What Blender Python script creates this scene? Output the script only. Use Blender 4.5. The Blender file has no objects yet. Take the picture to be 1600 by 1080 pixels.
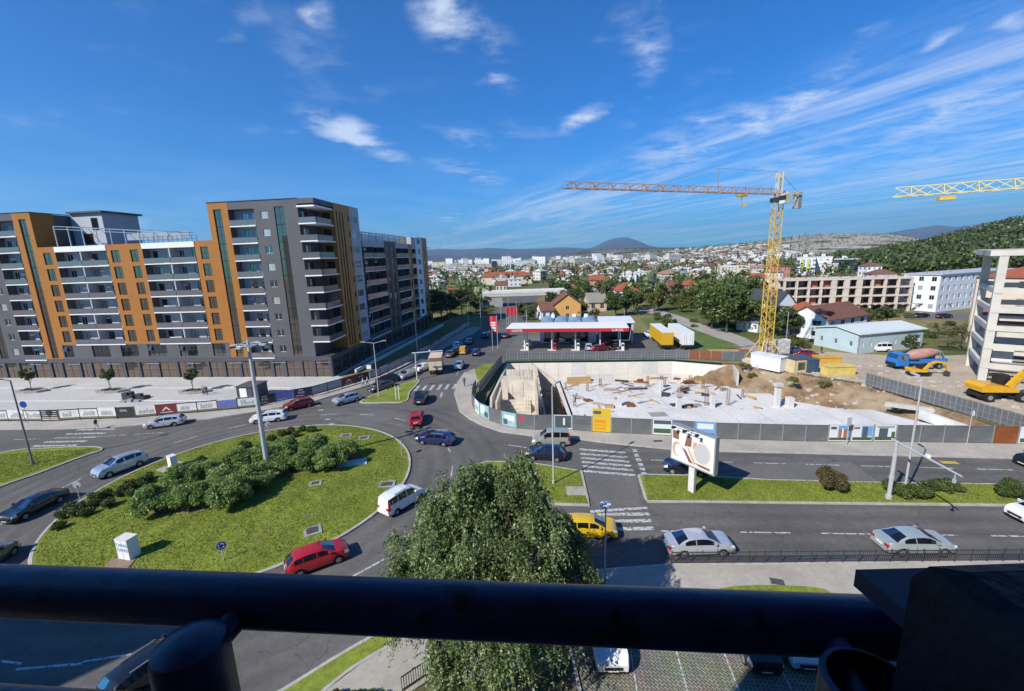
import bpy, math, random
import numpy as np
from mathutils import Vector, Matrix
from mathutils.geometry import tessellate_polygon
R_ = math.radians
SC = bpy.context.scene
COL = SC.collection
rng = np.random.default_rng(7)
random.seed(7)

# ------------------------------------------------------------------ camera
F, H = 680.0, 21.5                      # focal length in photo pixels, eye height
_d = Vector((115.0, 3360.0, F)).normalized()
_fw = Vector((0, 0, 1)); _fh = (_fw - _d * _fw.dot(_d)).normalized()
_rt = _d.cross(_fh)
if _rt.x < 0: _rt = -_rt
CR = Matrix((_rt, _fh, -_d))            # rows: world axes seen from the camera
CAM = Vector((0, 0, H))
def ray(x, y): return CR @ Vector((x - 800.0, y - 540.0, F))
def G(x, y, z=0.0):                     # ground point seen at a photo pixel
    r = ray(x, y); t = (z - H) / r.z
    p = CAM + r * t; return Vector((p.x, p.y, z))
def at(x, y, D):                        # point at horizontal distance D along a direction
    r = ray(x, y); k = D / math.hypot(r.x, r.y); return CAM + r * k
cam = bpy.data.cameras.new('camera'); cam.sensor_fit = 'HORIZONTAL'
cam.sensor_width = 36; cam.lens = 36 * F / 1600; cam.clip_start = 0.05; cam.clip_end = 90000
co = bpy.data.objects.new('camera', cam); COL.objects.link(co)
cx = CR @ Vector((1, 0, 0)); cy = CR @ Vector((0, -1, 0)); cz = CR @ Vector((0, 0, -1))
co.matrix_world = Matrix(((cx.x, cy.x, cz.x, 0), (cx.y, cy.y, cz.y, 0), (cx.z, cy.z, cz.z, H), (0, 0, 0, 1)))
SC.camera = co
SC.render.engine = 'CYCLES'
SC.render.resolution_x, SC.render.resolution_y = 1024, 691
SC.view_settings.view_transform = 'Standard'; SC.view_settings.look = 'None'
SC.view_settings.gamma = 1; SC.view_settings.exposure = 0.42
SC.view_settings.use_curve_mapping = False

# ------------------------------------------------------------------ sun and sky
SAZ, SEL = R_(40.5), R_(39)             # shadows run towards SAZ
dirl = Vector((math.cos(SAZ) * math.cos(SEL), math.sin(SAZ) * math.cos(SEL), -math.sin(SEL)))
sl = bpy.data.lights.new('sun', 'SUN'); sl.energy = 4.6; sl.angle = R_(0.53); sl.color = (1, 0.95, 0.87)
so = bpy.data.objects.new('sun', sl); COL.objects.link(so)
so.rotation_euler = dirl.to_track_quat('-Z', 'Y').to_euler(); so.location = (-60, -60, 80)
W = bpy.data.worlds.new('World'); SC.world = W; W.use_nodes = True
wn, wl = W.node_tree.nodes, W.node_tree.links
wn.clear()
def wnode(t, **k):
    n = wn.new(t)
    for a, b in k.items(): setattr(n, a, b)
    return n
def wm(op, a, b=None, c=None, clamp=False):
    n = wnode('ShaderNodeMath', operation=op, use_clamp=clamp)
    for i, v in enumerate((a, b, c)):
        if v is None: continue
        if isinstance(v, (int, float)): n.inputs[i].default_value = v
        else: wl.new(v, n.inputs[i])
    return n.outputs[0]
sky = wnode('ShaderNodeTexSky', sky_type='NISHITA'); sky.sun_disc = False
sky.sun_elevation = SEL
sd = -dirl
sky.sun_rotation = math.atan2(sd.x, sd.y)
sky.altitude = 50; sky.air_density = 1.0; sky.dust_density = 0.3; sky.ozone_density = 3.5
tc = wnode('ShaderNodeTexCoord')
sep = wnode('ShaderNodeSeparateXYZ'); wl.new(tc.outputs['Generated'], sep.inputs[0])
zc = wm('MAXIMUM', sep.outputs[2], 0.012)
zz = wm('ADD', zc, 0.03)
PX = wm('DIVIDE', sep.outputs[0], zz); PY = wm('DIVIDE', sep.outputs[1], zz)
def ss(v, lo, hi):
    n = wnode('ShaderNodeMapRange', interpolation_type='SMOOTHSTEP'); wl.new(v, n.inputs[0])
    n.inputs[1].default_value = lo; n.inputs[2].default_value = hi
    return n.outputs[0]
def wnoise(x, y, sx, sy, scale, detail, rough=0.6, dist=0.0, off=0.0):
    cb = wnode('ShaderNodeCombineXYZ')
    wl.new(wm('MULTIPLY', x, sx), cb.inputs[0]); wl.new(wm('MULTIPLY', y, sy), cb.inputs[1]); cb.inputs[2].default_value = off
    n = wnode('ShaderNodeTexNoise'); wl.new(cb.outputs[0], n.inputs['Vector'])
    n.inputs['Scale'].default_value = scale; n.inputs['Detail'].default_value = detail
    n.inputs['Roughness'].default_value = rough; n.inputs['Distortion'].default_value = dist
    return n.outputs['Fac']
def skyp(x, y):
    r = ray(x, y).normalized(); z = max(r.z, 0.012) + 0.03; return r.x / z, r.y / z
# high cirrus bands run parallel, as seen in the photograph
CA = math.atan2(1.0, -0.42)
ca, sa = math.cos(CA), math.sin(CA)
TT = wm('ADD', wm('MULTIPLY', PX, ca), wm('MULTIPLY', PY, sa))          # along the bands
SS = wm('SUBTRACT', wm('MULTIPLY', PX, sa), wm('MULTIPLY', PY, ca))     # across them
def st(x, y):
    p = skyp(x, y); return p[0] * ca + p[1] * sa, p[0] * sa - p[1] * ca
n1 = wnoise(TT, SS, 0.22, 0.9, 1.0, 5, 0.62, 0.35)
n2 = wnoise(TT, SS, 0.5, 3.2, 1.7, 4, 0.65, 0.2, 3.0)
band = ss(SS, 2.1, 3.3)
cir = wm('MULTIPLY', ss(wm('ADD', wm('MULTIPLY', n1, 0.62), wm('MULTIPLY', n2, 0.38)), 0.40, 0.66), band)
n3 = wnoise(PX, PY, 1.0, 1.0, 3.6, 6, 0.64, 0.15, 9.0)
n3b = wnoise(PX, PY, 1.0, 1.0, 1.3, 3, 0.6, 0.0, 1.7)
dens = wm('MULTIPLY', cir, 0.62)
PV = wnode('ShaderNodeCombineXYZ'); wl.new(PX, PV.inputs[0]); wl.new(PY, PV.inputs[1])
dn = wnode('ShaderNodeTexNoise'); wl.new(PV.outputs[0], dn.inputs['Vector']); dn.inputs['Scale'].default_value = 2.6; dn.inputs['Detail'].default_value = 2
dsb = wnode('ShaderNodeVectorMath', operation='MULTIPLY_ADD'); wl.new(dn.outputs['Color'], dsb.inputs[0]); dsb.inputs[1].default_value = (.34, .34, 0); wl.new(PV.outputs[0], dsb.inputs[2])
dso = wnode('ShaderNodeVectorMath', operation='SUBTRACT'); wl.new(dsb.outputs[0], dso.inputs[0]); dso.inputs[1].default_value = (.17, .17, 0)
FALL = None
def blob(x, y, rx, ry, ang, k):
    """a separate cloud: its place in the cloud layer from the photograph, later frayed by noise"""
    global FALL
    a = skyp(x, y); b = skyp(x + rx * math.cos(ang), y + rx * math.sin(ang)); c = skyp(x - ry * math.sin(ang), y + ry * math.cos(ang))
    J = np.array(((b[0] - a[0], c[0] - a[0]), (b[1] - a[1], c[1] - a[1]))); Uo, Sv, _ = np.linalg.svd(J)
    mp = wnode('ShaderNodeMapping', vector_type='TEXTURE'); wl.new(dso.outputs[0], mp.inputs[0])
    mp.inputs['Location'].default_value = (a[0], a[1], 0); mp.inputs['Rotation'].default_value = (0, 0, math.atan2(Uo[1, 0], Uo[0, 0])); mp.inputs['Scale'].default_value = (Sv[0] * 1.35, Sv[1] * 1.35, 1)
    g = wnode('ShaderNodeTexGradient', gradient_type='SPHERICAL'); wl.new(mp.outputs[0], g.inputs[0])
    v = wm('MULTIPLY', g.outputs[1], k * 1.45)
    FALL = v if FALL is None else wm('MAXIMUM', FALL, v)
for b in ((700, 22, 62, 48, 1.0, .85), (755, 75, 48, 30, .6, .5), (780, 118, 42, 22, .4, .5), (1005, 75, 40, 52, -.2, .55),
          (550, 213, 62, 20, .42, .95), (492, 30, 24, 16, .5, .7), (600, 240, 40, 12, .3, .5), (378, 30, 40, 24, -.6, .3), (480, 75, 70, 34, .5, .22),
          (905, 188, 36, 15, -.35, .8), (740, 272, 55, 14, .25, .5), (730, 215, 50, 14, .4, .3), (838, 340, 22, 9, 0, .7), (215, 352, 26, 9, 0, .7), (700, 341, 26, 8, 0, .5),
          (1250, 165, 120, 26, -.62, .8), (1185, 192, 50, 24, .1, .75), (1345, 70, 60, 13, -.5, .5), (1480, 62, 60, 12, -.45, .55), (1585, 38, 40, 12, -.4, .6), (1090, 190, 30, 12, 0, .6),
          (1480, 175, 260, 34, -.42, .7), (1250, 265, 260, 34, -.25, .5), (1060, 240, 120, 32, -.3, .55), (1450, 255, 260, 32, -.28, .5)):
    blob(*b)
FALL = wm('MINIMUM', FALL, 1.0)
nzc = ss(wm('ADD', n3, wm('MULTIPLY', FALL, 0.16)), 0.42, 0.76)
dens = wm('MAXIMUM', dens, wm('MULTIPLY', nzc, wm('MULTIPLY', FALL, 0.72)))
# thin veil near the horizon and a few faint wisps everywhere else
veil = wm('MULTIPLY', ss(sep.outputs[2], 0.30, 0.02), wm('MULTIPLY', ss(n3b, 0.3, 0.75), 0.13))
wisp = wm('MULTIPLY', ss(wm('ADD', wm('MULTIPLY', n3b, .6), wm('MULTIPLY', n3, .4)), 0.56, 0.75), 0.14)
dens = wm('MAXIMUM', dens, wm('MAXIMUM', veil, wisp))
above = ss(sep.outputs[2], 0.0, 0.03)
dens = wm('MULTIPLY', dens, above, clamp=True)
hs = wnode('ShaderNodeHueSaturation'); wl.new(sky.outputs[0], hs.inputs['Color'])
hs.inputs['Saturation'].default_value = 1.12
tint = wnode('ShaderNodeVectorMath', operation='MULTIPLY'); wl.new(hs.outputs[0], tint.inputs[0]); tint.inputs[1].default_value = (0.085, 0.555, 0.98)
mixc = wnode('ShaderNodeMix', data_type='RGBA'); wl.new(dens, mixc.inputs['Factor'])
wl.new(tint.outputs[0], mixc.inputs['A']); mixc.inputs['B'].default_value = (5.8, 6.4, 7.4, 1)
bg = wnode('ShaderNodeBackground'); bg.inputs['Strength'].default_value = 0.115
wl.new(mixc.outputs['Result'], bg.inputs['Color'])
wo = wnode('ShaderNodeOutputWorld'); wl.new(bg.outputs[0], wo.inputs['Surface'])

# ------------------------------------------------------------------ materials
MATS = {}
def pm(name, col, rough=0.75, spec=0.35, metal=0.0, ns=None, na=0.2, ns2=None, na2=0.15, bump=0.0, bs=30.0, coat=0.0, jit=0.0, alpha=None, warm=None):
    """procedural Principled material: base colour broken up by two octaves of noise, fine relief, per-object jitter"""
    if name in MATS: return MATS[name]
    m = bpy.data.materials.new(name); m.use_nodes = True; MATS[name] = m
    nt = m.node_tree; N, L = nt.nodes, nt.links; b = N['Principled BSDF']
    b.inputs['Base Color'].default_value = (*col, 1); b.inputs['Roughness'].default_value = rough
    b.inputs['Specular IOR Level'].default_value = spec; b.inputs['Metallic'].default_value = metal
    if coat: b.inputs['Coat Weight'].default_value = coat; b.inputs['Coat Roughness'].default_value = 0.04
    if alpha is not None: b.inputs['Alpha'].default_value = alpha
    t = N.new('ShaderNodeTexCoord')
    cur = None
    for s, a in ((ns, na), (ns2, na2)):
        if not s: continue
        n = N.new('ShaderNodeTexNoise'); n.inputs['Scale'].default_value = s; n.inputs['Detail'].default_value = 6; n.inputs['Roughness'].default_value = 0.62
        L.new(t.outputs['Object'], n.inputs['Vector'])
        r = N.new('ShaderNodeMapRange'); L.new(n.outputs['Fac'], r.inputs[0])
        r.inputs[1].default_value = 0.25; r.inputs[2].default_value = 0.75; r.inputs[3].default_value = 1 - a; r.inputs[4].default_value = 1 + a
        if cur is None: cur = r.outputs[0]
        else:
            q = N.new('ShaderNodeMath'); q.operation = 'MULTIPLY'; L.new(cur, q.inputs[0]); L.new(r.outputs[0], q.inputs[1]); cur = q.outputs[0]
    if jit:
        oi = N.new('ShaderNodeObjectInfo'); r = N.new('ShaderNodeMapRange'); L.new(oi.outputs['Random'], r.inputs[0])
        r.inputs[3].default_value = 1 - jit; r.inputs[4].default_value = 1 + jit
        if cur is None: cur = r.outputs[0]
        else:
            q = N.new('ShaderNodeMath'); q.operation = 'MULTIPLY'; L.new(cur, q.inputs[0]); L.new(r.outputs[0], q.inputs[1]); cur = q.outputs[0]
    if cur is not None:
        v = N.new('ShaderNodeVectorMath'); v.operation = 'SCALE'; v.inputs[0].default_value = col; L.new(cur, v.inputs['Scale'])
        src = v.outputs[0]
        if warm is not None:
            n = N.new('ShaderNodeTexNoise'); n.inputs['Scale'].default_value = warm[1]; n.inputs['Detail'].default_value = 5
            L.new(t.outputs['Object'], n.inputs['Vector'])
            r = N.new('ShaderNodeMapRange'); L.new(n.outputs['Fac'], r.inputs[0]); r.inputs[1].default_value = warm[2]; r.inputs[2].default_value = warm[3]
            mx = N.new('ShaderNodeMix'); mx.data_type = 'RGBA'; L.new(r.outputs[0], mx.inputs['Factor']); L.new(src, mx.inputs['A']); mx.inputs['B'].default_value = (*warm[0], 1)
            src = mx.outputs['Result']
        L.new(src, b.inputs['Base Color'])
    if bump:
        n = N.new('ShaderNodeTexNoise'); n.inputs['Scale'].default_value = bs; n.inputs['Detail'].default_value = 4; L.new(t.outputs['Object'], n.inputs['Vector'])
        q = N.new('ShaderNodeBump'); q.inputs['Strength'].default_value = bump; q.inputs['Distance'].default_value = 0.05; L.new(n.outputs['Fac'], q.inputs['Height']); L.new(q.outputs[0], b.inputs['Normal'])
    return m
def glassm(name, col, refl=0.25, rough=0.03, top=0.9, gl=(.86, .93, .95)):
    if name in MATS: return MATS[name]
    m = bpy.data.materials.new(name); m.use_nodes = True; MATS[name] = m
    N, L = m.node_tree.nodes, m.node_tree.links; N.clear()
    o = N.new('ShaderNodeOutputMaterial'); d = N.new('ShaderNodeBsdfDiffuse'); g = N.new('ShaderNodeBsdfGlossy'); x = N.new('ShaderNodeMixShader')
    d.inputs[0].default_value = (*col, 1); g.inputs[0].default_value = (*gl, 1); g.inputs['Roughness'].default_value = rough
    fr = N.new('ShaderNodeLayerWeight'); fr.inputs[0].default_value = 0.35
    r = N.new('ShaderNodeMapRange'); L.new(fr.outputs['Fresnel'], r.inputs[0]); r.inputs[3].default_value = refl; r.inputs[4].default_value = top
    L.new(r.outputs[0], x.inputs[0]); L.new(d.outputs[0], x.inputs[1]); L.new(g.outputs[0], x.inputs[2]); L.new(x.outputs[0], o.inputs[0])
    return m
def leafm(name, c0, c1, trans=0.3, nscale=1.1):
    if name in MATS: return MATS[name]
    m = bpy.data.materials.new(name); m.use_nodes = True; MATS[name] = m
    N, L = m.node_tree.nodes, m.node_tree.links; N.clear()
    o = N.new('ShaderNodeOutputMaterial'); d = N.new('ShaderNodeBsdfDiffuse'); t = N.new('ShaderNodeBsdfTranslucent'); x = N.new('ShaderNodeMixShader'); x.inputs[0].default_value = trans
    g = N.new('ShaderNodeNewGeometry'); oi = N.new('ShaderNodeObjectInfo')
    ad = N.new('ShaderNodeMath'); ad.operation = 'MULTIPLY_ADD'; L.new(oi.outputs['Random'], ad.inputs[0]); ad.inputs[1].default_value = 0.3; 
    tn = N.new('ShaderNodeTexCoord'); nn_ = N.new('ShaderNodeTexNoise'); nn_.inputs['Scale'].default_value = nscale; nn_.inputs['Detail'].default_value = 2; L.new(tn.outputs['Object'], nn_.inputs['Vector'])
    mr = N.new('ShaderNodeMapRange'); L.new(nn_.outputs['Fac'], mr.inputs[0]); mr.inputs[1].default_value = .32; mr.inputs[2].default_value = .68; mr.inputs[3].default_value = -.3; mr.inputs[4].default_value = .35
    a2 = N.new('ShaderNodeMath'); a2.operation = 'MULTIPLY_ADD'; L.new(g.outputs['Random Per Island'], a2.inputs[0]); a2.inputs[1].default_value = .75; L.new(mr.outputs[0], a2.inputs[2]); L.new(a2.outputs[0], ad.inputs[2]); ad.use_clamp = True
    mx = N.new('ShaderNodeMix'); mx.data_type = 'RGBA'; L.new(ad.outputs[0], mx.inputs['Factor']); mx.inputs['A'].default_value = (*c0, 1); mx.inputs['B'].default_value = (*c1, 1)
    gl = N.new('ShaderNodeBsdfGlossy'); gl.inputs['Roughness'].default_value = 0.45; gl.inputs[0].default_value = (.6, .6, .6, 1)
    y = N.new('ShaderNodeMixShader'); y.inputs[0].default_value = 0.05
    L.new(mx.outputs['Result'], d.inputs[0]); L.new(mx.outputs['Result'], t.inputs[0]); L.new(d.outputs[0], x.inputs[1]); L.new(t.outputs[0], x.inputs[2])
    L.new(x.outputs[0], y.inputs[1]); L.new(gl.outputs[0], y.inputs[2]); L.new(y.outputs[0], o.inputs[0])
    return m
def gridm(name, wall, win, w=3.0, h=3.0, frac=0.5):
    """far facade: rows of windows too small to tell apart"""
    if name in MATS: return MATS[name]
    m = bpy.data.materials.new(name); m.use_nodes = True; MATS[name] = m
    N, L = m.node_tree.nodes, m.node_tree.links; b = N['Principled BSDF']; b.inputs['Roughness'].default_value = .7
    t = N.new('ShaderNodeTexCoord'); s = N.new('ShaderNodeSeparateXYZ'); L.new(t.outputs['Object'], s.inputs[0])
    a = N.new('ShaderNodeMath'); a.operation = 'ADD'; L.new(s.outputs[0], a.inputs[0]); L.new(s.outputs[1], a.inputs[1])
    c = N.new('ShaderNodeCombineXYZ'); L.new(a.outputs[0], c.inputs[0]); L.new(s.outputs[2], c.inputs[1])
    k = N.new('ShaderNodeTexBrick'); L.new(c.outputs[0], k.inputs['Vector']); k.offset = 0; k.inputs['Scale'].default_value = 1
    k.inputs['Color1'].default_value = (*win, 1); k.inputs['Color2'].default_value = (*[v * 1.6 for v in win], 1); k.inputs['Mortar'].default_value = (*wall, 1)
    k.inputs['Brick Width'].default_value = w; k.inputs['Row Height'].default_value = h; k.inputs['Mortar Size'].default_value = h * (1 - frac) * .5; k.inputs['Mortar Smooth'].default_value = 0
    L.new(k.outputs['Color'], b.inputs['Base Color'])
    return m

# ------------------------------------------------------------------ mesh helpers
class MB:
    def __init__(s): s.v = []; s.f = []; s.m = []
    def add(s, vs, fs, mi=0):
        k = len(s.v); s.v.extend(tuple(v) for v in vs)
        for f in fs: s.f.append(tuple(i + k for i in f)); s.m.append(mi)
        return s
    def box(s, x0, x1, y0, y1, z0, z1, mi=0):
        return s.add([(x0, y0, z0), (x1, y0, z0), (x1, y1, z0), (x0, y1, z0), (x0, y0, z1), (x1, y0, z1), (x1, y1, z1), (x0, y1, z1)],
                     [(0, 3, 2, 1), (4, 5, 6, 7), (0, 1, 5, 4), (1, 2, 6, 5), (2, 3, 7, 6), (3, 0, 4, 7)], mi)
    def quad(s, a, b, c, d, mi=0): return s.add([a, b, c, d], [(0, 1, 2, 3)], mi)
    def bar(s, p, q, w, h=None, mi=0):
        p, q = Vector(p), Vector(q); h = h or w; d = (q - p).normalized()
        u = Vector((0, 0, 1)) if abs(d.z) < 0.95 else Vector((0, 1, 0))
        a = d.cross(u).normalized(); b = a.cross(d).normalized()
        vs = [e + a * (i * w / 2) + b * (j * h / 2) for e in (p, q) for i, j in ((-1, -1), (1, -1), (1, 1), (-1, 1))]
        return s.add(vs, [(0, 1, 2, 3), (7, 6, 5, 4), (0, 4, 5, 1), (1, 5, 6, 2), (2, 6, 7, 3), (3, 7, 4, 0)], mi)
    def cyl(s, p, q, r0, r1=None, n=10, mi=0, caps=True):
        p, q = Vector(p), Vector(q); r1 = r0 if r1 is None else r1; d = (q - p).normalized()
        u = Vector((0, 0, 1)) if abs(d.z) < 0.95 else Vector((0, 1, 0))
        a = d.cross(u).normalized(); b = a.cross(d).normalized()
        vs = []
        for e, r in ((p, r0), (q, r1)):
            for i in range(n):
                t = 2 * math.pi * i / n; vs.append(e + a * (r * math.cos(t)) + b * (r * math.sin(t)))
        fs = [(i, (i + 1) % n, n + (i + 1) % n, n + i) for i in range(n)]
        if caps: fs += [tuple(range(n))[::-1], tuple(range(n, 2 * n))]
        return s.add(vs, fs, mi)
    def prism(s, poly, z0, z1, mi=0):
        n = len(poly); vs = [(p[0], p[1], z0) for p in poly] + [(p[0], p[1], z1) for p in poly]
        tr = tessellate_polygon([[Vector((p[0], p[1], 0)) for p in poly]])
        fs = [tuple(i + n for i in t) for t in tr] + [tuple(t[::-1]) for t in tr] + [(i, (i + 1) % n, n + (i + 1) % n, n + i) for i in range(n)]
        return s.add(vs, fs, mi)
    def sheet(s, poly, z, holes=(), mi=0):
        loops = [[Vector((p[0], p[1], 0)) for p in poly]] + [[Vector((p[0], p[1], 0)) for p in h] for h in holes]
        vs = [(p.x, p.y, z) for l in loops for p in l]
        return s.add(vs, [tuple(t) for t in tessellate_polygon(loops)], mi)
    def rings(s, ring_list, mi=0, cap0=True, cap1=True):
        n = len(ring_list[0]); vs = [v for r in ring_list for v in r]; fs = []
        for k in range(len(ring_list) - 1):
            for i in range(n): fs.append((k * n + i, k * n + (i + 1) % n, (k + 1) * n + (i + 1) % n, (k + 1) * n + i))
        if cap0: fs.append(tuple(range(n))[::-1])
        if cap1: fs.append(tuple(range((len(ring_list) - 1) * n, len(ring_list) * n)))
        return s.add(vs, fs, mi)
    def tube(s, pts, rad, n=6, mi=0):
        pts = [Vector(p) for p in pts]; rads = rad if isinstance(rad, (list, tuple)) else [rad] * len(pts); rl = []
        for i, p in enumerate(pts):
            d = (pts[min(i + 1, len(pts) - 1)] - pts[max(i - 1, 0)]).normalized()
            u = Vector((0, 0, 1)) if abs(d.z) < 0.95 else Vector((0, 1, 0)); a = d.cross(u).normalized(); b = a.cross(d)
            rl.append([p + a * (rads[i] * math.cos(2 * math.pi * k / n)) + b * (rads[i] * math.sin(2 * math.pi * k / n)) for k in range(n)])
        return s.rings(rl, mi)
    def mesh(s, name, mats, smooth=False, ang=None):
        me = bpy.data.meshes.new(name); me.from_pydata(s.v, [], s.f)
        mats = mats if isinstance(mats, (list, tuple)) else [mats]
        for m in mats: me.materials.append(m)
        if len(mats) > 1: me.polygons.foreach_set('material_index', s.m)
        if smooth:
            me.polygons.foreach_set('use_smooth', [True] * len(me.polygons))
            if ang: me.set_sharp_from_angle(angle=R_(ang))
        me.update(); return me
    def done(s, name, mats, parent=None, smooth=False, ang=None, **k):
        return put(name, s.mesh(name, mats, smooth, ang), parent, **k)
def put(name, me, parent=None, loc=None, rz=None, scale=None, label=None, cat=None, group=None, kind=None, mat=None, rot=None):
    o = bpy.data.objects.new(name, me); COL.objects.link(o)
    if parent is not None: o.parent = parent
    if loc is not None: o.location = loc
    if rz is not None: o.rotation_euler = (0, 0, rz)
    if rot is not None: o.rotation_euler = rot
    if scale is not None: o.scale = (scale,) * 3 if isinstance(scale, (int, float)) else scale
    if label: o['label'] = label
    if cat: o['category'] = cat
    if group: o['group'] = group
    if kind: o['kind'] = kind
    if mat is not None:
        o.material_slots[0].link = 'OBJECT'; o.material_slots[0].material = mat
    return o
def T(name, label, cat, loc=(0, 0, 0), rz=0.0, group=None, scale=None):
    return put(name, None, None, loc, rz, scale, label, cat, group)
def dup(root, loc, rz=0.0, label=None, scale=None, group=None):
    r = root.copy(); COL.objects.link(r); r.location = loc; r.rotation_euler = (0, 0, rz)
    if scale is not None: r.scale = (scale,) * 3 if isinstance(scale, (int, float)) else scale
    if label: r['label'] = label
    if group: r['group'] = group
    for ch in KIDS(root):
        c = ch.copy(); COL.objects.link(c); c.parent = r
        for g in KIDS(ch):
            d = g.copy(); COL.objects.link(d); d.parent = c
    return r
def KIDS(o):
    if 'kids' not in CACHE: CACHE['kids'] = {}
    k = CACHE['kids']
    if o.name not in k: k[o.name] = [c for c in o.children]
    return k[o.name]
CACHE = {}
FONTS = {}
def text_mesh(s, size, mat, depth=0.01):
    c = bpy.data.curves.new('lettering', 'FONT'); c.body = s; c.size = size; c.extrude = depth; c.align_x = 'CENTER'; c.align_y = 'CENTER'
    o = bpy.data.objects.new('lettering', c); COL.objects.link(o)
    dg = bpy.context.evaluated_depsgraph_get(); me = bpy.data.meshes.new_from_object(o.evaluated_get(dg))
    bpy.data.objects.remove(o); me.materials.clear(); me.materials.append(mat); return me
def bez(pts, n=8, closed=True):
    """smooth a closed polyline (Catmull-Rom)"""
    out = []; L = len(pts)
    for i in range(L if closed else L - 1):
        p0, p1, p2, p3 = [Vector(pts[(i + k) % L][:2]) if closed else Vector(pts[min(max(i + k, 0), L - 1)][:2]) for k in (-1, 0, 1, 2)]
        for j in range(n):
            t = j / n
            out.append(0.5 * ((2 * p1) + (p2 - p0) * t + (2 * p0 - 5 * p1 + 4 * p2 - p3) * t * t + (3 * p1 - p0 - 3 * p2 + p3) * t ** 3))
    if not closed: out.append(Vector(pts[-1][:2]))
    return out
# ------------------------------------------------------------------ shared materials
asphalt = pm('asphalt', (0.112, 0.106, 0.099), 0.85, 0.25, ns=0.12, na=0.24, ns2=2.2, na2=0.18, bump=0.25, bs=25)
asphalt2 = pm('asphalt_old', (0.135, 0.128, 0.122), 0.88, 0.25, ns=0.2, na=0.2, ns2=3.0, na2=0.15, bump=0.25, bs=25)
paving = pm('paving', (0.36, 0.33, 0.28), 0.85, ns=0.25, na=0.2, ns2=3.0, na2=0.12, bump=0.15)
plaza_m = pm('plaza_paving', (0.44, 0.43, 0.41), 0.8, ns=0.12, na=0.14, ns2=1.6, na2=0.1, bump=0.1)
kerb_m = pm('kerb_stone', (0.38, 0.36, 0.33), 0.85, ns=1.2, na=0.25, ns2=9, na2=0.12)
white_paint = pm('road_paint', (0.44, 0.44, 0.43), 0.7, ns=.7, na=0.35, ns2=7, na2=0.3, warm=((.10, .10, .10), 4.0, .50, .62))
yellow_paint = pm('yellow_road_paint', (0.50, 0.34, 0.05), 0.7, ns=3, na=0.3)
conc = pm('concrete', (0.50, 0.47, 0.42), 0.85, ns=0.5, na=0.16, ns2=4, na2=0.12, bump=0.1)
conc_l = pm('pale_concrete', (0.60, 0.59, 0.57), 0.85, ns=0.3, na=0.13, ns2=3, na2=0.12, bump=0.08)
conc_d = pm('grey_concrete', (0.30, 0.29, 0.27), 0.85, ns=0.5, na=0.2, ns2=4, na2=0.15, bump=0.1)
steel = pm('galvanised_steel', (0.42, 0.44, 0.46), 0.42, 0.5, 0.55, ns=2, na=0.12)
steel_d = pm('dark_steel', (0.045, 0.047, 0.055), 0.5, 0.4, ns=5, na=0.2)
rust = pm('rusty_steel', (0.19, 0.075, 0.035), 0.8, ns=4, na=0.35)
white_m = pm('white_paint', (0.74, 0.74, 0.73), 0.55, ns=2, na=0.06)
black_m = pm('black_plastic', (0.012, 0.012, 0.014), 0.5)
grass_m = pm('grass', (0.175, 0.212, 0.032), 0.9, 0.15, ns=0.28, na=0.32, ns2=3, na2=0.4, bump=0.5, bs=14, warm=((0.26, 0.23, 0.08), 0.3, 0.58, 0.80))
dry_m = pm('dry_grass', (0.20, 0.175, 0.075), 0.9, 0.15, ns=0.05, na=0.35, ns2=0.6, na2=0.35, bump=0.3, bs=3, warm=((0.075, 0.098, 0.026), 0.02, 0.42, 0.6))
dirt_m = pm('soil', (0.22, 0.145, 0.085), 0.95, 0.1, ns=0.35, na=0.5, ns2=2.5, na2=0.4, bump=0.9, bs=2.5, warm=((0.35, 0.29, 0.20), 0.22, 0.5, 0.68))
gravel_m = pm('gravel', (0.40, 0.335, 0.255), 0.95, 0.1, ns=0.12, na=0.25, ns2=1.6, na2=0.25, bump=0.5, bs=5)
bark_m = pm('bark', (0.10, 0.08, 0.06), 0.9, ns=6, na=0.3, bump=0.5)
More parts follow.
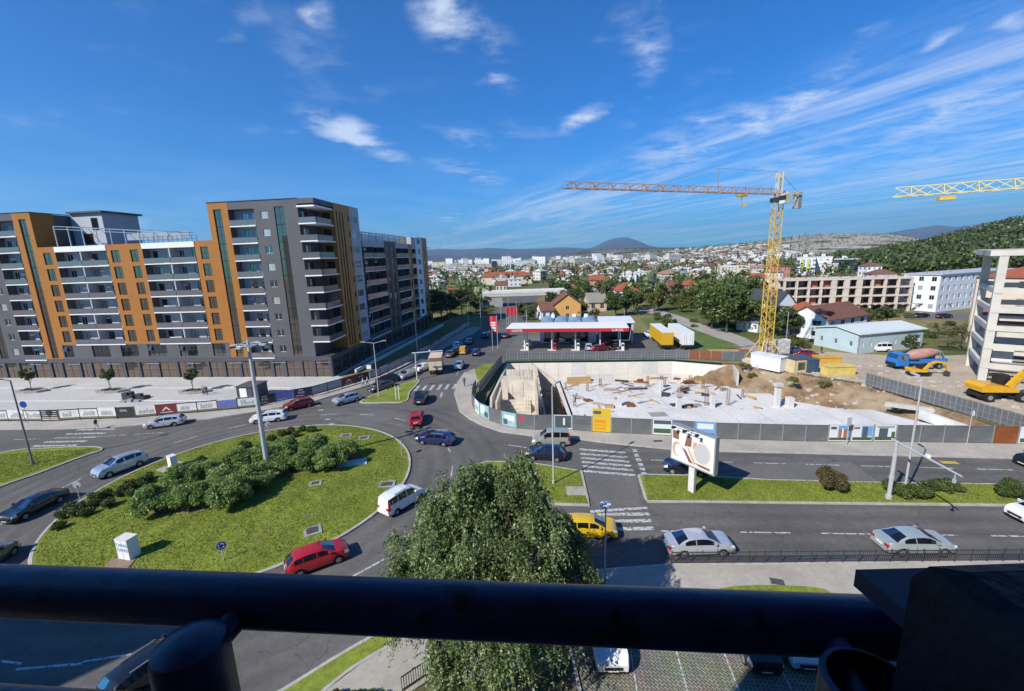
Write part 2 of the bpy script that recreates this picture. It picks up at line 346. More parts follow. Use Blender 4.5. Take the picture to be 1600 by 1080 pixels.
def road_wear(mt):
    """tyre-polished lanes round the ring and along the two carriageways, and fine cracks, worn into the asphalt"""
    N, L = mt.node_tree.nodes, mt.node_tree.links; b = N['Principled BSDF']; src = b.inputs['Base Color'].links[0].from_socket; t = N.new('ShaderNodeTexCoord')
    def mth(op, *v):
        n = N.new('ShaderNodeMath'); n.operation = op
        for i, q in enumerate(v):
            if isinstance(q, (int, float)): n.inputs[i].default_value = q
            else: L.new(q, n.inputs[i])
        return n.outputs[0]
    def rg(q, a, b_, c, d):
        n = N.new('ShaderNodeMapRange'); n.interpolation_type = 'SMOOTHSTEP'; L.new(q, n.inputs[0])
        for i, k in enumerate((a, b_, c, d)): n.inputs[i + 1].default_value = k
        return n.outputs[0]
    s = N.new('ShaderNodeSeparateXYZ'); L.new(t.outputs['Object'], s.inputs[0]); x, y = s.outputs[0], s.outputs[1]
    r = mth('SQRT', mth('ADD', mth('POWER', mth('ADD', x, 26.5), 2), mth('POWER', mth('SUBTRACT', y, 40.5), 2)))
    ring = mth('MULTIPLY', mth('SINE', mth('MULTIPLY', r, 3.5)), rg(r, 24, 28, 1, 0))
    lane = mth('MULTIPLY', mth('SINE', mth('MULTIPLY', mth('ADD', y, mth('MULTIPLY', x, .085)), 3.3)), rg(x, 2, 12, 0, 1))
    st_ = N.new('ShaderNodeTexNoise'); st_.inputs['Scale'].default_value = .35; st_.inputs['Detail'].default_value = 5; L.new(t.outputs['Object'], st_.inputs['Vector'])
    amp = rg(st_.outputs['Fac'], .3, .7, .02, .16)
    w = mth('ADD', 1.0, mth('MULTIPLY', mth('ADD', ring, lane), amp))
    v = N.new('ShaderNodeTexVoronoi'); v.feature = 'DISTANCE_TO_EDGE'; v.inputs['Scale'].default_value = .16
    dn = N.new('ShaderNodeTexNoise'); dn.inputs['Scale'].default_value = .9; dn.inputs['Detail'].default_value = 5; L.new(t.outputs['Object'], dn.inputs['Vector'])
    mx = N.new('ShaderNodeVectorMath'); mx.operation = 'MULTIPLY_ADD'; L.new(dn.outputs['Color'], mx.inputs[0]); mx.inputs[1].default_value = (2.2, 2.2, 0); L.new(t.outputs['Object'], mx.inputs[2]); L.new(mx.outputs[0], v.inputs['Vector'])
    crack = mth('MAXIMUM', rg(v.outputs['Distance'], .002, .008, .72, 1), rg(st_.outputs['Fac'], .45, .55, 0, 1))
    q = N.new('ShaderNodeVectorMath'); q.operation = 'SCALE'; L.new(src, q.inputs[0]); L.new(mth('MULTIPLY', w, crack), q.inputs['Scale']); L.new(q.outputs[0], b.inputs['Base Color'])
road_wear(asphalt)
# ------------------------------------------------------------------ ground with the excavation cut out
PIT = [(-4.4, 59.4), (-1.4, 55.6), (3, 53.1), (8, 52.4), (13, 51.0), (23, 48.5), (40, 46.3), (56.6, 44.6), (57.3, 52), (56.8, 60), (55, 66.5), (51.5, 70.5), (48, 76), (44.5, 79.5), (42.4, 81.2),
       (32.5, 86.6), (18, 87.9), (3.9, 89.2), (-1.6, 89.6), (-2.6, 78), (-4.2, 66)]
DIRT_EDGE = [(40, 46.3), (56.6, 44.6), (57.3, 52), (56.8, 60), (55, 66.5), (51.5, 70.5), (48, 76), (44.5, 79.5), (42.4, 81.2)]
m = MB(); m.sheet([(-4000, -400), (9000, -400), (9000, 30000), (-9000, 30000), (-9000, -400)], -0.02, [PIT])
m.done('ground', dry_m, kind='structure')
def seg_dist(p, a, b):
    ab = b - a; t = np.clip(((p - a) @ ab) / (ab @ ab), 0, 1); return np.linalg.norm(p - (a + t[:, None] * ab), axis=1)
def inside(P, poly):
    poly = np.array(poly); r = np.zeros(len(P), bool)
    for a, b in zip(poly, np.roll(poly, -1, 0)):
        c = ((a[1] > P[:, 1]) != (b[1] > P[:, 1])) & (P[:, 0] < (b[0] - a[0]) * (P[:, 1] - a[1]) / (b[1] - a[1] + 1e-12) + a[0]); r ^= c
    return r
def vnoise(P, scale, seed=0, octaves=4):
    """cheap smooth value noise on 2-D points, for relief"""
    g = np.random.default_rng(seed).random((64, 64)); out = np.zeros(len(P)); amp = 1.0; tot = 0
    for o in range(octaves):
        q = P * scale * 2 ** o; i = np.floor(q).astype(int); f = q - i; f = f * f * (3 - 2 * f)
        a = g[i[:, 0] % 64, i[:, 1] % 64]; b = g[(i[:, 0] + 1) % 64, i[:, 1] % 64]; c = g[i[:, 0] % 64, (i[:, 1] + 1) % 64]; d = g[(i[:, 0] + 1) % 64, (i[:, 1] + 1) % 64]
        out += amp * ((a * (1 - f[:, 0]) + b * f[:, 0]) * (1 - f[:, 1]) + (c * (1 - f[:, 0]) + d * f[:, 0]) * f[:, 1]); tot += amp; amp *= 0.5
    return out / tot
xs = np.arange(-7, 60.2, 0.6); ys = np.arange(42, 92.2, 0.6); gx, gy = np.meshgrid(xs, ys); P = np.c_[gx.ravel(), gy.ravel()]
dd = np.min([seg_dist(P, np.array(a), np.array(b)) for a, b in zip(DIRT_EDGE, DIRT_EDGE[1:])], axis=0)
ins = inside(P, PIT); nz = vnoise(P, 0.25, 1)
z = -5.0 + np.clip(5.0 - dd * (0.42 + 0.35 * (nz - .3)), 0, 5) + (nz - 0.5) * 1.8 * np.clip(dd / 2, 0, 1) + (vnoise(P, .8, 4) - .5) * 1.3 * np.clip(dd, 0, 1)
z = np.where(ins, np.minimum(z, -0.05), np.where(dd < 2.5, -0.12, -5.2)); nx, ny = len(xs), len(ys); DP_, DZ_ = P.copy(), z.copy()
idx = np.arange(nx * ny).reshape(ny, nx)
fc = np.c_[idx[:-1, :-1].ravel(), idx[:-1, 1:].ravel(), idx[1:, 1:].ravel(), idx[1:, :-1].ravel()]
keep = ins[fc].any(1); m = MB(); m.v = [(a, b, c) for (a, b), c in zip(P, z)]; m.f = [tuple(f) for f in fc[keep]]; m.m = [0] * len(m.f)
m.done('excavation', dirt_m, kind='structure', smooth=True)
# ------------------------------------------------------------------ roads
AS = [(-170, -3), (74, -3), (130, 20), (130, 34), (62, 39.5), (52, 43.0), (40, 44.6), (23, 46.8), (13, 48.6), (7, 50), (-1, 53), (-6.5, 60), (-7.5, 68), (-4.5, 77), (-2.4, 84), (-1, 93), (38, 91), (36, 97), (30, 114), (10, 118), (5, 125), (9, 160), (12, 200), (20, 300), (2, 300), (-4, 205), (-8, 160), (-13, 120), (-21, 90), (-26, 78), (-30, 71), (-170, 66)]
m = MB(); m.sheet(AS, 0.0); m.done('road', asphalt, kind='structure')
def slab(name, poly, mat, h=0.13, kw=0.16, kerb=True, z0=-0.01):
    """raised area with its kerb as a child"""
    poly = [Vector(p[:2]) for p in poly]
    if sum(a.x * b.y - b.x * a.y for a, b in zip(poly, poly[1:] + poly[:1])) < 0: poly = poly[::-1]
    m = MB(); m.prism([(p.x, p.y) for p in poly], z0, h); o = m.done(name, mat, kind='structure')
    if kerb:
        n = len(poly); inn, out = [], []
        for i in range(n):
            t = (poly[(i + 1) % n] - poly[i - 1]).normalized(); nn = Vector((t.y, -t.x)); out.append(poly[i] + nn * 0.05); inn.append(poly[i] - nn * kw)
        m = MB(); k = 0
        for i in range(n):
            j = (i + 1) % n; a, b, c, d = out[i], out[j], inn[j], inn[i]
            m.add([(a.x, a.y, z0), (b.x, b.y, z0), (b.x, b.y, h + .006), (a.x, a.y, h + .006), (d.x, d.y, h + .006), (c.x, c.y, h + .006)], [(0, 1, 2, 3), (3, 2, 5, 4)])
        m.done('kerb', kerb_m, o)
    return o
IC, IR = Vector((-26.5, 40.5)), 15.3
# domed grass island of the roundabout
m = MB(); rr = [IR * k for k in (1, .97, .9, .75, .55, .3, .12)]; zz_ = [.13, .16, .24, .38, .5, .58, .6]; n = 72
vs = []
for r, zq in zip(rr, zz_):
    for i in range(n):
        a = 2 * math.pi * i / n; vs.append((IC.x + r * math.cos(a), IC.y + r * math.sin(a), zq + random.uniform(-.02, .02) * (r < IR * .95)))
fs = [(k * n + i, k * n + (i + 1) % n, (k + 1) * n + (i + 1) % n, (k + 1) * n + i) for k in range(len(rr) - 1) for i in range(n)] + [tuple(range((len(rr) - 1) * n, len(rr) * n))]
m.add(vs, fs); isl = m.done('roundabout_island', grass_m, kind='structure', smooth=True)
def islz(x, y):
    r = math.hypot(x - IC.x, y - IC.y); return float(np.interp(r, rr[::-1], zz_[::-1]))
m = MB()
ks = [[(IC.x + r * math.cos(2 * math.pi * i / n), IC.y + r * math.sin(2 * math.pi * i / n), z) for i in range(n)] for r, z in ((IR + .2, 0), (IR + .2, .12), (IR + .17, .15), (IR - .03, .15), (IR - .05, .1))]
m.rings(ks, cap0=False, cap1=False); m.done('kerb', kerb_m, isl)
GP = lambda *pts: [G(*p) for p in pts]
med1 = slab('left_median', bez(GP((-120, 760), (0, 709), (80, 701), (140, 699), (158, 701), (156, 706), (120, 718), (60, 741), (0, 762), (-120, 812)), 5), grass_m)
split = slab('splitter_island', bez(GP((562, 629), (600, 611), (632, 600), (655, 594), (650, 603), (640, 614), (634, 628), (600, 630)), 4), grass_m)
medr = slab('right_median', GP((997, 744), (1003, 742.5), (1087, 744), (1200, 751), (1369, 755), (1600, 758.5), (1800, 762), (1800, 797), (1600, 791.5), (1300, 788), (1100, 785.5), (1012, 785.5), (1007, 778)), grass_m)
medc = slab('centre_median', GP((760, 722), (824, 723.5), (901, 736), (909, 737), (918, 776), (921, 791), (850, 789), (760, 776), (725, 752), (735, 730)), grass_m)
slab('median_path', GP((884, 762), (914, 763), (917, 776), (886, 776)), paving, h=.17, kerb=False)
# pavements
slab('left_pavement', GP((-150, 676), (0, 672), (100, 671), (180, 668), (330, 655), (400, 644), (490, 628), (525, 617.5), (567, 605.5), (590, 598), (615, 586), (650, 567), (700, 541.5), (740, 521), (752, 512), (735, 512), (690, 533), (640, 562), (600, 583), (560, 598), (500, 614), (430, 630), (365, 639), (262, 648), (150, 654), (0, 657.5), (-150, 660)), paving)
slab('site_pavement', GP((742, 577), (726, 583), (715, 598), (710, 616), (718, 643), (734, 655.5), (755, 666), (783, 675.5), (840, 683), (895, 686), (945, 692.5), (1040, 702), (1100, 705.5), (1350, 711.5), (1600, 717.5), (1900, 724), (1900, 701), (1600, 694), (1400, 691), (1250, 690), (1110, 686), (1040, 680.5), (970, 677), (900, 671.5), (838, 671), (806, 668), (781, 661.5), (752, 648), (741, 632), (742, 610), (748, 592), (756, 580)), paving)
slab('corner_verge', GP((741, 578), (756, 570), (775, 568), (766, 580), (757, 600), (748, 600)), grass_m, kerb=False, h=.14)
slab('lower_pavement', [(-4, 24.6), (0, 25.6), (5, 26.4), (10.4, 26.75), (18, 26.45), (27, 26.2), (36.1, 25.8), (80, 24.2), (80, 22.6), (40, 22.9), (20, 23.0), (2.4, 23.2), (2.2, 20), (-3, 18.5)], paving)
slab('roadside_strip', bez([(12.2, 24.1), (14.5, 24.5), (17.5, 24.35), (19.3, 24.0), (19, 23.4), (14, 23.3)], 4), grass_m, kerb=False, h=.14)
slab('lower_verge', bez(GP((300, 1160), (441, 1080), (520, 1031), (590, 991), (650, 960), (720, 930), (760, 925), (720, 950), (660, 985), (570, 1035), (510, 1080), (420, 1160)), 4), grass_m)
slab('lower_footpath', GP((512, 1080), (572, 1034), (662, 984), (722, 950), (780, 930), (820, 1000), (700, 1045), (640, 1085), (560, 1160), (430, 1160)), paving, h=.12, kerb=False)
# plaza in front of the apartment building (2 cm above the pavement, one drain line)
UO, UU, UN = Vector((-34.7, 81.2)), Vector((-.9937, .112)), Vector((.112, .9937))
FP = lambda u, v: UO + UU * u + UN * v
pl = slab('plaza', [FP(-4, 76), FP(-1.6, 40), FP(-.9, 0.4)] + [Vector(p[:2]) for p in GP((560, 597), (500, 613), (430, 629), (365, 638), (262, 647), (150, 653), (0, 656), (-150, 659))] + [FP(100, -1), FP(100, 10), FP(20, 8), FP(2, 4)], plaza_m, h=.16, kerb=False)
m = MB()
for a in (-7.2, -14):
    p, q = FP(4, a), FP(90, a - 1.5 * (a < -10)); m.bar((p.x, p.y, .163), (q.x, q.y, .163), .25, .008)
m.done('drain_line', white_m, pl)
# forecourt of the filling station, site yard, side street
m = MB(); m.sheet([(-1, 91), (38, 89.5), (41, 92), (40, 107), (34, 116), (2, 120), (-1.5, 100)], 0.004); m.done('forecourt', asphalt2, kind='structure')
m = MB(); m.sheet([Vector(p[:2]) for p in GP((1180, 552), (1200, 563))] + [(48.8, 76), (52.5, 70.5), (56, 66.5), (58, 60), (58.6, 47.5), (60, 43.9), (120, 40), (120, 62), (96, 72), (92, 82), (78, 82), (66, 88), (58, 90), (50, 96)], 0.006); m.done('site_yard', gravel_m, kind='structure')
m = MB(); m.sheet(GP((985, 482), (1010, 481), (1035, 486), (1060, 493), (1095, 506), (1130, 516), (1165, 528), (1200, 548), (1200, 562), (1150, 538), (1112, 525), (1080, 513), (1030, 492), (1000, 487)), 0.008); m.done('side_lane', pm('lane', (.33, .30, .26), .9, ns=.2, na=.2, ns2=2, na2=.15), kind='structure')
m = MB(); m.sheet(GP((1000, 497), (1040, 494), (1090, 512), (1150, 540), (1180, 552), (1130, 556), (1065, 556), (1020, 520)), 0.0); m.done('lawn', pm('meadow', (.10, .14, .03), .9, ns=.1, na=.35, ns2=1.5, na2=.3, bump=.3, bs=5), kind='structure')
m = MB(); m.sheet(GP((1410, 492), (1470, 487), (1540, 492), (1540, 500), (1470, 498), (1420, 500)), 0.01); m.done('car_park_street', asphalt2, kind='structure')
# car park below, pavers drawn by a rotated brick pattern
def paver_mat():
    mt = bpy.data.materials.new('herringbone_pavers'); mt.use_nodes = True; N, L = mt.node_tree.nodes, mt.node_tree.links; b = N['Principled BSDF']; b.inputs['Roughness'].default_value = .9
    t = N.new('ShaderNodeTexCoord'); mp = N.new('ShaderNodeMapping'); mp.inputs['Rotation'].default_value = (0, 0, R_(52)); L.new(t.outputs['Object'], mp.inputs[0])
    k = N.new('ShaderNodeTexBrick'); L.new(mp.outputs[0], k.inputs['Vector']); k.inputs['Scale'].default_value = 1; k.inputs['Brick Width'].default_value = .3; k.inputs['Row Height'].default_value = .15
    k.inputs['Mortar Size'].default_value = .022; k.inputs['Color1'].default_value = (.24, .22, .17, 1); k.inputs['Color2'].default_value = (.15, .14, .105, 1); k.inputs['Mortar'].default_value = (.045, .045, .022, 1); k.inputs['Bias'].default_value = -.1
    n = N.new('ShaderNodeTexNoise'); n.inputs['Scale'].default_value = .6; L.new(t.outputs['Object'], n.inputs['Vector'])
    mx = N.new('ShaderNodeMix'); mx.data_type = 'RGBA'; mx.blend_type = 'MULTIPLY'; mx.inputs['Factor'].default_value = .6; L.new(k.outputs['Color'], mx.inputs['A']); L.new(n.outputs['Color'], mx.inputs['B'])
    g = N.new('ShaderNodeHueSaturation'); g.inputs['Saturation'].default_value = .8; g.inputs['Value'].default_value = 1.55; L.new(mx.outputs['Result'], g.inputs['Color']); L.new(g.outputs[0], b.inputs['Base Color'])
    return mt
m = MB(); m.sheet([(2.5, 23.1), (40, 22.8), (40, 15.0), (3.0, 15.9)], 0.012); cp = m.done('car_park', paver_mat(), kind='structure')
m = MB()
for x in (5.55, 8.05, 10.6, 13.2, 15.8):
    m.bar((x - .15, 15.95, .016), (x + .75, 22.7, .016), .08, .006)
m.done('bay_line', white_paint, cp)
m = MB(); m.bar((2.5, 23.1, .06), (3.0, 15.2, .06), .14, .14); m.bar((3, 15.85, .05), (40, 14.95, .05), .12, .12); m.done('kerb', kerb_m, cp)
m = MB(); m.sheet([(-25, 15), (2.5, 15), (2.5, 21), (-3, 20), (-9, 17)], .002); m.done('garden_bed', pm('bed', (.09, .085, .04), .95, ns=.8, na=.4, bump=.5), kind='structure')
# ------------------------------------------------------------------ road markings
mk = MB()
def stripe(a, b, w=0.12, z=0.006, mb=None):
    p, q = G(*a), G(*b); (mb or mk).bar((p.x, p.y, z), (q.x, q.y, z), w, 0.004)
def dash(a, b, n, fill=.5, w=.14):
    p, q = G(*a), G(*b)
    for i in range(n):
        s = p.lerp(q, (i + .5 - fill / 2) / n); e = p.lerp(q, (i + .5 + fill / 2) / n); mk.bar((s.x, s.y, .006), (e.x, e.y, .006), w, .004)
# roundabout lane dashes
for a0 in range(20, 380, 17):
    if 205 < a0 < 235: continue
    a, b = R_(a0), R_(a0 + 7); r = IR + 4.6
    mk.bar((IC.x + r * math.cos(a), IC.y + r * math.sin(a), .006), (IC.x + r * math.cos(b), IC.y + r * math.sin(b), .006), .14, .004)
dash((-60, 690), (145, 683), 3, .6); dash((145, 683), (262, 675.5), 2, .8)
stripe((545, 904), (608, 870), .16); stripe((25, 1046), (128, 1037), .16)
for k, y in enumerate((702, 709, 715.5, 722, 728.5, 736)):     # zebra upper carriageway
    stripe((905 + k * 1.3, y), (977 + k * 3.2, y + 5.5 + k * .25), .42)
for k in range(6):                                              # stop line blocks
    p = G(991 + k * 2.9, 702 + k * 7.2); q = G(993 + k * 2.9, 706.5 + k * 7.2); mk.bar((p.x, p.y, .006), (q.x, q.y, .006), .5, .004)
for k, y in enumerate((796.5, 804.5, 815, 827)):                # zebra lower carriageway
    stripe((922 + k * 14, y + (3 if k == 0 else 0)), (1011 + k * 3.5, y - 1.5 + (0 if k else -1.5)), .45 if k else .35)
dash((1003, 718.5), (1600, 735), 7, .62); dash((780, 693), (900, 712), 2, .5)
dash((1010, 829.5), (1660, 839), 4.0 and 5, .62)
for k in range(6):                                              # zebra at the mouth of the avenue
    p = G(648 + k * 12, 611 - k * .6); q = G(655 + k * 11.5, 603 - k * .6); mk.bar((p.x, p.y, .006), (q.x, q.y, .006), .5, .004)
for k in range(6):                                              # zebra on the left arm
    stripe((120 - k * 17, 672 + k * 6.3), (180 - k * 15, 670.6 + k * 6.3), .42)
stripe((30, 706), (90, 700), .35); stripe((688, 622), (691, 613), .3)
dash((700, 560), (742, 520), 5, .5); dash((712, 590), (722, 566), 2, .5)
for k in range(5):                                              # worn patches of old crossing paint near the island
    stripe((491 + k * 5.6, 634 + k * 7.2), (500 + k * 5.6, 633.5 + k * 7.2), .4)
mk.done('road_markings', white_paint, kind='structure')
m = MB(); stripe((1470, 722.5), (1496, 723.2), .55, .006, m); m.done('yellow_marking', yellow_paint, kind='structure')
# repaired asphalt patches and drain covers
m = MB()
for q in (((1120, 744), (1190, 722), (1330, 722), (1370, 752)), ((520, 655), (600, 640), (640, 650), (560, 666)), ((930, 790), (1000, 790), (995, 745), (905, 738))):
    m.sheet(GP(*q), .003)
m.done('asphalt_patch', asphalt2, kind='structure')
iron = pm('cast_iron', (.07, .068, .066), .7, ns=6, na=.3)
def cover(x, y, w, d, rz, label, frame=True, zc=None):
    p = G(x, y); zq = zc if zc is not None else (islz(p.x, p.y) if (Vector(p[:2]) - IC).length < IR else .0)
    t = T('manhole_cover', label, 'manhole cover', (p.x, p.y, zq), rz, 'manhole covers')
    if frame:
        m = MB(); a, b = w / 2 + .22, d / 2 + .22
        for bx in ((-a, a, -b, -d / 2), (-a, a, d / 2, b), (-a, -w / 2, -d / 2, d / 2), (w / 2, a, -d / 2, d / 2)): m.box(*bx, -.15, .045)
        m.done('frame', conc_d, t)
    m = MB(); m.box(-w / 2, w / 2, -d / 2, d / 2, -.1, .03)
    for k in range(5): m.box(-w / 2 + .05, w / 2 - .05, -d / 2 + .08 + k * d * .19, -d / 2 + .12 + k * d * .19, .03, .04)
    m.done('lid', iron, t)
cover(541, 685, .9, .7, .2, 'square manhole cover on the grass just behind the large bushes'); cover(569, 688, .9, .7, .1, 'manhole cover on the grass nearest the navy car')
cover(494, 763, .7, .6, .3, 'small manhole cover on the grass in front of the lamp mast'); cover(605, 760, 1.1, .8, .1, 'large framed manhole cover beside the kerb near the white van')
cover(489, 834, .9, .9, .5, 'square manhole cover on the grass near the red hatchback'); cover(1214, 912, .8, .55, -.3, 'dark grating set in the pale pavement below the railing', False, .13)
cover(1028, 691, 1.0, .4, 0, 'drain grate in the pavement beside the site hoarding', False, .13)
p = G(551, 730); m = MB(); m.box(-1.5, 1.5, -.7, .7, -.2, .06); m.done('concrete_slab', conc_l, loc=(p.x, p.y, islz(p.x, p.y)), rz=.3, label='pale flat concrete slab lying on the grass beside the bushes', cat='slab')
p = G(192, 884); m = MB(); m.box(-.9, .9, -1.4, .55, -.2, .05); m.done('paving_strip', pm('brick_path', (.24, .17, .13), .9, ns=2, na=.25), loc=(p.x, p.y, islz(p.x, p.y)), rz=.25, label='short reddish path leading to the white cabinet with blue lettering', cat='path')
# blades of grass that roughen the lawns
def blades(name, pts, label, hgt=.09, w=.03):
    n = len(pts); a = rng.random(n) * 6.28; h = hgt * (0.5 + rng.random(n)); ww = w * (0.6 + rng.random(n)); lean = (rng.random((n, 2)) - .5) * hgt * 1.2
    dx, dy = np.cos(a) * ww, np.sin(a) * ww
    V = np.empty((n, 3, 3)); V[:, 0] = pts; V[:, 0, 0] -= dx; V[:, 0, 1] -= dy; V[:, 1] = pts; V[:, 1, 0] += dx; V[:, 1, 1] += dy
    V[:, 2] = pts; V[:, 2, :2] += lean; V[:, 2, 2] += h
    me = fast_mesh(name, V.reshape(-1, 3), 3); me.materials.append(leafm('grass_blade', (.11, .165, .018), (.28, .31, .06), .25, .5))
    put(name, me, None, label=label, cat='grass', kind='stuff')
def fast_mesh(name, V, k):
    n = len(V) // k; me = bpy.data.meshes.new(name); me.vertices.add(len(V)); me.vertices.foreach_set('co', np.ascontiguousarray(V, np.float32).ravel())
    me.loops.add(n * k); me.loops.foreach_set('vertex_index', np.arange(n * k, dtype=np.int32)); me.polygons.add(n)
    me.polygons.foreach_set('loop_start', np.arange(0, n * k, k, dtype=np.int32)); me.update(); me.validate(); return me
n = 90000; a = rng.random(n) * 6.283; r = (IR - .2) * np.sqrt(rng.random(n)); X = IC.x + r * np.cos(a); Y = IC.y + r * np.sin(a)
blades('grass', np.c_[X, Y, np.interp(r, rr[::-1], zz_[::-1]) - .01], 'short green grass covering the round traffic island')
def poly_pts(poly, n, z):
    poly = [tuple(p[:2]) for p in poly]; q = np.array(poly); lo, hi = q.min(0), q.max(0); P = lo + rng.random((n * 3, 2)) * (hi - lo); P = P[inside(P, poly)][:n]; return np.c_[P, np.full(len(P), z)]
blades('grass', poly_pts(GP((1014, 784), (1005, 744), (1200, 752), (1600, 760), (1600, 790)), 26000, .12), 'green grass of the long median along the lower road')
blades('grass', poly_pts(GP((735, 735), (824, 725), (905, 738), (918, 790), (740, 770)), 8000, .12), 'green grass of the median behind the big tree')
blades('grass', poly_pts(GP((0, 712), (150, 702), (120, 716), (0, 758)), 6000, .12), 'patchy grass of the pointed median at the left')
# ------------------------------------------------------------------ the apartment buildings on the left
orange = pm('ochre_cladding', (0.345, 0.138, 0.027), 0.62, 0.3, ns=0.35, na=0.10, ns2=6, na2=0.08)
grey_c = pm('grey_cladding', (0.100, 0.098, 0.102), 0.6, 0.3, ns=0.3, na=0.10, ns2=5, na2=0.06)
dgrey = pm('dark_grey_cladding', (0.075, 0.077, 0.086), 0.55, 0.35, ns=0.4, na=0.12, ns2=5, na2=0.08)
lgrey = pm('pale_grey_render', (0.40, 0.41, 0.44), 0.7, ns=0.4, na=0.08)
wht = pm('white_render', (0.72, 0.73, 0.75), 0.6, ns=0.4, na=0.05)
brown_c = pm('bronze_cladding', (0.40, 0.185, 0.045), 0.55, ns=0.4, na=0.12)
frame_m = pm('window_frame', (0.035, 0.037, 0.042), 0.45)
frame_w = pm('white_window_frame', (0.62, 0.63, 0.64), 0.5)
pane_m = glassm('window_pane', (0.012, 0.014, 0.018), 0.13)
pane_t = glassm('tinted_pane', (0.045, 0.048, 0.046), 0.14, gl=(1, .68, .50))
rail_g = glassm('balcony_glass', (0.125, 0.125, 0.135), 0.06, 0.08, gl=(1, .75, .6))
curtain_m = pm('curtain', (.55, .54, .52), .8, ns=3, na=.2)
def grid_wall(mb, f, a0, a1, z0, z1, ops, depth=0.22, mi=0):
    """wall with rectangular openings: front faces and reveals. f(a, d, z) -> local point"""
    A = sorted({a0, a1, *[min(max(v, a0), a1) for o in ops for v in o[:2]]}); Z = sorted({z0, z1, *[min(max(v, z0), z1) for o in ops for v in o[2:4]]})
    def op(i, j):
        if i < 0 or j < 0 or i >= len(A) - 1 or j >= len(Z) - 1: return False
        ca_, cz_ = (A[i] + A[i + 1]) / 2, (Z[j] + Z[j + 1]) / 2
        return any(o[0] < ca_ < o[1] and o[2] < cz_ < o[3] for o in ops)
    for i in range(len(A) - 1):
        for j in range(len(Z) - 1):
            a, b, c, d = A[i], A[i + 1], Z[j], Z[j + 1]
            if not op(i, j):
                mb.quad(f(a, 0, c), f(b, 0, c), f(b, 0, d), f(a, 0, d), mi)
                if i == 0: mb.quad(f(a, 0, c), f(a, 0, d), f(a, depth, d), f(a, depth, c), mi)
                if i == len(A) - 2: mb.quad(f(b, 0, c), f(b, 0, d), f(b, depth, d), f(b, depth, c), mi)
                if j == 0: mb.quad(f(a, 0, c), f(b, 0, c), f(b, depth, c), f(a, depth, c), mi)
                if j == len(Z) - 2: mb.quad(f(a, 0, d), f(b, 0, d), f(b, depth, d), f(a, depth, d), mi)
            else:
                if not op(i - 1, j) : mb.quad(f(a, 0, c), f(a, 0, d), f(a, depth, d), f(a, depth, c), mi)
                if not op(i + 1, j): mb.quad(f(b, 0, c), f(b, 0, d), f(b, depth, d), f(b, depth, c), mi)
                if not op(i, j - 1): mb.quad(f(a, 0, c), f(b, 0, c), f(b, depth, c), f(a, depth, c), mi)
                if not op(i, j + 1): mb.quad(f(a, 0, d), f(b, 0, d), f(b, depth, d), f(a, depth, d), mi)
    return mb
pane_c = glassm('curtained_pane', (.34, .33, .31), .14)
wrnd = random.Random(5)
def window(par, loc, rz, w, h, nx=1, nz=1, fm=None, pm_=None, fw=0.06, name='window'):
    """frame with a pane as sub-part; origin at lower left, looking towards local -y"""
    fm = fm or frame_m; pm_ = pm_ or (pane_c if wrnd.random() < .22 else pane_m); key = (round(w, 2), round(h, 2), nx, nz, fm.name, pm_.name, fw)
    if key not in CACHE:
        m = MB(); m.box(0, w, -.03, .05, 0, fw); m.box(0, w, -.03, .05, h - fw, h); m.box(0, fw, -.028, .048, fw, h - fw); m.box(w - fw, w, -.028, .048, fw, h - fw)
        for i in range(1, nx): m.box(w * i / nx - fw * .4, w * i / nx + fw * .4, -.026, .046, fw, h - fw)
        for i in range(1, nz): m.box(fw, w - fw, -.024, .044, h * i / nz - fw * .4, h * i / nz + fw * .4)
        p = MB(); p.quad((fw * .5, .01, fw * .5), (w - fw * .5, .01, fw * .5), (w - fw * .5, .01, h - fw * .5), (fw * .5, .01, h - fw * .5))
        CACHE[key] = (m.mesh('window', fm), p.mesh('pane', pm_))
    a, b = CACHE[key]; o = put(name, a, par, loc, rz); put('pane', b, o); return o
class Fac:
    """one straight facade of a building: a runs to the viewer's right, d inwards"""
    def __init__(s, par, org, rz): s.par, s.o, s.rz = par, Vector(org), rz; s.c, s.s = math.cos(rz), math.sin(rz)
    def __call__(s, a, d, z): return (s.o.x + a * s.c - d * s.s, s.o.y + a * s.s + d * s.c, z)
    def wall(s, a0, a1, z0, z1, ops, mat, name='wall', depth=.22, d=0):
        m = MB(); grid_wall(m, lambda a, e, z: s(a, e + d, z), a0, a1, z0, z1, ops, depth); return m.done(name, mat, s.par)
    def box(s, a0, a1, d0, d1, z0, z1, mat, name, mb=None):
        m = mb or MB(); q = [s(a, d, z) for z in (z0, z1) for a, d in ((a0, d0), (a1, d0), (a1, d1), (a0, d1))]
        m.add(q, [(0, 3, 2, 1), (4, 5, 6, 7), (0, 1, 5, 4), (1, 2, 6, 5), (2, 3, 7, 6), (3, 0, 4, 7)])
        return None if mb else m.done(name, mat, s.par)
    def win(s, a0, a1, z0, z1, d=.14, nx=1, nz=1, **k): return window(s.par, s(a0, d, z0), s.rz, a1 - a0, z1 - z0, nx, nz, **k)
LV = [4.05 + 3.1 * k for k in range(9)]
LEAFB = pm('pot_green', (.05, .09, .02), .8, ns=8, na=.4)
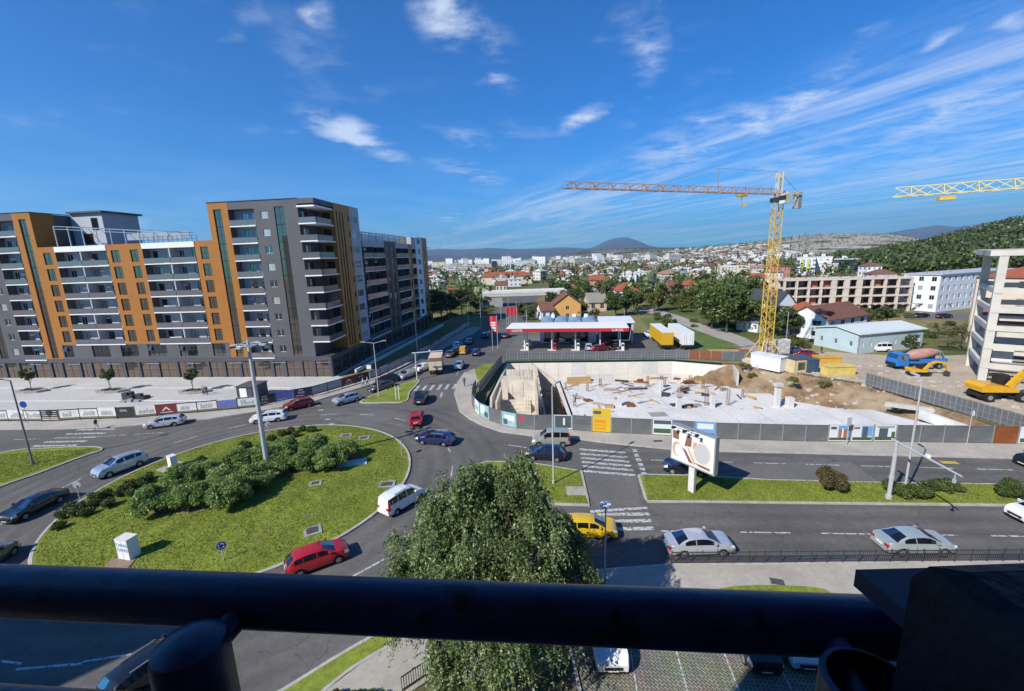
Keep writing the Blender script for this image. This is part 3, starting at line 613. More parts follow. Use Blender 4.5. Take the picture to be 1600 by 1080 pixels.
def balcony_bay(F, a0, a1, levels, top, back=1.5, slabm=None, wallm=None, divider=None, doors=((.1, .36), (.55, .8)), proud=.12, railh=1.0, rail=None, seed=0):
    """recessed balconies: back wall with doors, floor slabs with pale edges, glazed railings"""
    slabm = slabm or wht; wallm = wallm or lgrey; rnd = random.Random(seed)
    n = len(levels); z0 = levels[0]
    ops = []; W_ = a1 - a0
    for z in levels:
        for p, q in doors: ops.append((a0 + W_ * p, a0 + W_ * q, z + .12, z + 2.35))
    F.wall(a0, a1, z0, top, ops, wallm, 'back_wall', .15, back)
    m = MB(); F.box(a0 - .02, a0 + .0, 0, back, z0, top, None, '', m); F.box(a1, a1 + .02, 0, back, z0, top, None, '', m); m.done('side_wall', grey_c, F.par)
    for z in levels:
        for i, (p, q) in enumerate(doors):
            w = F.win(a0 + W_ * p, a0 + W_ * q, z + .12, z + 2.35, back + .08, 2, 1, fm=frame_m if (i + seed) % 2 else frame_w, name='balcony_door')
        F.box(a0 + .02, a1 - .02, -proud, back, z - .2, z, slabm, 'balcony_slab')
        r = MB(); F.box(a0 + .06, a1 - .06, -proud + .03, -proud + .06, z + .06, z + railh, None, '', r); ro = r.done('balcony_railing', rail or rail_g, F.par)
        h = MB(); F.box(a0 + .04, a1 - .04, -proud + .02, -proud + .08, z + railh + .003, z + railh + .05, None, '', h); h.done('handrail', frame_m, ro)
        if rnd.random() < .45:
            x = a0 + W_ * rnd.uniform(.1, .8); ac = MB(); F.box(x, x + .8, back - .32, back - .02, z + 1.5 + rnd.random() * .5, z + 2.1, None, '', ac); ac.done('air_conditioner', white_m, F.par)
    for z in levels:
        q = rnd.random(); x = a0 + W_ * rnd.uniform(.12, .75)
        if q < .16: m = MB(); F.box(x, x + 1.1, -.03, .0, z + .35, z + 1.25, None, '', m); m.done('laundry', (curtain_m, pm('cloth_blue', (.10, .16, .34), .8), pm('cloth_red', (.36, .08, .07), .8))[rnd.randrange(3)], F.par)
        elif q < .34: m = MB(); p_ = F(x, .35, z); m.cyl(p_, (p_[0], p_[1], z + .35), .16, .2, 8); m.cyl((p_[0], p_[1], z + .35), (p_[0], p_[1], z + 1.1), .3, .08, 7); m.done('pot_plant', LEAFB, F.par)
        elif q < .5: m = MB(); F.box(x, x + .6, .3, .9, z, z + .75, None, '', m); F.box(x + .8, x + 1.2, .4, .8, z, z + .45, None, '', m); m.done('balcony_table', frame_w, F.par)
    if divider: F.box(divider - .12, divider + .12, -.02, back, z0, top, lgrey, 'partition')
AB = T('apartment_building', 'long ochre and grey apartment building with two towers behind the plaza', 'building', (UO.x, UO.y, 0), math.atan2(-.112, .9937))
FR = Fac(AB, (0, 0, 0), 0)          # a = -u
def tower(sg):
    """front of a stair tower; sg=1 right tower, sg=-1 its mirror on the left"""
    U = (lambda u0, u1: (-u1, -u0)) if sg > 0 else (lambda u0, u1: (-(78 - u0), -(78 - u1)))
    a0, a1 = U(16.4, 20.4); g = U(17.7, 19.3)
    FR.wall(a0, a1, 4.2, 33.1, [(g[0], g[1], 4.3, 31.9)], orange, 'ochre_pier', .3)
    for k in range(9):
        FR.win(g[0], g[1], 4.3 + k * 3.0667, 4.3 + (k + 1) * 3.0667 - .03, .2, 2, 2, pm_=pane_t, fw=.05)
    b = U(11.3, 16.4)
    balcony_bay(FR, b[0], b[1], LV, 31.75, seed=3 if sg > 0 else 4, doors=((.32, .55), (.68, .92)) if sg > 0 else ((.08, .3), (.5, .72)))
    FR.wall(b[0], b[1], 31.75, 33.1, [], grey_c, 'fascia', 1.5)
    c = U(2.9, 11.3); wv = U(8.7, 10.1); gv = U(5.5, 7.4)
    ops = [(wv[0], wv[1], z + 1.1, z + 2.4) for z in LV] + [(gv[0], gv[1], 4.3, 31.9)]
    FR.wall(c[0], c[1], 4.2, 33.1, ops, grey_c, 'wall', .25)
    for z in LV: FR.win(wv[0], wv[1], z + 1.1, z + 2.4, .12, 2, 1, fm=frame_w)
    for k in range(9): FR.win(gv[0], gv[1], 4.3 + k * 3.0667, 4.3 + (k + 1) * 3.0667 - .03, .15, 2, 2, pm_=pane_t, fw=.05)
tower(1); tower(-1)
# wing between the towers
def pier(u0, u1, wins):
    ops = [(-w1, -w0, z + .45, z + 2.75) for w0, w1 in wins for z in LV[1:7]]
    FR.wall(-u1, -u0, 7.1, 26.5, ops, orange, 'ochre_pier', .3)
    for o in ops: FR.win(o[0], o[1], o[2], o[3], .16, 2, 2, pm_=pane_t)
pier(20.4, 24.2, [(21.5, 23.15)]); pier(35.15, 42.75, [(36.1, 37.8), (40.1, 41.9)]); pier(53.95, 57.6, [(54.9, 56.7)])
for u0, u1, um, sd_ in ((24.2, 35.15, 29.6, 5), (42.75, 53.95, 48.5, 8)):
    balcony_bay(FR, -u1, -um, LV[1:7], 25.45, seed=sd_, doors=((.1, .34), (.62, .84)))
    balcony_bay(FR, -um, -u0, LV[1:7], 25.45, seed=sd_ + 1, doors=((.1, .34), (.62, .84)), divider=-um)
    FR.box(-u1, -u0, -.1, 1.6, 25.45, 26.45, wht, 'parapet_band')
mz = [(46.7, 50.7), (40.3, 44.2), (34.0, 38.2), (27.4, 31.3), (21.4, 24.1), (55.0, 57.3)]
FR.wall(-57.6, -20.4, 4.2, 7.1, [(-b, -a, 4.5, 6.95) for a, b in mz], grey_c, 'mezzanine_wall', .3)
for i, (a, b) in enumerate(mz):
    FR.win(-b, -a, 4.5, 6.95, .18, 4 if b - a > 3 else 3, 2)
    if i in (2, 3, 5):                                          # sashes tilted open
        m = MB(); m.box(0, .75, -.02, .02, 0, 1.1); m.done('open_sash', pane_t, AB, loc=FR(-b + .15, -.25, 5.7), rot=(R_(-24), 0, 0))
# shop fronts
gl = []; a = -75.0
while a < -1.0:
    w = random.choice((2.6, 3.4, 4.2)); gl.append((a + .35, min(a + w, -.3) - .25, .15, 3.35)); a += w
FR.wall(-75.5, 0, 0, 4.2, gl, dgrey, 'shopfront_wall', .35)
for o in gl: FR.win(o[0], o[1], o[2], o[3], .2, 2, 2, fw=.07, pm_=pane_t, name='shop_window')
m = MB()
for k in range(0, 75, 9): m.box(-75 + k, -75 + k + 2.8, -.06, -.01, 3.0, 3.1)
m.done('sign_rail', steel, AB)
# body behind the skins
def body(u0, u1, v0, v1, z0, z1, mat, name='core'):
    m = MB(); m.box(-u1, -u0, v0, v1, z0, z1); return m.done(name, mat, AB)
body(3.2, 20.3, 1.62, 18, 0, 33.0, grey_c); body(57.7, 75, 1.62, 18, 0, 33.0, grey_c); body(20.42, 57.6, 1.62, 16, 0, 26.3, grey_c)
body(.1, 3.2, 7.3, 17.9, 0, 33.0, brown_c)
for u0, u1, z, v1 in ((2.9, 20.4, 33.1, 18), (57.6, 75.1, 33.1, 18)):
    m = MB()
    for b in ((-u1 - .08, -u0 + .08, -.08, .3), (-u1 - .08, -u0 + .08, v1 - .3, v1), (-u1 - .08, -u1 + .3, .3, v1 - .3), (-u0 - .3, -u0 + .08, .3, v1 - .3)): m.box(*b, z, z + .12)
    m.done('coping', frame_m, AB)
# tower flanks above the wing
for b in ((-20.42, -20.40, .3, 4.5), (-57.6, -57.58, .3, 4.0)): m = MB(); m.box(*b, 26.4, 33.1); m.done('ochre_flank', orange, AB)
# corner balconies with a slanted prow
m = MB()
for z in LV[1:] + [31.9]:
    t = .22 if z < 31 else .3
    m.prism([(-3.0, -.15), (.35, -.15), (.55, .3), (-.1, 7.2), (-3.0, 7.2)], z - t, z)
m.done('balcony_slab', wht, AB)
m = MB(); m.prism([(-3.0, -.1), (.3, -.1), (-.05, 7.2), (-3.0, 7.2)], 32.2, 33.1); m.done('fascia', grey_c, AB)
for z in LV[1:]:
    m = MB(); m.quad((-2.95, -.08, z), (.3, -.08, z), (.3, -.08, z + 1.0), (-2.95, -.08, z + 1.0)); m.quad((.3, -.08, z), (.45, .35, z), (.45, .35, z + 1), (.3, -.08, z + 1)); m.quad((.45, .35, z), (-.1, 6.2, z), (-.1, 6.2, z + 1), (.45, .35, z + 1))
    o = m.done('balcony_railing', rail_g, AB)
    h = MB(); h.tube([(-2.95, -.08, z + 1.02), (.3, -.08, z + 1.02), (.45, .35, z + 1.02), (-.1, 6.2, z + 1.02)], .03, 4); h.done('handrail', frame_m, o)
SD = Fac(AB, (.1, 0, 0), R_(90))      # street side, a = v
m = MB(); m.quad((-3.0, 0, 4.2), (-3.0, 7.3, 4.2), (-3.0, 7.3, 33), (-3.0, 0, 33)); m.done('inner_wall', dgrey, AB)
for z in LV[1:]: window(AB, (-2.98, 1.2, z + .1), R_(90), 1.9, 2.25, 2, 1, name='balcony_door'); window(AB, (-2.4, 7.27, z + .1), 0, 1.6, 2.25, 2, 1, name='balcony_door')
ops = [(7.9 + k * 1.15, 8.5 + k * 1.15, 4.6, 31.6) for k in range(3)] + [(12.4, 13.2, z + 1.0, z + 2.2) for z in LV]
SD.wall(7.2, 13.7, 4.2, 33.1, ops, brown_c, 'ochre_pier', .25, -.02)
for k in range(3):
    for j in range(9): SD.win(7.9 + k * 1.15, 8.5 + k * 1.15, 4.6 + j * 3, 4.6 + (j + 1) * 3 - .02, .1, 1, 2, pm_=pane_t, fw=.04)
for z in LV: SD.win(12.4, 13.2, z + 1, z + 2.2, .1)
SD.wall(13.7, 17.9, 4.2, 33.1, [(14.1, 16.9, z + .9, z + 2.4) for z in LV], lgrey, 'white_wall', .25, -.02)
for z in LV: SD.win(14.1, 16.9, z + .9, z + 2.4, .1, 3, 1, fm=frame_w)
go = [(.6 + k * 3.4, 3.6 + k * 3.4, .2, 3.4) for k in range(5)]
SD.wall(0, 18.4, 0, 4.2, go, dgrey, 'shopfront_wall', .3, -.03)
for o in go: SD.win(o[0], o[1], o[2], o[3], .12, 2, 2, pm_=pane_t, name='shop_window')
m = MB(); m.box(-3.2, 0, 0.02, 7.2, 4.0, 4.2); m.done('podium_roof', dgrey, AB)
# rooftop rooms and pergola steelwork
m = MB(); m.box(-57.4, -50, 7, 15, 26.3, 33.4); m.done('penthouse', lgrey, AB)
m = MB(); m.prism([(-57.5, 6.4), (-49.3, 6.4), (-49.3, 15.5), (-57.5, 15.5)], 33.4, 33.75); m.done('penthouse_roof', dgrey, AB)
m = MB(); m.box(-55, -53, 6.9, 6.99, 27.2, 29.3); m.box(-52.6, -51.2, 6.9, 6.99, 30.0, 32.4); m.done('penthouse_window', pane_m, AB)
m = MB()
for k in range(9):
    x = -54 + k * 3.0; m.bar((x, .8, 26.4), (x, .8, 30.4 - k * .25), .14); m.bar((x, .8, 30.4 - k * .25), (x, 6.8, 30.6 - k * .25), .1)
for d, dz in ((.8, 0), (.8, -.5), (4.0, .1)): m.bar((-54, d, 30.4 + dz), (-30, d, 28.4 + dz), .1)
m.box(-45, -31, 6.8, 6.9, 27.6, 28.9)
m.done('pergola', steel, AB)
m = MB()
for k in range(12): m.bar((-24 - k * 1.0, .6, 26.45), (-24 - k * 1.0, .6, 27.6), .05)
m.bar((-24, .6, 27.6), (-36, .6, 27.6), .05); m.bar((-24, .6, 27.0), (-36, .6, 27.0), .04); m.done('roof_railing', frame_m, AB)
# second block along the avenue
S2 = T('apartment_building', 'shaded dark apartment block with tiers of balconies along the avenue', 'building', (UO.x, UO.y, 0), math.atan2(-.112, .9937))
S2['group'] = 'apartment buildings'; AB['group'] = 'apartment buildings'
SF = Fac(S2, (.1, 0, 0), R_(90)); LB = [4.05 + 3.1 * k for k in range(7)]
dk = pm('taupe_render', (.135, .125, .12), .7, ns=.4, na=.12)
for a0, a1, sd_ in ((18.6, 24.4, 1), (24.4, 30.8, 2), (38.6, 43.6, 3), (43.6, 48.4, 4)):
    balcony_bay(SF, a0, a1, LB, 25.0, back=1.6, wallm=dk, seed=sd_, doors=((.12, .4), (.55, .9)))
SF.wall(18.6, 30.8, 25.0, 26.3, [], lgrey, 'parapet_band', 1.6); SF.wall(38.6, 48.4, 25.0, 26.3, [], lgrey, 'parapet_band', 1.6)
SF.wall(30.8, 38.6, 4.05, 26.6, [(32.2, 33.6, 4.5, 25.6), (35.6, 37.0, 4.5, 25.6)], dgrey, 'stair_wall', .25)
for a in (32.2, 35.6):
    for j in range(7): SF.win(a, a + 1.4, 4.5 + j * 3.01, 4.5 + (j + 1) * 3.01 - .03, .1, 2, 2, pm_=pane_t, fw=.05)
SF.wall(48.4, 51.6, 4.05, 26.3, [(49.4, 50.4, z + .5, z + 2.6) for z in LB], brown_c, 'ochre_pier', .25)
for z in LB: SF.win(49.4, 50.4, z + .5, z + 2.6, .1, 1, 2)
balcony_bay(SF, 51.6, 55.2, LB, 25.0, back=1.4, wallm=dk, seed=9, doors=((.2, .8),)); SF.wall(51.6, 55.2, 25, 28.4, [], lgrey, 'fascia', 1.4)
L8 = LB + [25.75]
SF.wall(55.2, 61.5, 4.05, 28.6, [(56.8, 59.6, z + .8, z + 2.3) for z in L8], wht, 'white_wall', .25, -.05)
for z in L8: SF.win(56.8, 59.6, z + .8, z + 2.3, .1, 3, 1)
SF.wall(61.5, 67, 4.05, 28.6, [(63, 64.2, z + .8, z + 2.3) for z in L8], brown_c, 'ochre_pier', .25)
for z in L8: SF.win(63, 64.2, z + .8, z + 2.3, .1)
go = [(19 + k * 4.0, 22.2 + k * 4.0, .2, 3.3) for k in range(12)]
SF.wall(18.5, 67.2, 0, 4.05, go, dgrey, 'shopfront_wall', .3, -.04)
for o in go: SF.win(o[0], o[1], o[2], o[3], .12, 2, 2, pm_=pane_t, name='shop_window')
m = MB(); m.box(-20, -1.62, 18.5, 67, 0, 26.2); m.box(-20, -1.5, 51.7, 66.9, 26.2, 28.5); m.done('core', dk, S2)
m = MB(); m.box(-14, -3.5, 22, 50, 26.2, 28.4); m.done('penthouse', wht, S2)
m = MB()
for k in range(8):
    y = 20 + k * 4; m.bar((-.6, y, 26.2), (-.6, y, 28.3), .1); m.bar((-.6, y, 28.3), (-4, y, 28.6), .08)
m.bar((-.6, 20, 28.3), (-.6, 48, 28.3), .1); m.done('pergola', frame_m, S2)
m = MB()
for z in L8: m.box(0, 1.0, 67.0, 68.2, z - .15, z)
m.done('end_balcony', wht, S2)
# the block the photograph was taken from and its neighbour: they only cast shade and are mirrored in the glass
own = T('apartment_building', 'grey apartment building that carries the balcony of the viewer', 'building', (0, 0, 0), 0, 'apartment buildings')
m = MB(); m.box(-12.3, 60, -16, -1.6, -.1, 28.5); m.done('wall', grey_c, own)
m = MB()
for k in range(8):
    for j in range(22):
        m.box(-9.5 + j * 3, -8 + j * 3, -1.62, -1.58, 1 + k * 3.1, 2.6 + k * 3.1)
m.done('window', pane_m, own)
m = MB(); m.box(-1.6, 3.2, -1.6, .82, 19.75, 19.97); m.done('balcony_floor', conc_d, own)
m = MB(); m.box(-1.6, 3.2, -1.6, .9, 22.85, 23.05); m.done('balcony_floor', conc_d, own)
nb = T('apartment_building', 'neighbouring grey apartment building left of the viewer, out of frame', 'building', (0, 0, 0), 0, 'apartment buildings')
m = MB(); m.prism([(-110, -1), (-110, -18), (-70, -18), (-48.3, -1)], -.1, 33); m.done('wall', grey_c, nb)
# ------------------------------------------------------------------ cars
tyre_m = pm('tyre', (.014, .014, .015), .85); rim_m = pm('alloy_rim', (.42, .43, .45), .35, .5, .7)
car_glass = glassm('car_glass', (.008, .009, .012), .07, .02, .42)
lamp_w = pm('headlamp', (.75, .78, .8), .15, .6, coat=.6); lamp_r = pm('tail_lamp', (.35, .012, .012), .2, .5, coat=.6)
plate_m = pm('number_plate', (.7, .7, .7), .5); trim_m = pm('car_trim', (.018, .018, .02), .45)
def paint(name, col, metal=.25): return pm('paint_' + name, col, .32, .5, metal, coat=.9)
CP = dict(silver=paint('silver', (.60, .62, .66), .5), white=paint('white', (.70, .71, .72), 0), black=paint('black', (.010, .010, .013), .2), red=paint('red', (.42, .012, .018), .15), dred=paint('dark_red', (.22, .012, .02), .2),
          navy=paint('navy', (.018, .028, .11), .3), dnavy=paint('dark_navy', (.012, .016, .04), .3), beige=paint('beige', (.50, .49, .44), .5), grey=paint('grey', (.10, .105, .11), .5), yellow=paint('yellow', (.62, .40, .01), 0),
          pale=paint('pale_green_silver', (.50, .56, .56), .5), bluegrey=paint('blue_grey', (.40, .48, .56), .5), taxi=paint('ochre', (.45, .28, .02), 0))
KIND = {  # L, W, top profile [(x, z)], belt, key x: rear glass (x0,x1), windscreen(top,base), side windows, wheels, sill
 'hatch': dict(L=4.25, W=1.78, top=[(-2.12, .52), (-2.09, .86), (-1.99, 1.02), (-1.50, 1.40), (-.9, 1.475), (-.1, 1.48), (.38, 1.43), (1.18, 1.05), (1.75, .96), (2.0, .85), (2.09, .7), (2.12, .55)], rg=(-1.99, -1.5), ws=(.38, 1.18), sw=[(-1.55, -1.0), (-.94, -.08), (0, .78)], wh=(-1.28, 1.30)),
 'sedan': dict(L=4.75, W=1.83, top=[(-2.37, .55), (-2.34, .92), (-2.25, 1.02), (-1.72, 1.06), (-.98, 1.38), (-.5, 1.44), (.05, 1.45), (.45, 1.41), (1.30, 1.03), (2.0, .95), (2.27, .84), (2.35, .7), (2.37, .55)], rg=(-1.72, -.98), ws=(.45, 1.30), sw=[(-1.25, -.5), (-.44, .86)], wh=(-1.38, 1.42)),
 'wagon': dict(L=4.7, W=1.8, top=[(-2.35, .52), (-2.32, .88), (-2.24, 1.03), (-1.92, 1.36), (-1.2, 1.46), (-.2, 1.48), (.42, 1.43), (1.28, 1.04), (1.95, .95), (2.23, .85), (2.32, .7), (2.35, .55)], rg=(-2.24, -1.92), ws=(.42, 1.28), sw=[(-1.88, -1.2), (-1.12, -.2), (-.12, .84)], wh=(-1.38, 1.40)),
 'suv': dict(L=4.6, W=1.88, top=[(-2.3, .58), (-2.27, 1.0), (-2.18, 1.15), (-1.85, 1.58), (-1.1, 1.68), (-.2, 1.7), (.4, 1.64), (1.18, 1.2), (1.9, 1.06), (2.2, .88), (2.3, .62)], rg=(-2.18, -1.85), ws=(.4, 1.18), sw=[(-1.8, -1.15), (-1.06, -.15), (-.07, .76)], wh=(-1.34, 1.38)),
 'van': dict(L=4.4, W=1.79, top=[(-2.2, .55), (-2.19, 1.0), (-2.16, 1.2), (-2.04, 1.74), (-1.4, 1.82), (-.2, 1.83), (.5, 1.74), (1.22, 1.16), (1.85, .98), (2.1, .8), (2.2, .58)], rg=(-2.16, -2.04), ws=(.5, 1.22), sw=[(-1.95, -1.1), (-1.02, -.12), (-.04, .84)], wh=(-1.38, 1.36)),
}
def car_meshes(kind):
    if ('car', kind) in CACHE: return CACHE[('car', kind)]
    K = KIND[kind]; L_, Wd = K['L'], K['W'] / 2; tx = [p[0] for p in K['top']]; tz = [p[1] for p in K['top']]
    xs = set(tx) | {K['rg'][0], K['rg'][1], *K['ws']}
    for a, b in K['sw']: xs |= {a, b}
    for xw in K['wh']: xs |= {xw + .37 * math.cos(math.pi * k / 6) for k in range(7)}
    xs |= set(np.linspace(tx[0], tx[-1], 13)); xs = sorted(xs); o = [xs[0]]
    key = {round(v, 4) for v in (*tx, *K['rg'], *K['ws'], *[q for s in K['sw'] for q in s])}
    for x in xs[1:]:
        if x - o[-1] > .055: o.append(x)
        elif round(x, 4) in key: o[-1] = x if round(o[-1], 4) not in key else o[-1]
    xs = o; zr = max(tz)
    belt0 = float(np.interp(K['ws'][1], tx, tz))
    def sec(x):
        zt = float(np.interp(x, tx, tz)); e = max(0, (abs(x) - (L_ / 2 - .75)) / .75); w = Wd * (1 - .16 * e ** 2.2)
        zs = .21 + .12 * e ** 3
        for xw in K['wh']:
            dx = abs(x - xw)
            if dx < .37: zs = max(zs, .31 + math.sqrt(.37 ** 2 - dx * dx) * .98)
        zb = min(zt - .005, belt0 - .06 + .05 * (-x / L_ + .2)); cabin = max(0, zt - zb)
        tum = .30 * cabin / max(.3, zr - belt0) * .55
        z1 = max(zs + .02, .32); z2 = max(zs + .05, min(.58, zb - .1)); z3 = max(zs + .07, min(.76, zb - .05)); zb = max(zb, z3 + .02); zt = max(zt, zb + .004)
        yr = w * .93 - min(tum, .26)
        return [(x, w * .84, zs), (x, w * .965, z1), (x, w, z2), (x, w * .985, z3), (x, w * .94, zb), (x, yr, zt - .055 * min(1, cabin / .2)), (x, yr - .13 * min(1, cabin / .2) - .02, zt - .012), (x, 0, zt + .012)]
    S = [sec(x) for x in xs]; B = MB(); parts = dict(windscreen=MB(), rear_window=MB(), side=[MB() for _ in range(2 * len(K['sw']))], head=[MB(), MB()], tail=[MB(), MB()])
    n = len(S[0])
    def fl(p): return (p[0], -p[1], p[2])
    vs = []
    for s in S: vs += list(s) + [fl(p) for p in s[:-1]]
    nn = 2 * n - 1; B.v = vs
    def vid(i, j, side): return i * nn + (j if side > 0 or j == n - 1 else n + j)
    def push(mb, q, off):
        q = [Vector(p) for p in q]; nrm = (q[1] - q[0]).cross(q[3] - q[0])
        if nrm.length < 1e-9: nrm = (q[2] - q[1]).cross(q[3] - q[1])
        c = sum(q, Vector()) / 4
        if nrm.dot(c - Vector((0, 0, .6))) < 0: nrm = -nrm
        nrm.normalize(); mb.add([p + nrm * off for p in q], [(0, 1, 2, 3)])
    for i in range(len(S) - 1):
        xa, xb = xs[i], xs[i + 1]; xm = (xa + xb) / 2
        for sd_ in (1, -1):
            for j in range(n - 1):
                f = (vid(i, j, sd_), vid(i + 1, j, sd_), vid(i + 1, j + 1, sd_), vid(i, j + 1, sd_)); B.f.append(f if sd_ < 0 else f[::-1]); B.m.append(0)
                q = [vs[k] for k in f]
                if j == 4:
                    for k, (a, b) in enumerate(K['sw']):
                        if a - .01 <= xa and xb <= b + .01:
                            c = [Vector(p) for p in q]; lo0, lo1, hi1, hi0 = c; qq = [lo0.lerp(hi0, .10), lo1.lerp(hi1, .10), lo1.lerp(hi1, .95), lo0.lerp(hi0, .95)]
                            push(parts['side'][k * 2 + (sd_ < 0)], qq, .006)
                if j == 6:
                    if K['ws'][0] - .01 <= xa and xb <= K['ws'][1] + .01: push(parts['windscreen'], q, .006)
                    if K['rg'][0] - .01 <= xa and xb <= K['rg'][1] + .01: push(parts['rear_window'], q, .006)
                if xm > L_ / 2 - .42 and j in (2, 3) and xm < L_ / 2 - .04: push(parts['head'][sd_ < 0], [Vector(p) for p in q] if j == 3 else [Vector(q[0]).lerp(Vector(q[3]), .5), Vector(q[1]).lerp(Vector(q[2]), .5), q[2], q[3]], .008)
                if xm < -L_ / 2 + .22 and j in (3, 4): push(parts['tail'][sd_ < 0], q, .008)
        B.f.append((vid(i, 0, 1), vid(i + 1, 0, 1), vid(i + 1, 0, -1), vid(i, 0, -1))); B.m.append(0)
    for i, rev in ((0, 0), (len(S) - 1, 1)):
        ring = [vid(i, j, 1) for j in range(n)] + [vid(i, j, -1) for j in range(n - 2, -1, -1)]; B.f.append(tuple(ring[::-1] if rev else ring)); B.m.append(0)
    # tail lamps on the closing face as well
    for k, sd_ in enumerate((1, -1)):
        zt = K['top'][1][1]; parts['tail'][k].box(-L_ / 2 - .012, -L_ / 2 + .05, min(sd_ * Wd * .52, sd_ * Wd * .82), max(sd_ * Wd * .52, sd_ * Wd * .82), zt - .22, zt - .04)
    out = dict(body=B.mesh('body', CP['silver'], True, 38))
    out['windscreen'] = parts['windscreen'].mesh('windscreen', car_glass, True); out['rear_window'] = parts['rear_window'].mesh('rear_window', car_glass, True)
    out['side'] = [p.mesh('side_window', car_glass, True) for p in parts['side'] if p.f]; out['head'] = [p.mesh('headlight', lamp_w) for p in parts['head']]; out['tail'] = [p.mesh('tail_light', lamp_r) for p in parts['tail']]
    m = MB(); m.box(L_ / 2 - .03, L_ / 2 + .012, -.48, .48, .44, .60); m.box(L_ / 2 - .06, L_ / 2 + .008, -.6, .6, .25, .36); out['grille'] = m.mesh('grille', trim_m)
    m = MB(); m.box(L_ / 2 - .02, L_ / 2 + .02, -.26, .26, .365, .435); out['pf'] = m.mesh('number_plate', plate_m)
    m = MB(); m.box(-L_ / 2 - .02, -L_ / 2 + .02, -.26, .26, .60, .72); out['pr'] = m.mesh('number_plate', plate_m)
    mm = []
    for sd_ in (1, -1):
        m = MB(); y = sd_ * (Wd * .93); x = K['sw'][-1][1] - .05; z = belt0 + .05; m.box(x - .06, x + .1, min(y, y + sd_ * .2), max(y, y + sd_ * .2), z, z + .14); mm.append(m.mesh('mirror', CP['silver']))
    out['mirror'] = mm
    m = MB(); m.box(-L_ * .36, L_ * .36, -Wd * .82, Wd * .82, .17, .24); out['under'] = m.mesh('underbody', trim_m)
    out['seam'] = []
    for xb in [b for a, b in K['sw'][:-1]] + [K['sw'][-1][1] + .08]:
        for sd_ in (1, -1):
            m = MB(); y = sd_ * Wd * 1.001; m.box(xb + .03, xb + .045, min(y, y - sd_ * .04), max(y, y - sd_ * .04), .36, .80); out['seam'].append(m.mesh('door_gap', trim_m))
    CACHE[('car', kind)] = out; return out
def wheel_mesh():
    if 'wheel' in CACHE: return CACHE['wheel']
    m = MB(); n = 20; prof = [(.20, -.10), (.29, -.105), (.315, -.08), (.315, .08), (.29, .105), (.20, .10)]
    m.rings([[(r * math.cos(2 * math.pi * i / n), y, r * math.sin(2 * math.pi * i / n)) for i in range(n)] for r, y in prof], cap0=False, cap1=False)
    t = m.mesh('tyre', tyre_m, True, 40); r = MB()
    r.rings([[(q * math.cos(2 * math.pi * i / n), y, q * math.sin(2 * math.pi * i / n)) for i in range(n)] for q, y in ((.215, .09), (.19, .095), (.19, .05))], cap0=False)
    for k in range(5):
        a = 2 * math.pi * k / 5; r.bar((0, .085, 0), (.2 * math.cos(a), .09, .2 * math.sin(a)), .05, .06)
    r.cyl((0, .06, 0), (0, .1, 0), .05, n=8); CACHE['wheel'] = (t, r.mesh('rim', rim_m)); return CACHE['wheel']
def car(kind, col, p, ang, label, scale=1.0, cat='car', extras=()):
    """p: ground point, ang: heading in world degrees"""
    M_ = car_meshes(kind); K = KIND[kind]; c = CP[col]
    t = T('car', label, cat, (p[0], p[1], p[2] if len(p) > 2 else 0.006), R_(ang), 'cars', scale)
    put('body', M_['body'], t, mat=c); put('windscreen', M_['windscreen'], t); put('rear_window', M_['rear_window'], t)
    for s in M_['side']: put('side_window', s, t)
    for s in M_['head']: put('headlight', s, t)
    for s in M_['tail']: put('tail_light', s, t)
    put('grille', M_['grille'], t); put('number_plate', M_['pf'], t); put('number_plate', M_['pr'], t); put('underbody', M_['under'], t); [put('door_gap', q, t) for q in M_['seam']]
    for s in M_['mirror']: put('mirror', s, t, mat=c)
    ty, ri = wheel_mesh()
    for xw in K['wh']:
        for sd_ in (1, -1):
            w = put('wheel', ty, t, (xw, sd_ * (K['W'] / 2 - .13), .315), 0 if sd_ > 0 else math.pi); put('rim', ri, w)
    if 'rails' in extras:
        for sd_ in (1, -1):
            m = MB(); y = sd_ * K['W'] * .33; zt = max(q[1] for q in K['top']); m.bar((-1.3, y, zt + .03), (.3, y, zt + .03), .04, .05); m.done('roof_rail', steel if 'rails' in extras else trim_m, t)
    if 'taxi' in extras:
        m = MB(); m.box(-.15, .1, -.3, .3, 1.49, 1.62); m.done('roof_sign', white_m, t)
    return t
def car2(kind, col, rear, front, label, **k):
    """place by the pixels of the ground under the rear and the front end"""
    a, b = G(*rear), G(*front); d = b - a; return car(kind, col, (a + b) / 2, math.degrees(math.atan2(d.y, d.x)), label, **k)
car2('suv', 'bluegrey', (225, 722), (152, 749), 'silver-blue SUV on the ring left of the island', extras=('rails',))
car2('sedan', 'black', (97, 778), (12, 820), 'black sedan entering the left side of the roundabout')
car('hatch', 'grey', G(-22, 888), 100, 'grey car cut off by the left edge of the picture')
car2('wagon', 'silver', (287, 662), (231, 669), 'silver estate car on the ring below the plaza hoarding')
car2('wagon', 'white', (448, 655), (394, 661), 'white estate car behind the tall lamp mast', extras=('rails',))
car2('hatch', 'dred', (487, 633), (447, 642), 'dark red car against the kerb beside the hoarding')
car2('hatch', 'bluegrey', (560, 624), (524, 634), 'silver hatchback entering the ring beside the grassy splitter island')
car2('sedan', 'grey', (611, 604), (581, 613), 'dark grey sedan queueing left of the splitter island'); car2('hatch', 'black', (618, 595), (594, 601), 'black car behind the dark grey sedan in the queue')
car2('wagon', 'pale', (648, 585), (624, 595), 'silver car waiting just left of the signal mast'); car2('hatch', 'white', (668, 576), (651, 583), 'white hatchback between the signal mast and the box truck')
car2('sedan', 'bluegrey', (715, 579), (721, 570), 'pale sedan driving away to the right of the box truck')
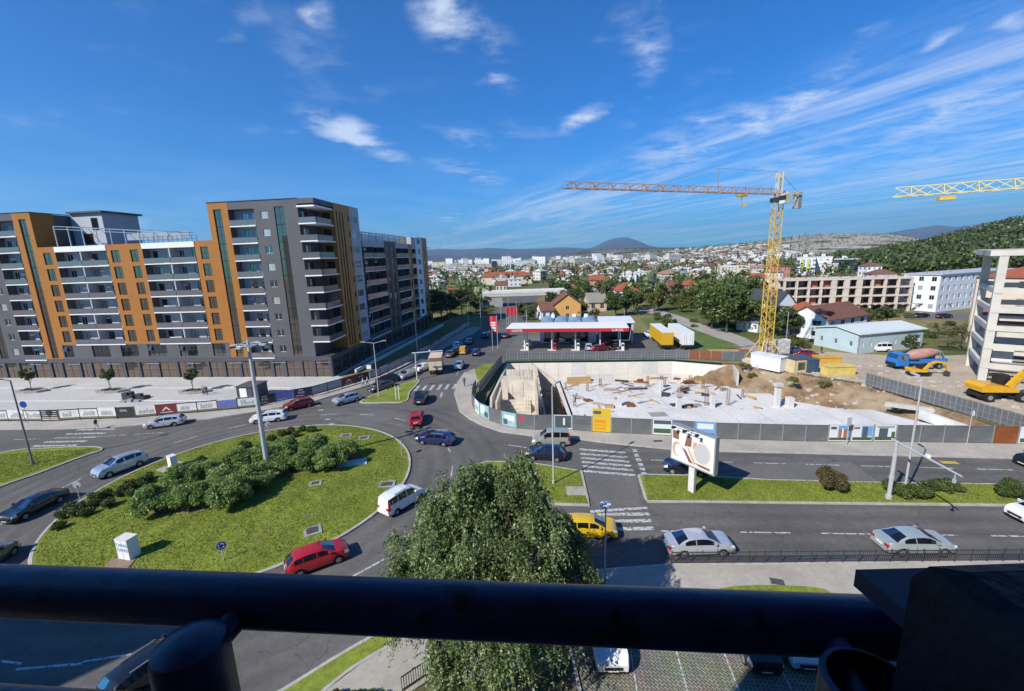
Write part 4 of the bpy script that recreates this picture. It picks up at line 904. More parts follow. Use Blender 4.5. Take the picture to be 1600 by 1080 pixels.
car2('suv', 'black', (654, 636), (663, 619), 'black SUV leaving the roundabout past the splitter island'); car2('hatch', 'red', (650, 668), (654, 651), 'small red car just below the black SUV')
car2('wagon', 'navy', (707, 695), (657, 690), 'navy blue estate car on the right side of the roundabout', extras=('rails',))
car2('van', 'beige', (888, 694), (834, 694), 'pale champagne people carrier beside the site hoarding'); car2('hatch', 'dnavy', (880, 718), (827, 714), 'dark navy hatchback next to the champagne people carrier')
car2('hatch', 'dnavy', (1098, 741), (1046, 735), 'dark blue hatchback half hidden behind the billboard')
car2('van', 'white', (603, 806), (654, 774), 'white high-roofed van on the ring next to the big tree', extras=('rails',))
car2('hatch', 'red', (452, 898), (540, 866), 'bright red hatchback in front of the island')
car2('hatch', 'yellow', (880, 833), (962, 836), 'yellow car partly hidden by the big tree'); 
car2('sedan', 'silver', (1040, 862), (1140, 858), 'silver sedan in the lower road beside the black railing'); car2('sedan', 'pale', (1366, 858), (1484, 858), 'greenish silver sedan in the lower road at the far right')
car('hatch', 'white', G(1625, 812), 180, 'white car cut off by the right edge on the lower road'); car('hatch', 'black', G(1628, 728), 180, 'dark car cut off by the right edge beside the hoarding')
car2('wagon', 'black', (205, 1081), (290, 1020), 'black estate car under the balcony railing at lower left', extras=('rails',))
car('sedan', 'white', (4.75, 21.0, .02), -92, 'white sedan parked nose-out below the tree'); car('hatch', 'black', (12.6, 20.4, .02), -95, 'black car parked nose-out in the shade'); car('hatch', 'white', (14.9, 20.5, .02), -97, 'white car parked in the deepest shade beside the black car')
for i, (k, c, x, y, x2, y2, l) in enumerate((('sedan', 'grey', 700, 560, 709, 553, 'dark sedan in the shaded avenue beside the box truck'), ('hatch', 'black', 709, 555, 716, 549, 'black car second in line in the shaded avenue'), ('van', 'taxi', 722, 556, 727, 548, 'yellow van in the shaded avenue'),
      ('hatch', 'dnavy', 742, 559, 747, 550, 'dark blue car on the right in the shaded avenue'), ('sedan', 'grey', 731, 540, 736, 534, 'grey sedan further up the shaded avenue'), ('hatch', 'white', 712, 545, 717, 540, 'small white car further up the shaded avenue'), ('wagon', 'dnavy', 757, 530, 759, 524, 'dark car beside the filling station entrance'))):
    car2(k, c, (x, y), (x2, y2), l)
# ------------------------------------------------------------------ lorries
def lorry_wheels(t, xs, y, r=.5, w=.3):
    for x in xs:
        for s in (1, -1):
            m = MB(); m.cyl((0, -w / 2, 0), (0, w / 2, 0), r, n=16); o = m.done('wheel', tyre_m, t, loc=(x, s * y, r)); q = MB(); q.cyl((0, -w / 2 - .02, 0), (0, w / 2 + .02, 0), r * .5, n=12); q.done('rim', rim_m, o)
a, b = G(680, 591), G(686, 570); ang = math.atan2((b - a).y, (b - a).x)
t = T('box_truck', 'beige box truck seen from behind in the sunlit avenue', 'truck', ((a + b) / 2 * 1.0).to_tuple()[:2] + (.006,), ang)
m = MB(); m.box(-3.4, 1.6, -1.22, 1.22, 1.05, 3.5); m.done('cargo_box', pm('box_beige', (.55, .47, .33), .6, ns=1, na=.1), t)
m = MB(); m.box(-3.43, -3.4, -1.15, 1.15, 2.75, 3.42); m.done('rear_panel', pm('rear_brown', (.22, .11, .07), .6), t)
m = MB(); m.box(-3.42, -3.402, -.02, .02, 1.1, 2.75); m.box(-3.45, -3.3, -1.15, 1.15, .55, .7); m.box(-3.4, 1.6, -.5, .5, .7, 1.05); m.done('chassis', trim_m, t)
m = MB(); m.rings([[(x, -1.1, .6), (x, 1.1, .6), (x, 1.1, z), (x, -1.1, z)] for x, z in ((1.75, 2.5), (2.9, 2.5), (3.4, 1.6), (3.5, .9))]); m.done('cab', CP['white'], t)
m = MB(); m.quad((2.93, -1, 2.45), (2.93, 1, 2.45), (3.41, 1, 1.65), (3.41, -1, 1.65)); m.done('windscreen', car_glass, t); lorry_wheels(t, (-2.2, 2.4), 1.0, .45)
def trailer(px, py, ang, mat, label, back):
    p = G(px, py); t = T('trailer', label, 'trailer', (p.x, p.y, .01), ang, 'lorry trailers parked at the filling station')
    m = MB(); m.box(-6.5, 6.5, -1.25, 1.25, 1.1, 3.95); m.done('box', mat, t)
    m = MB(); m.box(-6.53, 6.53, -1.27, 1.27, 3.95, 4.02); m.done('roof', pm('trailer_roof', (.66, .68, .70), .5, ns=1, na=.08), t)
    m = MB(); m.box(-6.54, -6.5, -1.2, -.02, 1.2, 3.85); m.box(-6.54, -6.5, .02, 1.2, 1.2, 3.85); o = m.done('rear_door', back, t)
    m = MB(); [m.bar((-6.56, y, 1.2), (-6.56, y, 3.85), .05) for y in (-.9, -.4, .4, .9)]; m.done('lock_bar', steel, o)
    m = MB(); m.box(-6.5, 6.4, -1.0, 1.0, .75, 1.1); m.box(-6.55, -6.4, -1.2, 1.2, .45, .65); m.box(3.9, 4.1, -.9, -.7, 0, .8); m.box(3.9, 4.1, .7, .9, 0, .8); m.done('chassis', trim_m, t)
    lorry_wheels(t, (-5, -3.7, -2.4), 1.0, .48)
ty = pm('trailer_yellow', (.62, .36, .01), .5, ns=1, na=.06)
trailer(1032, 538, R_(84), ty, 'yellow-orange lorry trailer parked at the filling station', ty); trailer(1062, 538, R_(84), white_m, 'white lorry trailer parked beside the yellow one', white_m)
# concrete mixer lorry
a, b = G(1475, 574), G(1385, 576); t = T('mixer_truck', 'blue lorry with a pinkish mixer drum in the site yard', 'truck', ((a.x + b.x) / 2, (a.y + b.y) / 2, .01), math.atan2((b - a).y, (b - a).x))
blue = pm('lorry_blue', (.02, .17, .50), .45, coat=.4); pink = pm('drum_pink', (.40, .22, .18), .7, ns=2, na=.3)
m = MB(); m.rings([[(x, -1.2, .7), (x, 1.2, .7), (x, 1.15, z), (x, -1.15, z)] for x, z in ((2.2, 2.75), (3.9, 2.8), (4.25, 1.9), (4.3, .8))]); cab = m.done('cab', blue, t)
m = MB(); m.quad((3.95, -1.05, 2.7), (3.95, 1.05, 2.7), (4.24, 1.1, 1.95), (4.24, -1.1, 1.95)); m.done('windscreen', car_glass, cab)
for s in (1, -1):
    m = MB(); m.quad((2.6, s * 1.19, 1.7), (3.7, s * 1.19, 1.7), (3.6, s * 1.17, 2.5), (2.6, s * 1.17, 2.5)); m.done('side_window', car_glass, cab)
m = MB(); m.box(4.28, 4.36, -1.1, 1.1, .6, 1.2); m.done('bumper', trim_m, t)
m = MB(); m.box(-4.2, 2.2, -.5, .5, .75, 1.1); m.box(-4.2, 2.1, -1.2, 1.2, 1.1, 1.35); m.box(-4.2, .5, -1.22, -1.15, 1.35, 1.9); m.box(-4.2, .5, 1.15, 1.22, 1.35, 1.9); m.done('chassis', blue, t)
m = MB(); n = 16; ax0, ax1 = Vector((-3.4, 0, 2.9)), Vector((1.9, 0, 2.1)); dx = (ax1 - ax0); u = dx.normalized(); sdv = Vector((0, 1, 0)); upv = u.cross(sdv)
m.rings([[ax0 + dx * f_ + sdv * (r * math.cos(2 * math.pi * i / n)) + upv * (r * math.sin(2 * math.pi * i / n)) for i in range(n)] for f_, r in ((0, .4), (.1, .58), (.3, .88), (.55, 1.0), (.8, .92), (.95, .6), (1, .35))]); m.done('drum', pink, t, True, 50)
m = MB(); m.bar((-3.9, 0, 2.9), (-4.6, 0, 1.6), .5, .12); m.bar((-3.3, -.6, 1.3), (-3.3, -.6, 3.2), .1); m.bar((-3.3, .6, 1.3), (-3.3, .6, 3.2), .1); m.done('chute', steel, t)
lorry_wheels(t, (-3, -1.7, 2.6, 3.6 - 2.4), 1.0, .5)
# wheeled excavator (large) and mini excavator
def excavator(px, py, ang, s, label, big):
    p = G(px, py); t = T('excavator', label, 'excavator', (p.x, p.y, .01), ang, 'yellow excavators', s)
    ye = pm('machine_yellow', (.62, .33, .012), .5, .4, ns=2, na=.12, coat=.3)
    m = MB(); m.box(-2.3, 2.3, -.7, .7, .65, 1.05); m.box(-2.5, -1.3, -1.0, 1.0, .5, .9); m.box(1.3, 2.5, -1.0, 1.0, .5, .9); m.done('undercarriage', trim_m, t)
    if big: lorry_wheels(t, (-1.7, 1.7), 1.05, .55, .45)
    else:
        for y in (-.9, .9):
            m = MB(); m.rings([[(x, y - .2, z) for x, z in ((-1.6, .1), (1.6, .1), (1.9, .4), (1.6, .75), (-1.6, .75), (-1.9, .4))], [(x, y + .2, z) for x, z in ((-1.6, .1), (1.6, .1), (1.9, .4), (1.6, .75), (-1.6, .75), (-1.9, .4))]]); m.done('track', tyre_m, t)
    m = MB(); m.rings([[(-2.6, y, 1.2), (1.2, y, 1.2), (1.2, y, 1.55), (-.6, y, 2.0), (-2.3, y, 2.15), (-2.7, y, 1.8)] for y in (-1.2, 1.2)]); m.done('upper_body', ye, t)
    m = MB(); m.rings([[(.1, y, 1.56), (1.5, y, 1.4), (1.45, y, 2.3), (1.1, y, 3.0), (.15, y, 3.0)] for y in (.25, 1.18)]); cb = m.done('cab', trim_m, t)
    m = MB(); m.quad((1.52, .32, 1.5), (1.52, 1.1, 1.5), (1.47, 1.1, 2.3), (1.47, .32, 2.3)); m.quad((.25, 1.195, 1.9), (1.35, 1.195, 1.8), (1.05, 1.195, 2.85), (.25, 1.195, 2.85)); m.done('window', car_glass, cb)
    m = MB(); bp = [Vector(q) for q in ((.9, -.2, 1.6), (2.2, -.2, 3.4), (3.4, -.2, 3.9), (5.6, -.2, 3.6))]
    for q, r_, w in zip(bp, bp[1:], (.62, .6, .45)): m.bar(q, r_, .42, w)
    m.done('boom', ye, t)
    m = MB(); m.bar((5.6, -.2, 3.8), (6.3, -.2, 1.4), .32, .45); m.done('arm', ye, t)
    m = MB(); m.bar((1.3, -.2, 1.5), (2.9, -.2, 3.3), .14); m.bar((3.2, -.2, 4.15), (5.5, -.2, 4.05), .12); m.done('hydraulic_ram', steel, t)
    m = MB(); m.rings([[(6.1, y, 1.5), (6.7, y, 1.2), (6.6, y, .5), (5.9, y, .25), (5.5, y, .5), (5.7, y, .9)] for y in (-.75, .35)]); m.done('bucket', steel_d, t)
excavator(1556, 624, R_(-8), 1.15, 'large yellow wheeled excavator in front of the concrete frame at the right edge', True)
excavator(1435, 587, R_(-12), .62, 'small yellow excavator beside the blue mixer lorry', False)
for k, c, x, y, an, l in (('van', 'white', 1372, 549, 170, 'white van in front of the pale blue shed'), ('hatch', 'dred', 1262, 558, -20, 'dark red car behind the site containers'), ('sedan', 'black', 1224, 546, -15, 'black car parked right of the crane mast'), ('hatch', 'grey', 1240, 552, -15, 'grey car parked next to the dark red car'),
      ('hatch', 'black', 1440, 496, 10, 'black car in the street in front of the white apartment block'), ('hatch', 'black', 1475, 497, 5, 'second black car in the street in front of the white apartment block'), ('van', 'white', 1015, 527, 100, 'white van parked right of the filling station shop'),
      ('hatch', 'white', 877, 534, 90, 'white car under the left part of the station canopy'), ('hatch', 'grey', 897, 536, 90, 'grey car under the middle of the station canopy'), ('hatch', 'silver', 920, 546, 80, 'silver car at the front pump of the station'), ('suv', 'grey', 945, 537, 85, 'dark SUV under the right part of the station canopy'), ('hatch', 'black', 962, 545, 90, 'black car at the right pump of the station'), ('sedan', 'dred', 938, 548, 20, 'red car at the front pump of the station'), ('wagon', 'dnavy', 790, 527, 80, 'dark car parked left of the station canopy')):
    car(k, c, G(x, y, .012), an, l)
# ------------------------------------------------------------------ vegetation
LEAF = dict(oleander=leafm('oleander_leaf', (.10, .19, .042), (.31, .41, .12), .32, .8), elm=leafm('elm_leaf', (.085, .135, .042), (.30, .38, .155), .35, .9), box=leafm('box_leaf', (.04, .075, .016), (.13, .165, .04), .2),
            green=leafm('green_leaf', (.045, .08, .018), (.14, .18, .045), .25), dark=leafm('dark_leaf', (.032, .056, .02), (.10, .125, .042), .15), yellow=leafm('yellowing_leaf', (.07, .09, .015), (.20, .20, .04), .3), red=leafm('russet_leaf', (.05, .058, .018), (.14, .11, .045), .2))
def leaves(C, size, droop=0.0, aspect=.5, seed=0, upb=.3):
    """one small folded diamond per centre"""
    g = np.random.default_rng(seed); n = len(C); d = g.normal(size=(n, 3)); d[:, 2] -= droop; d /= np.linalg.norm(d, axis=1)[:, None]
    r = g.normal(size=(n, 3)); r[:, 2] += upb; s = np.cross(d, r); s /= np.linalg.norm(s, axis=1)[:, None] + 1e-9
    L_ = (size * (.6 + .8 * g.random(n)))[:, None]; w = L_ * aspect * .5
    V = np.empty((n, 4, 3)); V[:, 0] = C - d * L_ * .5; V[:, 1] = C + s * w; V[:, 2] = C + d * L_ * .5; V[:, 3] = C - s * w; return V.reshape(-1, 3)
def crown_pts(n, clumps, g, spread=.45, shell=.6):
    """points gathered into clumps: (centre, radius) list"""
    ct = np.array([c for c, r in clumps]); rd = np.array([r for c, r in clumps]); k = g.choice(len(ct), n, p=rd ** 2 / (rd ** 2).sum())
    d = g.normal(size=(n, 3)); d /= np.linalg.norm(d, axis=1)[:, None]; rr_ = (shell + (1 - shell) * g.random(n)) * g.random(n) ** .33
    return ct[k] + d * (rr_ * rd[k])[:, None] * np.array([1, 1, .8])
def bush_mesh(key, rx, rz, n, size, leaf, seed, lump=14, asp=.38, droop=-.6, core=.6):
    if key in CACHE: return CACHE[key]
    g = np.random.default_rng(seed); cl = []
    for i in range(lump):
        a = g.random() * 6.28; e = g.random() ** .7; ph = math.acos(1 - e * .98); q = (.62 + .12 * g.random())
        cl.append(((rx * q * math.sin(ph) * math.cos(a), rx * q * math.sin(ph) * math.sin(a), rz * (.28 + .42 * math.cos(ph))), rx * (.30 + .16 * g.random())))
    cl.append(((0, 0, rz * .42), rx * core)); C = crown_pts(n, cl, g, shell=.75); C = C[C[:, 2] > .03]
    me = fast_mesh('foliage', leaves(C, size, droop, asp, seed), 4); me.materials.append(LEAF[leaf])
    m = MB()
    for i in range(7):
        a = g.random() * 6.28; m.tube([(0, 0, -.1), (rx * .25 * math.cos(a), rx * .25 * math.sin(a), rz * .35), (rx * .5 * math.cos(a), rx * .5 * math.sin(a), rz * .75)], [.05, .035, .012], 4)
    CACHE[key] = (me, m.mesh('stems', bark_m)); return CACHE[key]
def bush(key, p, label, group, s=1.0, rz=0.0, name='bush', cat='bush', **k):
    me, st = CACHE[key] if key in CACHE else bush_mesh(key, **k)
    t = T(name, label, cat, p, rz, group, s); put('foliage', me, t); put('stems', st, t); return t
for i in range(3): bush_mesh(('ol', i), 1.9, 3.1, 9000, .27, 'oleander', 20 + i, 16, .30, -.35)
for i in range(2): bush_mesh(('bx', i), .68, 1.1, 3000, .10, 'box', 40 + i, 6, .5, 0, .85)
bush_mesh(('round', 0), 1.3, 2.9, 9000, .15, 'red', 50, 14, .38, -.6, .8); bush_mesh(('hedge', 0), .95, 1.5, 4200, .12, 'box', 60, 8, .5, 0, .8)
ordw = ('first', 'second', 'third', 'fourth', 'fifth', 'sixth', 'seventh', 'eighth', 'ninth', 'tenth', 'eleventh', 'twelfth', 'thirteenth', 'fourteenth', 'fifteenth', 'sixteenth', 'seventeenth', 'eighteenth', 'nineteenth', 'twentieth')
fr = ((245, 800, 1.0), (302, 795, .95), (362, 790, 1.05), (440, 737, .9), (474, 737, .85), (518, 732, 1.0))
bk = ((288, 765, 1.0), (330, 752, .95), (375, 735, .9), (352, 768, 1.0), (398, 765, .95), (448, 712, .85), (492, 708, .9), (415, 726, .9), (540, 714, .8))
for row, nm in ((fr, 'front'), (bk, 'back')):
    for i, (x, y, s) in enumerate(sorted(row)):
        p = G(x, y, .5); bush(('ol', (i + len(nm)) % 3), (p.x, p.y, islz(p.x, p.y) - .05), '%s large oleander bush from the left in the %s row on the traffic island' % (ordw[i], nm), 'large oleander bushes on the traffic island', s, i * 1.3)
sm = ((93, 825), (99, 808), (128, 797), (112, 797), (135, 806), (147, 792), (172, 793), (168, 775), (188, 776), (205, 777), (205, 764), (196, 770), (223, 760), (233, 752), (150, 783), (120, 804), (455, 677), (473, 673), (487, 675), (462, 684), (441, 683), (425, 690), (383, 702), (315, 728))
sm = sorted(sm[:16]) + sorted(sm[16:])
for i, (x, y) in enumerate(sm):
    p = G(x, y, .3); far = i >= 16
    bush(('bx', i % 2), (p.x, p.y, islz(p.x, p.y) - .03), ('%s small clipped shrub from the left behind the oleanders near the far kerb' if far else '%s small clipped shrub from the left at the left end of the island') % ordw[i - 16 if far else i], 'small clipped shrubs on the traffic island', .85 + .3 * random.random(), i)
p = G(1297, 768); bush(('round', 0), (p.x, p.y, .1), 'round reddish-green bush alone on the long median', 'median bushes')
hd = ((1408, 778, 1.0), (1424, 779, 1.0), (1440, 779, .95), (1390, 768, .8), (1458, 768, .9), (1474, 768, .9), (1488, 768, .8), (1572, 778, 1.0), (1586, 780, 1.0), (1600, 780, 1.0), (1578, 768, .95))
hd = sorted(hd[:7]) + sorted(hd[7:])
for i, (x, y, s) in enumerate(hd):
    p = G(x, y); bush(('hedge', 0), (p.x, p.y, .1), ('clipped hedge shrub %s from the left beside the signal gantry' % ordw[i]) if i < 7 else ('clipped hedge shrub %s from the left at the right end of the median' % ordw[i - 7]), 'median bushes', s, i * .9)
m = MB(); bp_ = bez(GP((215, 800), (300, 752), (380, 718), (450, 702), (540, 706), (556, 728), (500, 742), (420, 762), (330, 805), (250, 812)), 4); m.v = [(q.x, q.y, islz(q.x, q.y) + .03) for q in bp_]; cq = sum((Vector(q) for q in bp_), Vector((0, 0))) / len(bp_); m.v.append((cq.x, cq.y, islz(cq.x, cq.y) + .04)); nb_ = len(bp_); m.f = [(i, (i + 1) % nb_, nb_) for i in range(nb_)]; m.m = [0] * nb_; m.done('planting_bed', dirt_m, kind='structure')
# trees
def tree_mesh(key, h, cr, cz, n, size, leaf, seed, lump=26, trunk=.16, shape='round', droop=.1):
    if key in CACHE: return CACHE[key]
    g = np.random.default_rng(seed); cl = []
    for i in range(lump):
        v = g.normal(size=3); v /= np.linalg.norm(v); q = .35 + .6 * g.random() ** .6
        if shape == 'cone': zq = g.random() ** 1.4; a = g.random() * 6.28; rr_ = cr * (1 - zq) * (.5 + .5 * g.random()); c = (rr_ * math.cos(a), rr_ * math.sin(a), h * .1 + zq * h * .85); cl.append((c, cr * (.34 - .2 * zq)))
        else: cl.append(((v[0] * cr * q, v[1] * cr * q, cz + v[2] * (h - cz) * .8 * q), cr * (.24 + .18 * g.random())))
    C = crown_pts(n, cl, g, shell=.55); C = C[C[:, 2] > h * .06]
    me = fast_mesh('crown', leaves(C, size, droop, .6, seed), 4); me.materials.append(LEAF[leaf])
    m = MB(); m.tube([(0, 0, -.2), (.05, 0, h * .25), (-.03, .04, h * .55), (0, 0, h * .85)], [trunk, trunk * .8, trunk * .5, trunk * .12], 7)
    for i in range(8):
        c = cl[i % len(cl)][0]; z0 = h * (.2 + .04 * i); m.tube([(0, 0, z0), (c[0] * .5, c[1] * .5, (z0 + c[2]) / 2 + .1), c], [trunk * .4, trunk * .25, trunk * .06], 5)
    CACHE[key] = (me, m.mesh('trunk', bark_m)); return CACHE[key]
def tree(key, p, label, group=None, s=1.0, rz=0.0, name='tree'):
    me, tr = CACHE[key]; t = T(name, label, 'tree', p, rz, group, s); put('crown', me, t); put('trunk', tr, t); return t
tree_mesh('street', 4.6, 1.05, 3.2, 2600, .27, 'green', 71, 34, .06)
for i, (x, y) in enumerate(((50, 613), (174, 613), (303, 614))):
    p = G(x, y); nm = ('leftmost', 'middle', 'rightmost')[i]
    tree('street', (p.x, p.y, .3), 'young street tree on the plaza, %s of the three' % nm, 'young trees on the plaza', 1.0, i * 2.0, 'young_tree')
    m = MB(); m.prism([(2.3 * math.cos(a * .785) * 1.25, 1.3 * math.sin(a * .785)) for a in range(8)], 0, .42); m.done('planter', conc_d, loc=(p.x + .3, p.y - .3, .155), label='low earth planter under the %s young plaza tree' % nm, cat='planter', group='plaza planters')
    C = crown_pts(900, [((-.7, 0, .1), 1.3), ((.9, 0, .1), 1.3)], np.random.default_rng(i), shell=.1); C[:, 2] = np.abs(C[:, 2]) * .3; me = fast_mesh('ground_cover', leaves(C, .16, 0, .5, i), 4); me.materials.append(LEAF['dark' if i else 'red'])
    put('ground_cover', me, None, (p.x + .3, p.y - .3, .58), label='dark ground cover plants in the %s plaza planter' % nm, cat='plants', kind='stuff')
# the big drooping tree in front
TP = Vector((-1.45, 19.6, 0))
g = np.random.default_rng(11); cl = []
lobes = [((0, .3, 7.8), 2.7, 3.0), ((-2.9, .2, 6.6), 2.1, 2.3), ((3.2, .9, 6.1), 1.7, 2.6), ((-.6, -1.8, 5.2), 2.7, 2.8), ((1.4, -2.0, 4.6), 2.3, 2.4), ((-3.6, .6, 5.0), 1.7, 1.7), ((3.9, .6, 4.6), 1.7, 2.3), ((.2, 1.6, 6.0), 3.0, 3.0), ((-.9, -2.3, 3.0), 1.7, 1.7), ((1.9, .4, 8.9), 1.3, 1.7), ((-2.3, .3, 8.6), 1.5, 1.7), ((1.5, .2, 9.9), 1.1, 1.7), ((-1.0, .5, 10.2), 1.2, 1.9), ((2.0, -.9, 7.9), 1.7, 2.0), ((-4.6, .6, 3.3), 1.2, 1.1), ((-4.9, .3, 4.6), .9, .9)]
CT = []
for (c, r, hz) in lobes:
    k = int(13 * r)
    for i in range(k):
        v = g.normal(size=3); v /= np.linalg.norm(v)
        if v[2] < -.5: v[2] *= -.6
        CT.append((np.array(c) + v * np.array([r, r, hz]) * (.6 + .5 * g.random()), .42 + .17 * r * g.random()))
tw = []
kn = vnoise(np.array([(c[0] * .8 + c[2] * .31 + 20, c[1] * .8 + c[2] * .57 + 20) for c, r in CT]), .75, 21, 2)
kq = np.quantile(kn, .13); CT = [q for q, v in zip(CT, kn) if v > kq]       # missing sprays leave holes in the crown
P_ = []
for c, r in CT:                                                  # hanging branchlets under each clump
    k = int(34 + 12 * r); out = c[:2] / (np.linalg.norm(c[:2]) + .3)
    for i in range(k):
        o = g.normal(size=3) * r * .42; Ln = .35 + 1.0 * g.random() + .7 * (g.random() < .12); q = int(5 + Ln * 9); tt = np.linspace(0, 1, q)
        st_ = c + o; dv = np.array([out[0] * .45 + g.normal() * .22, out[1] * .45 + g.normal() * .22, 0])
        pts = st_ + np.outer(tt * Ln * .75, dv) + np.c_[np.zeros(q), np.zeros(q), -(tt ** 1.7) * Ln + .14 * tt]
        P_.append(pts + g.normal(size=(q, 3)) * .035)
P_ = np.concatenate(P_); P_ = P_[P_[:, 2] > 1.0]
me = fast_mesh('crown', leaves(P_, .165, .5, .42, 5), 4); me.materials.append(LEAF['elm'])
bt = T('large_tree', 'large drooping leafy tree standing in front of the balcony', 'tree', TP); put('crown', me, bt)
m = MB(); m.tube([(0, 0, -.2), (.1, 0, 1.6), (0, .1, 3.5)], [.3, .25, .22], 10)
for (c, r, hz) in lobes: m.tube([(0, .1, 2.6 + .2 * r), (c[0] * .45, c[1] * .45, c[2] * .7 + .6), (c[0], c[1], c[2] + .6 * hz)], [.14, .09, .02], 6)
for c, r in CT[::4]:
    e_ = np.array(c); s_ = np.array([c[0] * .25, c[1] * .25, max(2.4, c[2] - 2.2)]); md_ = (e_ + s_) / 2 + np.array([0, 0, .35]); m.tube([tuple(s_), tuple(md_), tuple(e_), tuple(e_ + (e_ - md_) * .25)], [.035, .025, .014, .005], 4)
m.done('trunk', bark_m, bt)
# hedge plants at the bottom of the frame
for i, (x, y) in enumerate(((524, 1085), (552, 1085), (575, 1086), (600, 1088), (690, 1078), (725, 1082), (770, 1085))):
    p = G(x, y, .5); bush(('hedge', 0), (p.x, p.y, 0), '%s garden shrub from the left at the bottom edge below the railing' % ordw[i], 'garden shrubs below', .5, i)
# ------------------------------------------------------------------ street furniture
pole_m = pm('pole_paint', (.48, .49, .50), .45, .4, .2, ns=3, na=.1)
pole_d = pm('dark_pole', (.16, .16, .17), .5, .4, ns=3, na=.15)
def pole(mb, h, r0, r1): mb.cyl((0, 0, 0), (0, 0, h), r0, r1, 10); mb.cyl((0, 0, 0), (0, 0, .35), r0 * 1.5, r0 * 1.5, 10)
def lamp_head(par, p, d, mat=None):
    m = MB(); p, d = Vector(p), Vector(d); m.bar(p, p + d, .28, .1); o = m.done('lamp_head', mat or pole_m, par); l = MB(); l.bar(p + d * .2 - Vector((0, 0, .07)), p + d * .95 - Vector((0, 0, .07)), .2, .03); l.done('lens', plate_m, o)
# high mast on the island
p = G(420, 742, .4); t = T('lamp_mast', 'tall grey lamp mast with a ring of floodlights on the traffic island', 'lamp mast', (p.x, p.y, .4))
m = MB(); pole(m, 14.1, .26, .15); m.done('mast', pole_m, t)
m = MB(); n = 20
m.rings([[((1.05 + .07 * math.cos(2 * math.pi * j / 5)) * math.cos(2 * math.pi * i / n), (1.05 + .07 * math.cos(2 * math.pi * j / 5)) * math.sin(2 * math.pi * i / n), 13.7 + .07 * math.sin(2 * math.pi * j / 5)) for i in range(n)] for j in range(6)], cap0=False, cap1=False)
for k in range(4): m.bar((0, 0, 13.7), (1.05 * math.cos(k * 1.57), 1.05 * math.sin(k * 1.57), 13.7), .07)
m.done('ring', pole_m, t)
for k in range(8):
    a = k * math.pi / 4; m = MB(); c = Vector((1.35 * math.cos(a), 1.35 * math.sin(a), 13.75)); m.bar(c - Vector((math.cos(a), math.sin(a), .2)) * .35, c + Vector((math.cos(a), math.sin(a), -.3)) * .35, .42, .16); m.done('floodlight', pole_d if k % 2 else pole_m, t)
def street_lamp(x, y, h, label, arms, r=.09, mat=None, az=0.0, arml=1.6):
    p = G(x, y); t = T('street_lamp', label, 'street lamp', (p.x, p.y, 0.1), az, 'street lamps'); m = MB(); pole(m, h, r, r * .6)
    for s in arms: m.bar((0, 0, h - .05), (s * arml, 0, h + .25), .07)
    m.done('pole', mat or pole_m, t)
    for s in arms: lamp_head(t, (s * arml * .8, 0, h + .22), (s * .75, 0, .06), mat)
    return t
street_lamp(52, 727, 10.0, 'dark slim street lamp on the pointed median at the left', (-1,), .11, pole_d, R_(20), .8)
street_lamp(592, 621, 8.9, 'double-armed street lamp on the splitter island', (-1, 1), .09, None, R_(10), 1.5)
street_lamp(865, 757, 9.7, 'tall street lamp on the median behind the big tree', (1,), .09, None, R_(45), .5)
street_lamp(1412, 775, 10.4, 'tall street lamp in the hedge beside the signal gantry', (1,), .1, None, R_(80), .6)
street_lamp(653, 560, 11, 'tall thin street lamp in the shaded avenue', (1,), .09, None, 0, .8)
for i, (x, y, h) in enumerate(sorted(((770, 548, 8), (778, 545, 8), (733, 520, 9), (752, 515, 9), (824, 545, 9), (1227, 545, 8), (808, 520, 9), (755, 498, 10), (783, 500, 10), (795, 510, 9), (700, 500, 10), (920, 500, 8), (975, 520, 6)))):
    p = G(x, y); t = T('flag_pole', 'slim pale pole, %s from the left around the filling station and avenue' % ordw[i], 'pole', (p.x, p.y, 0), 0, 'slim poles'); m = MB(); m.cyl((0, 0, 0), (0, 0, h), .07, .05, 6); m.done('shaft', pole_m, t); m = MB(); m.cyl((0, 0, h), (0, 0, h + .12), .1, .03, 6); m.done('finial', pole_m, t)
p = G(945, 922); t = T('street_lamp', 'short globe-topped street lamp in front of the big tree', 'street lamp', (p.x, p.y, .12), 0, 'street lamps'); m = MB(); pole(m, 5.9, .06, .045); m.done('pole', pole_m, t)
m = MB(); m.rings([[(r * math.cos(2 * math.pi * i / 14), r * math.sin(2 * math.pi * i / 14), z) for i in range(14)] for r, z in ((.08, 5.85), (.3, 5.9), (.38, 6.0), (.33, 6.1), (.12, 6.16))]); m.done('lamp_head', white_m, t, True, 40)
def gantry(x, y, h, az, L_, label, r=.17, drop=.35):
    p = G(x, y); t = T('signal_gantry', label, 'gantry', (p.x, p.y, .1), az, 'traffic gantries'); m = MB(); pole(m, h, r, r * .85); m.cyl((0, 0, h * .35), (0, 0, h * .4), r * 1.15, r * 1.15); m.done('mast', pole_m, t)
    m = MB(); m.cyl((-.6, 0, h - .1), (L_, 0, h + .15), .1, .07, 8); m.done('arm', pole_m, t)
    m = MB(); m.bar((L_ - .5, 0, h + .1), (L_ - .5, 0, h - drop), .06); m.box(L_ - .58, L_ - .42, -.08, .08, h - drop - .25, h - drop); m.done('bracket', pole_m, t)
    m = MB(); m.box(L_ * .5, L_ * .5 + .25, -.12, .12, h + .12, h + .34); m.done('sensor', white_m, t)
a, b = G(1390, 780), Vector((0, 0, 0))
gantry(1388, 781, 5.3, R_(-99), 6.3, 'grey signal gantry with a long arm over the lower road'); gantry(652, 594, 5.1, R_(2), 5.0, 'white signal gantry at the tip of the splitter island', .13)
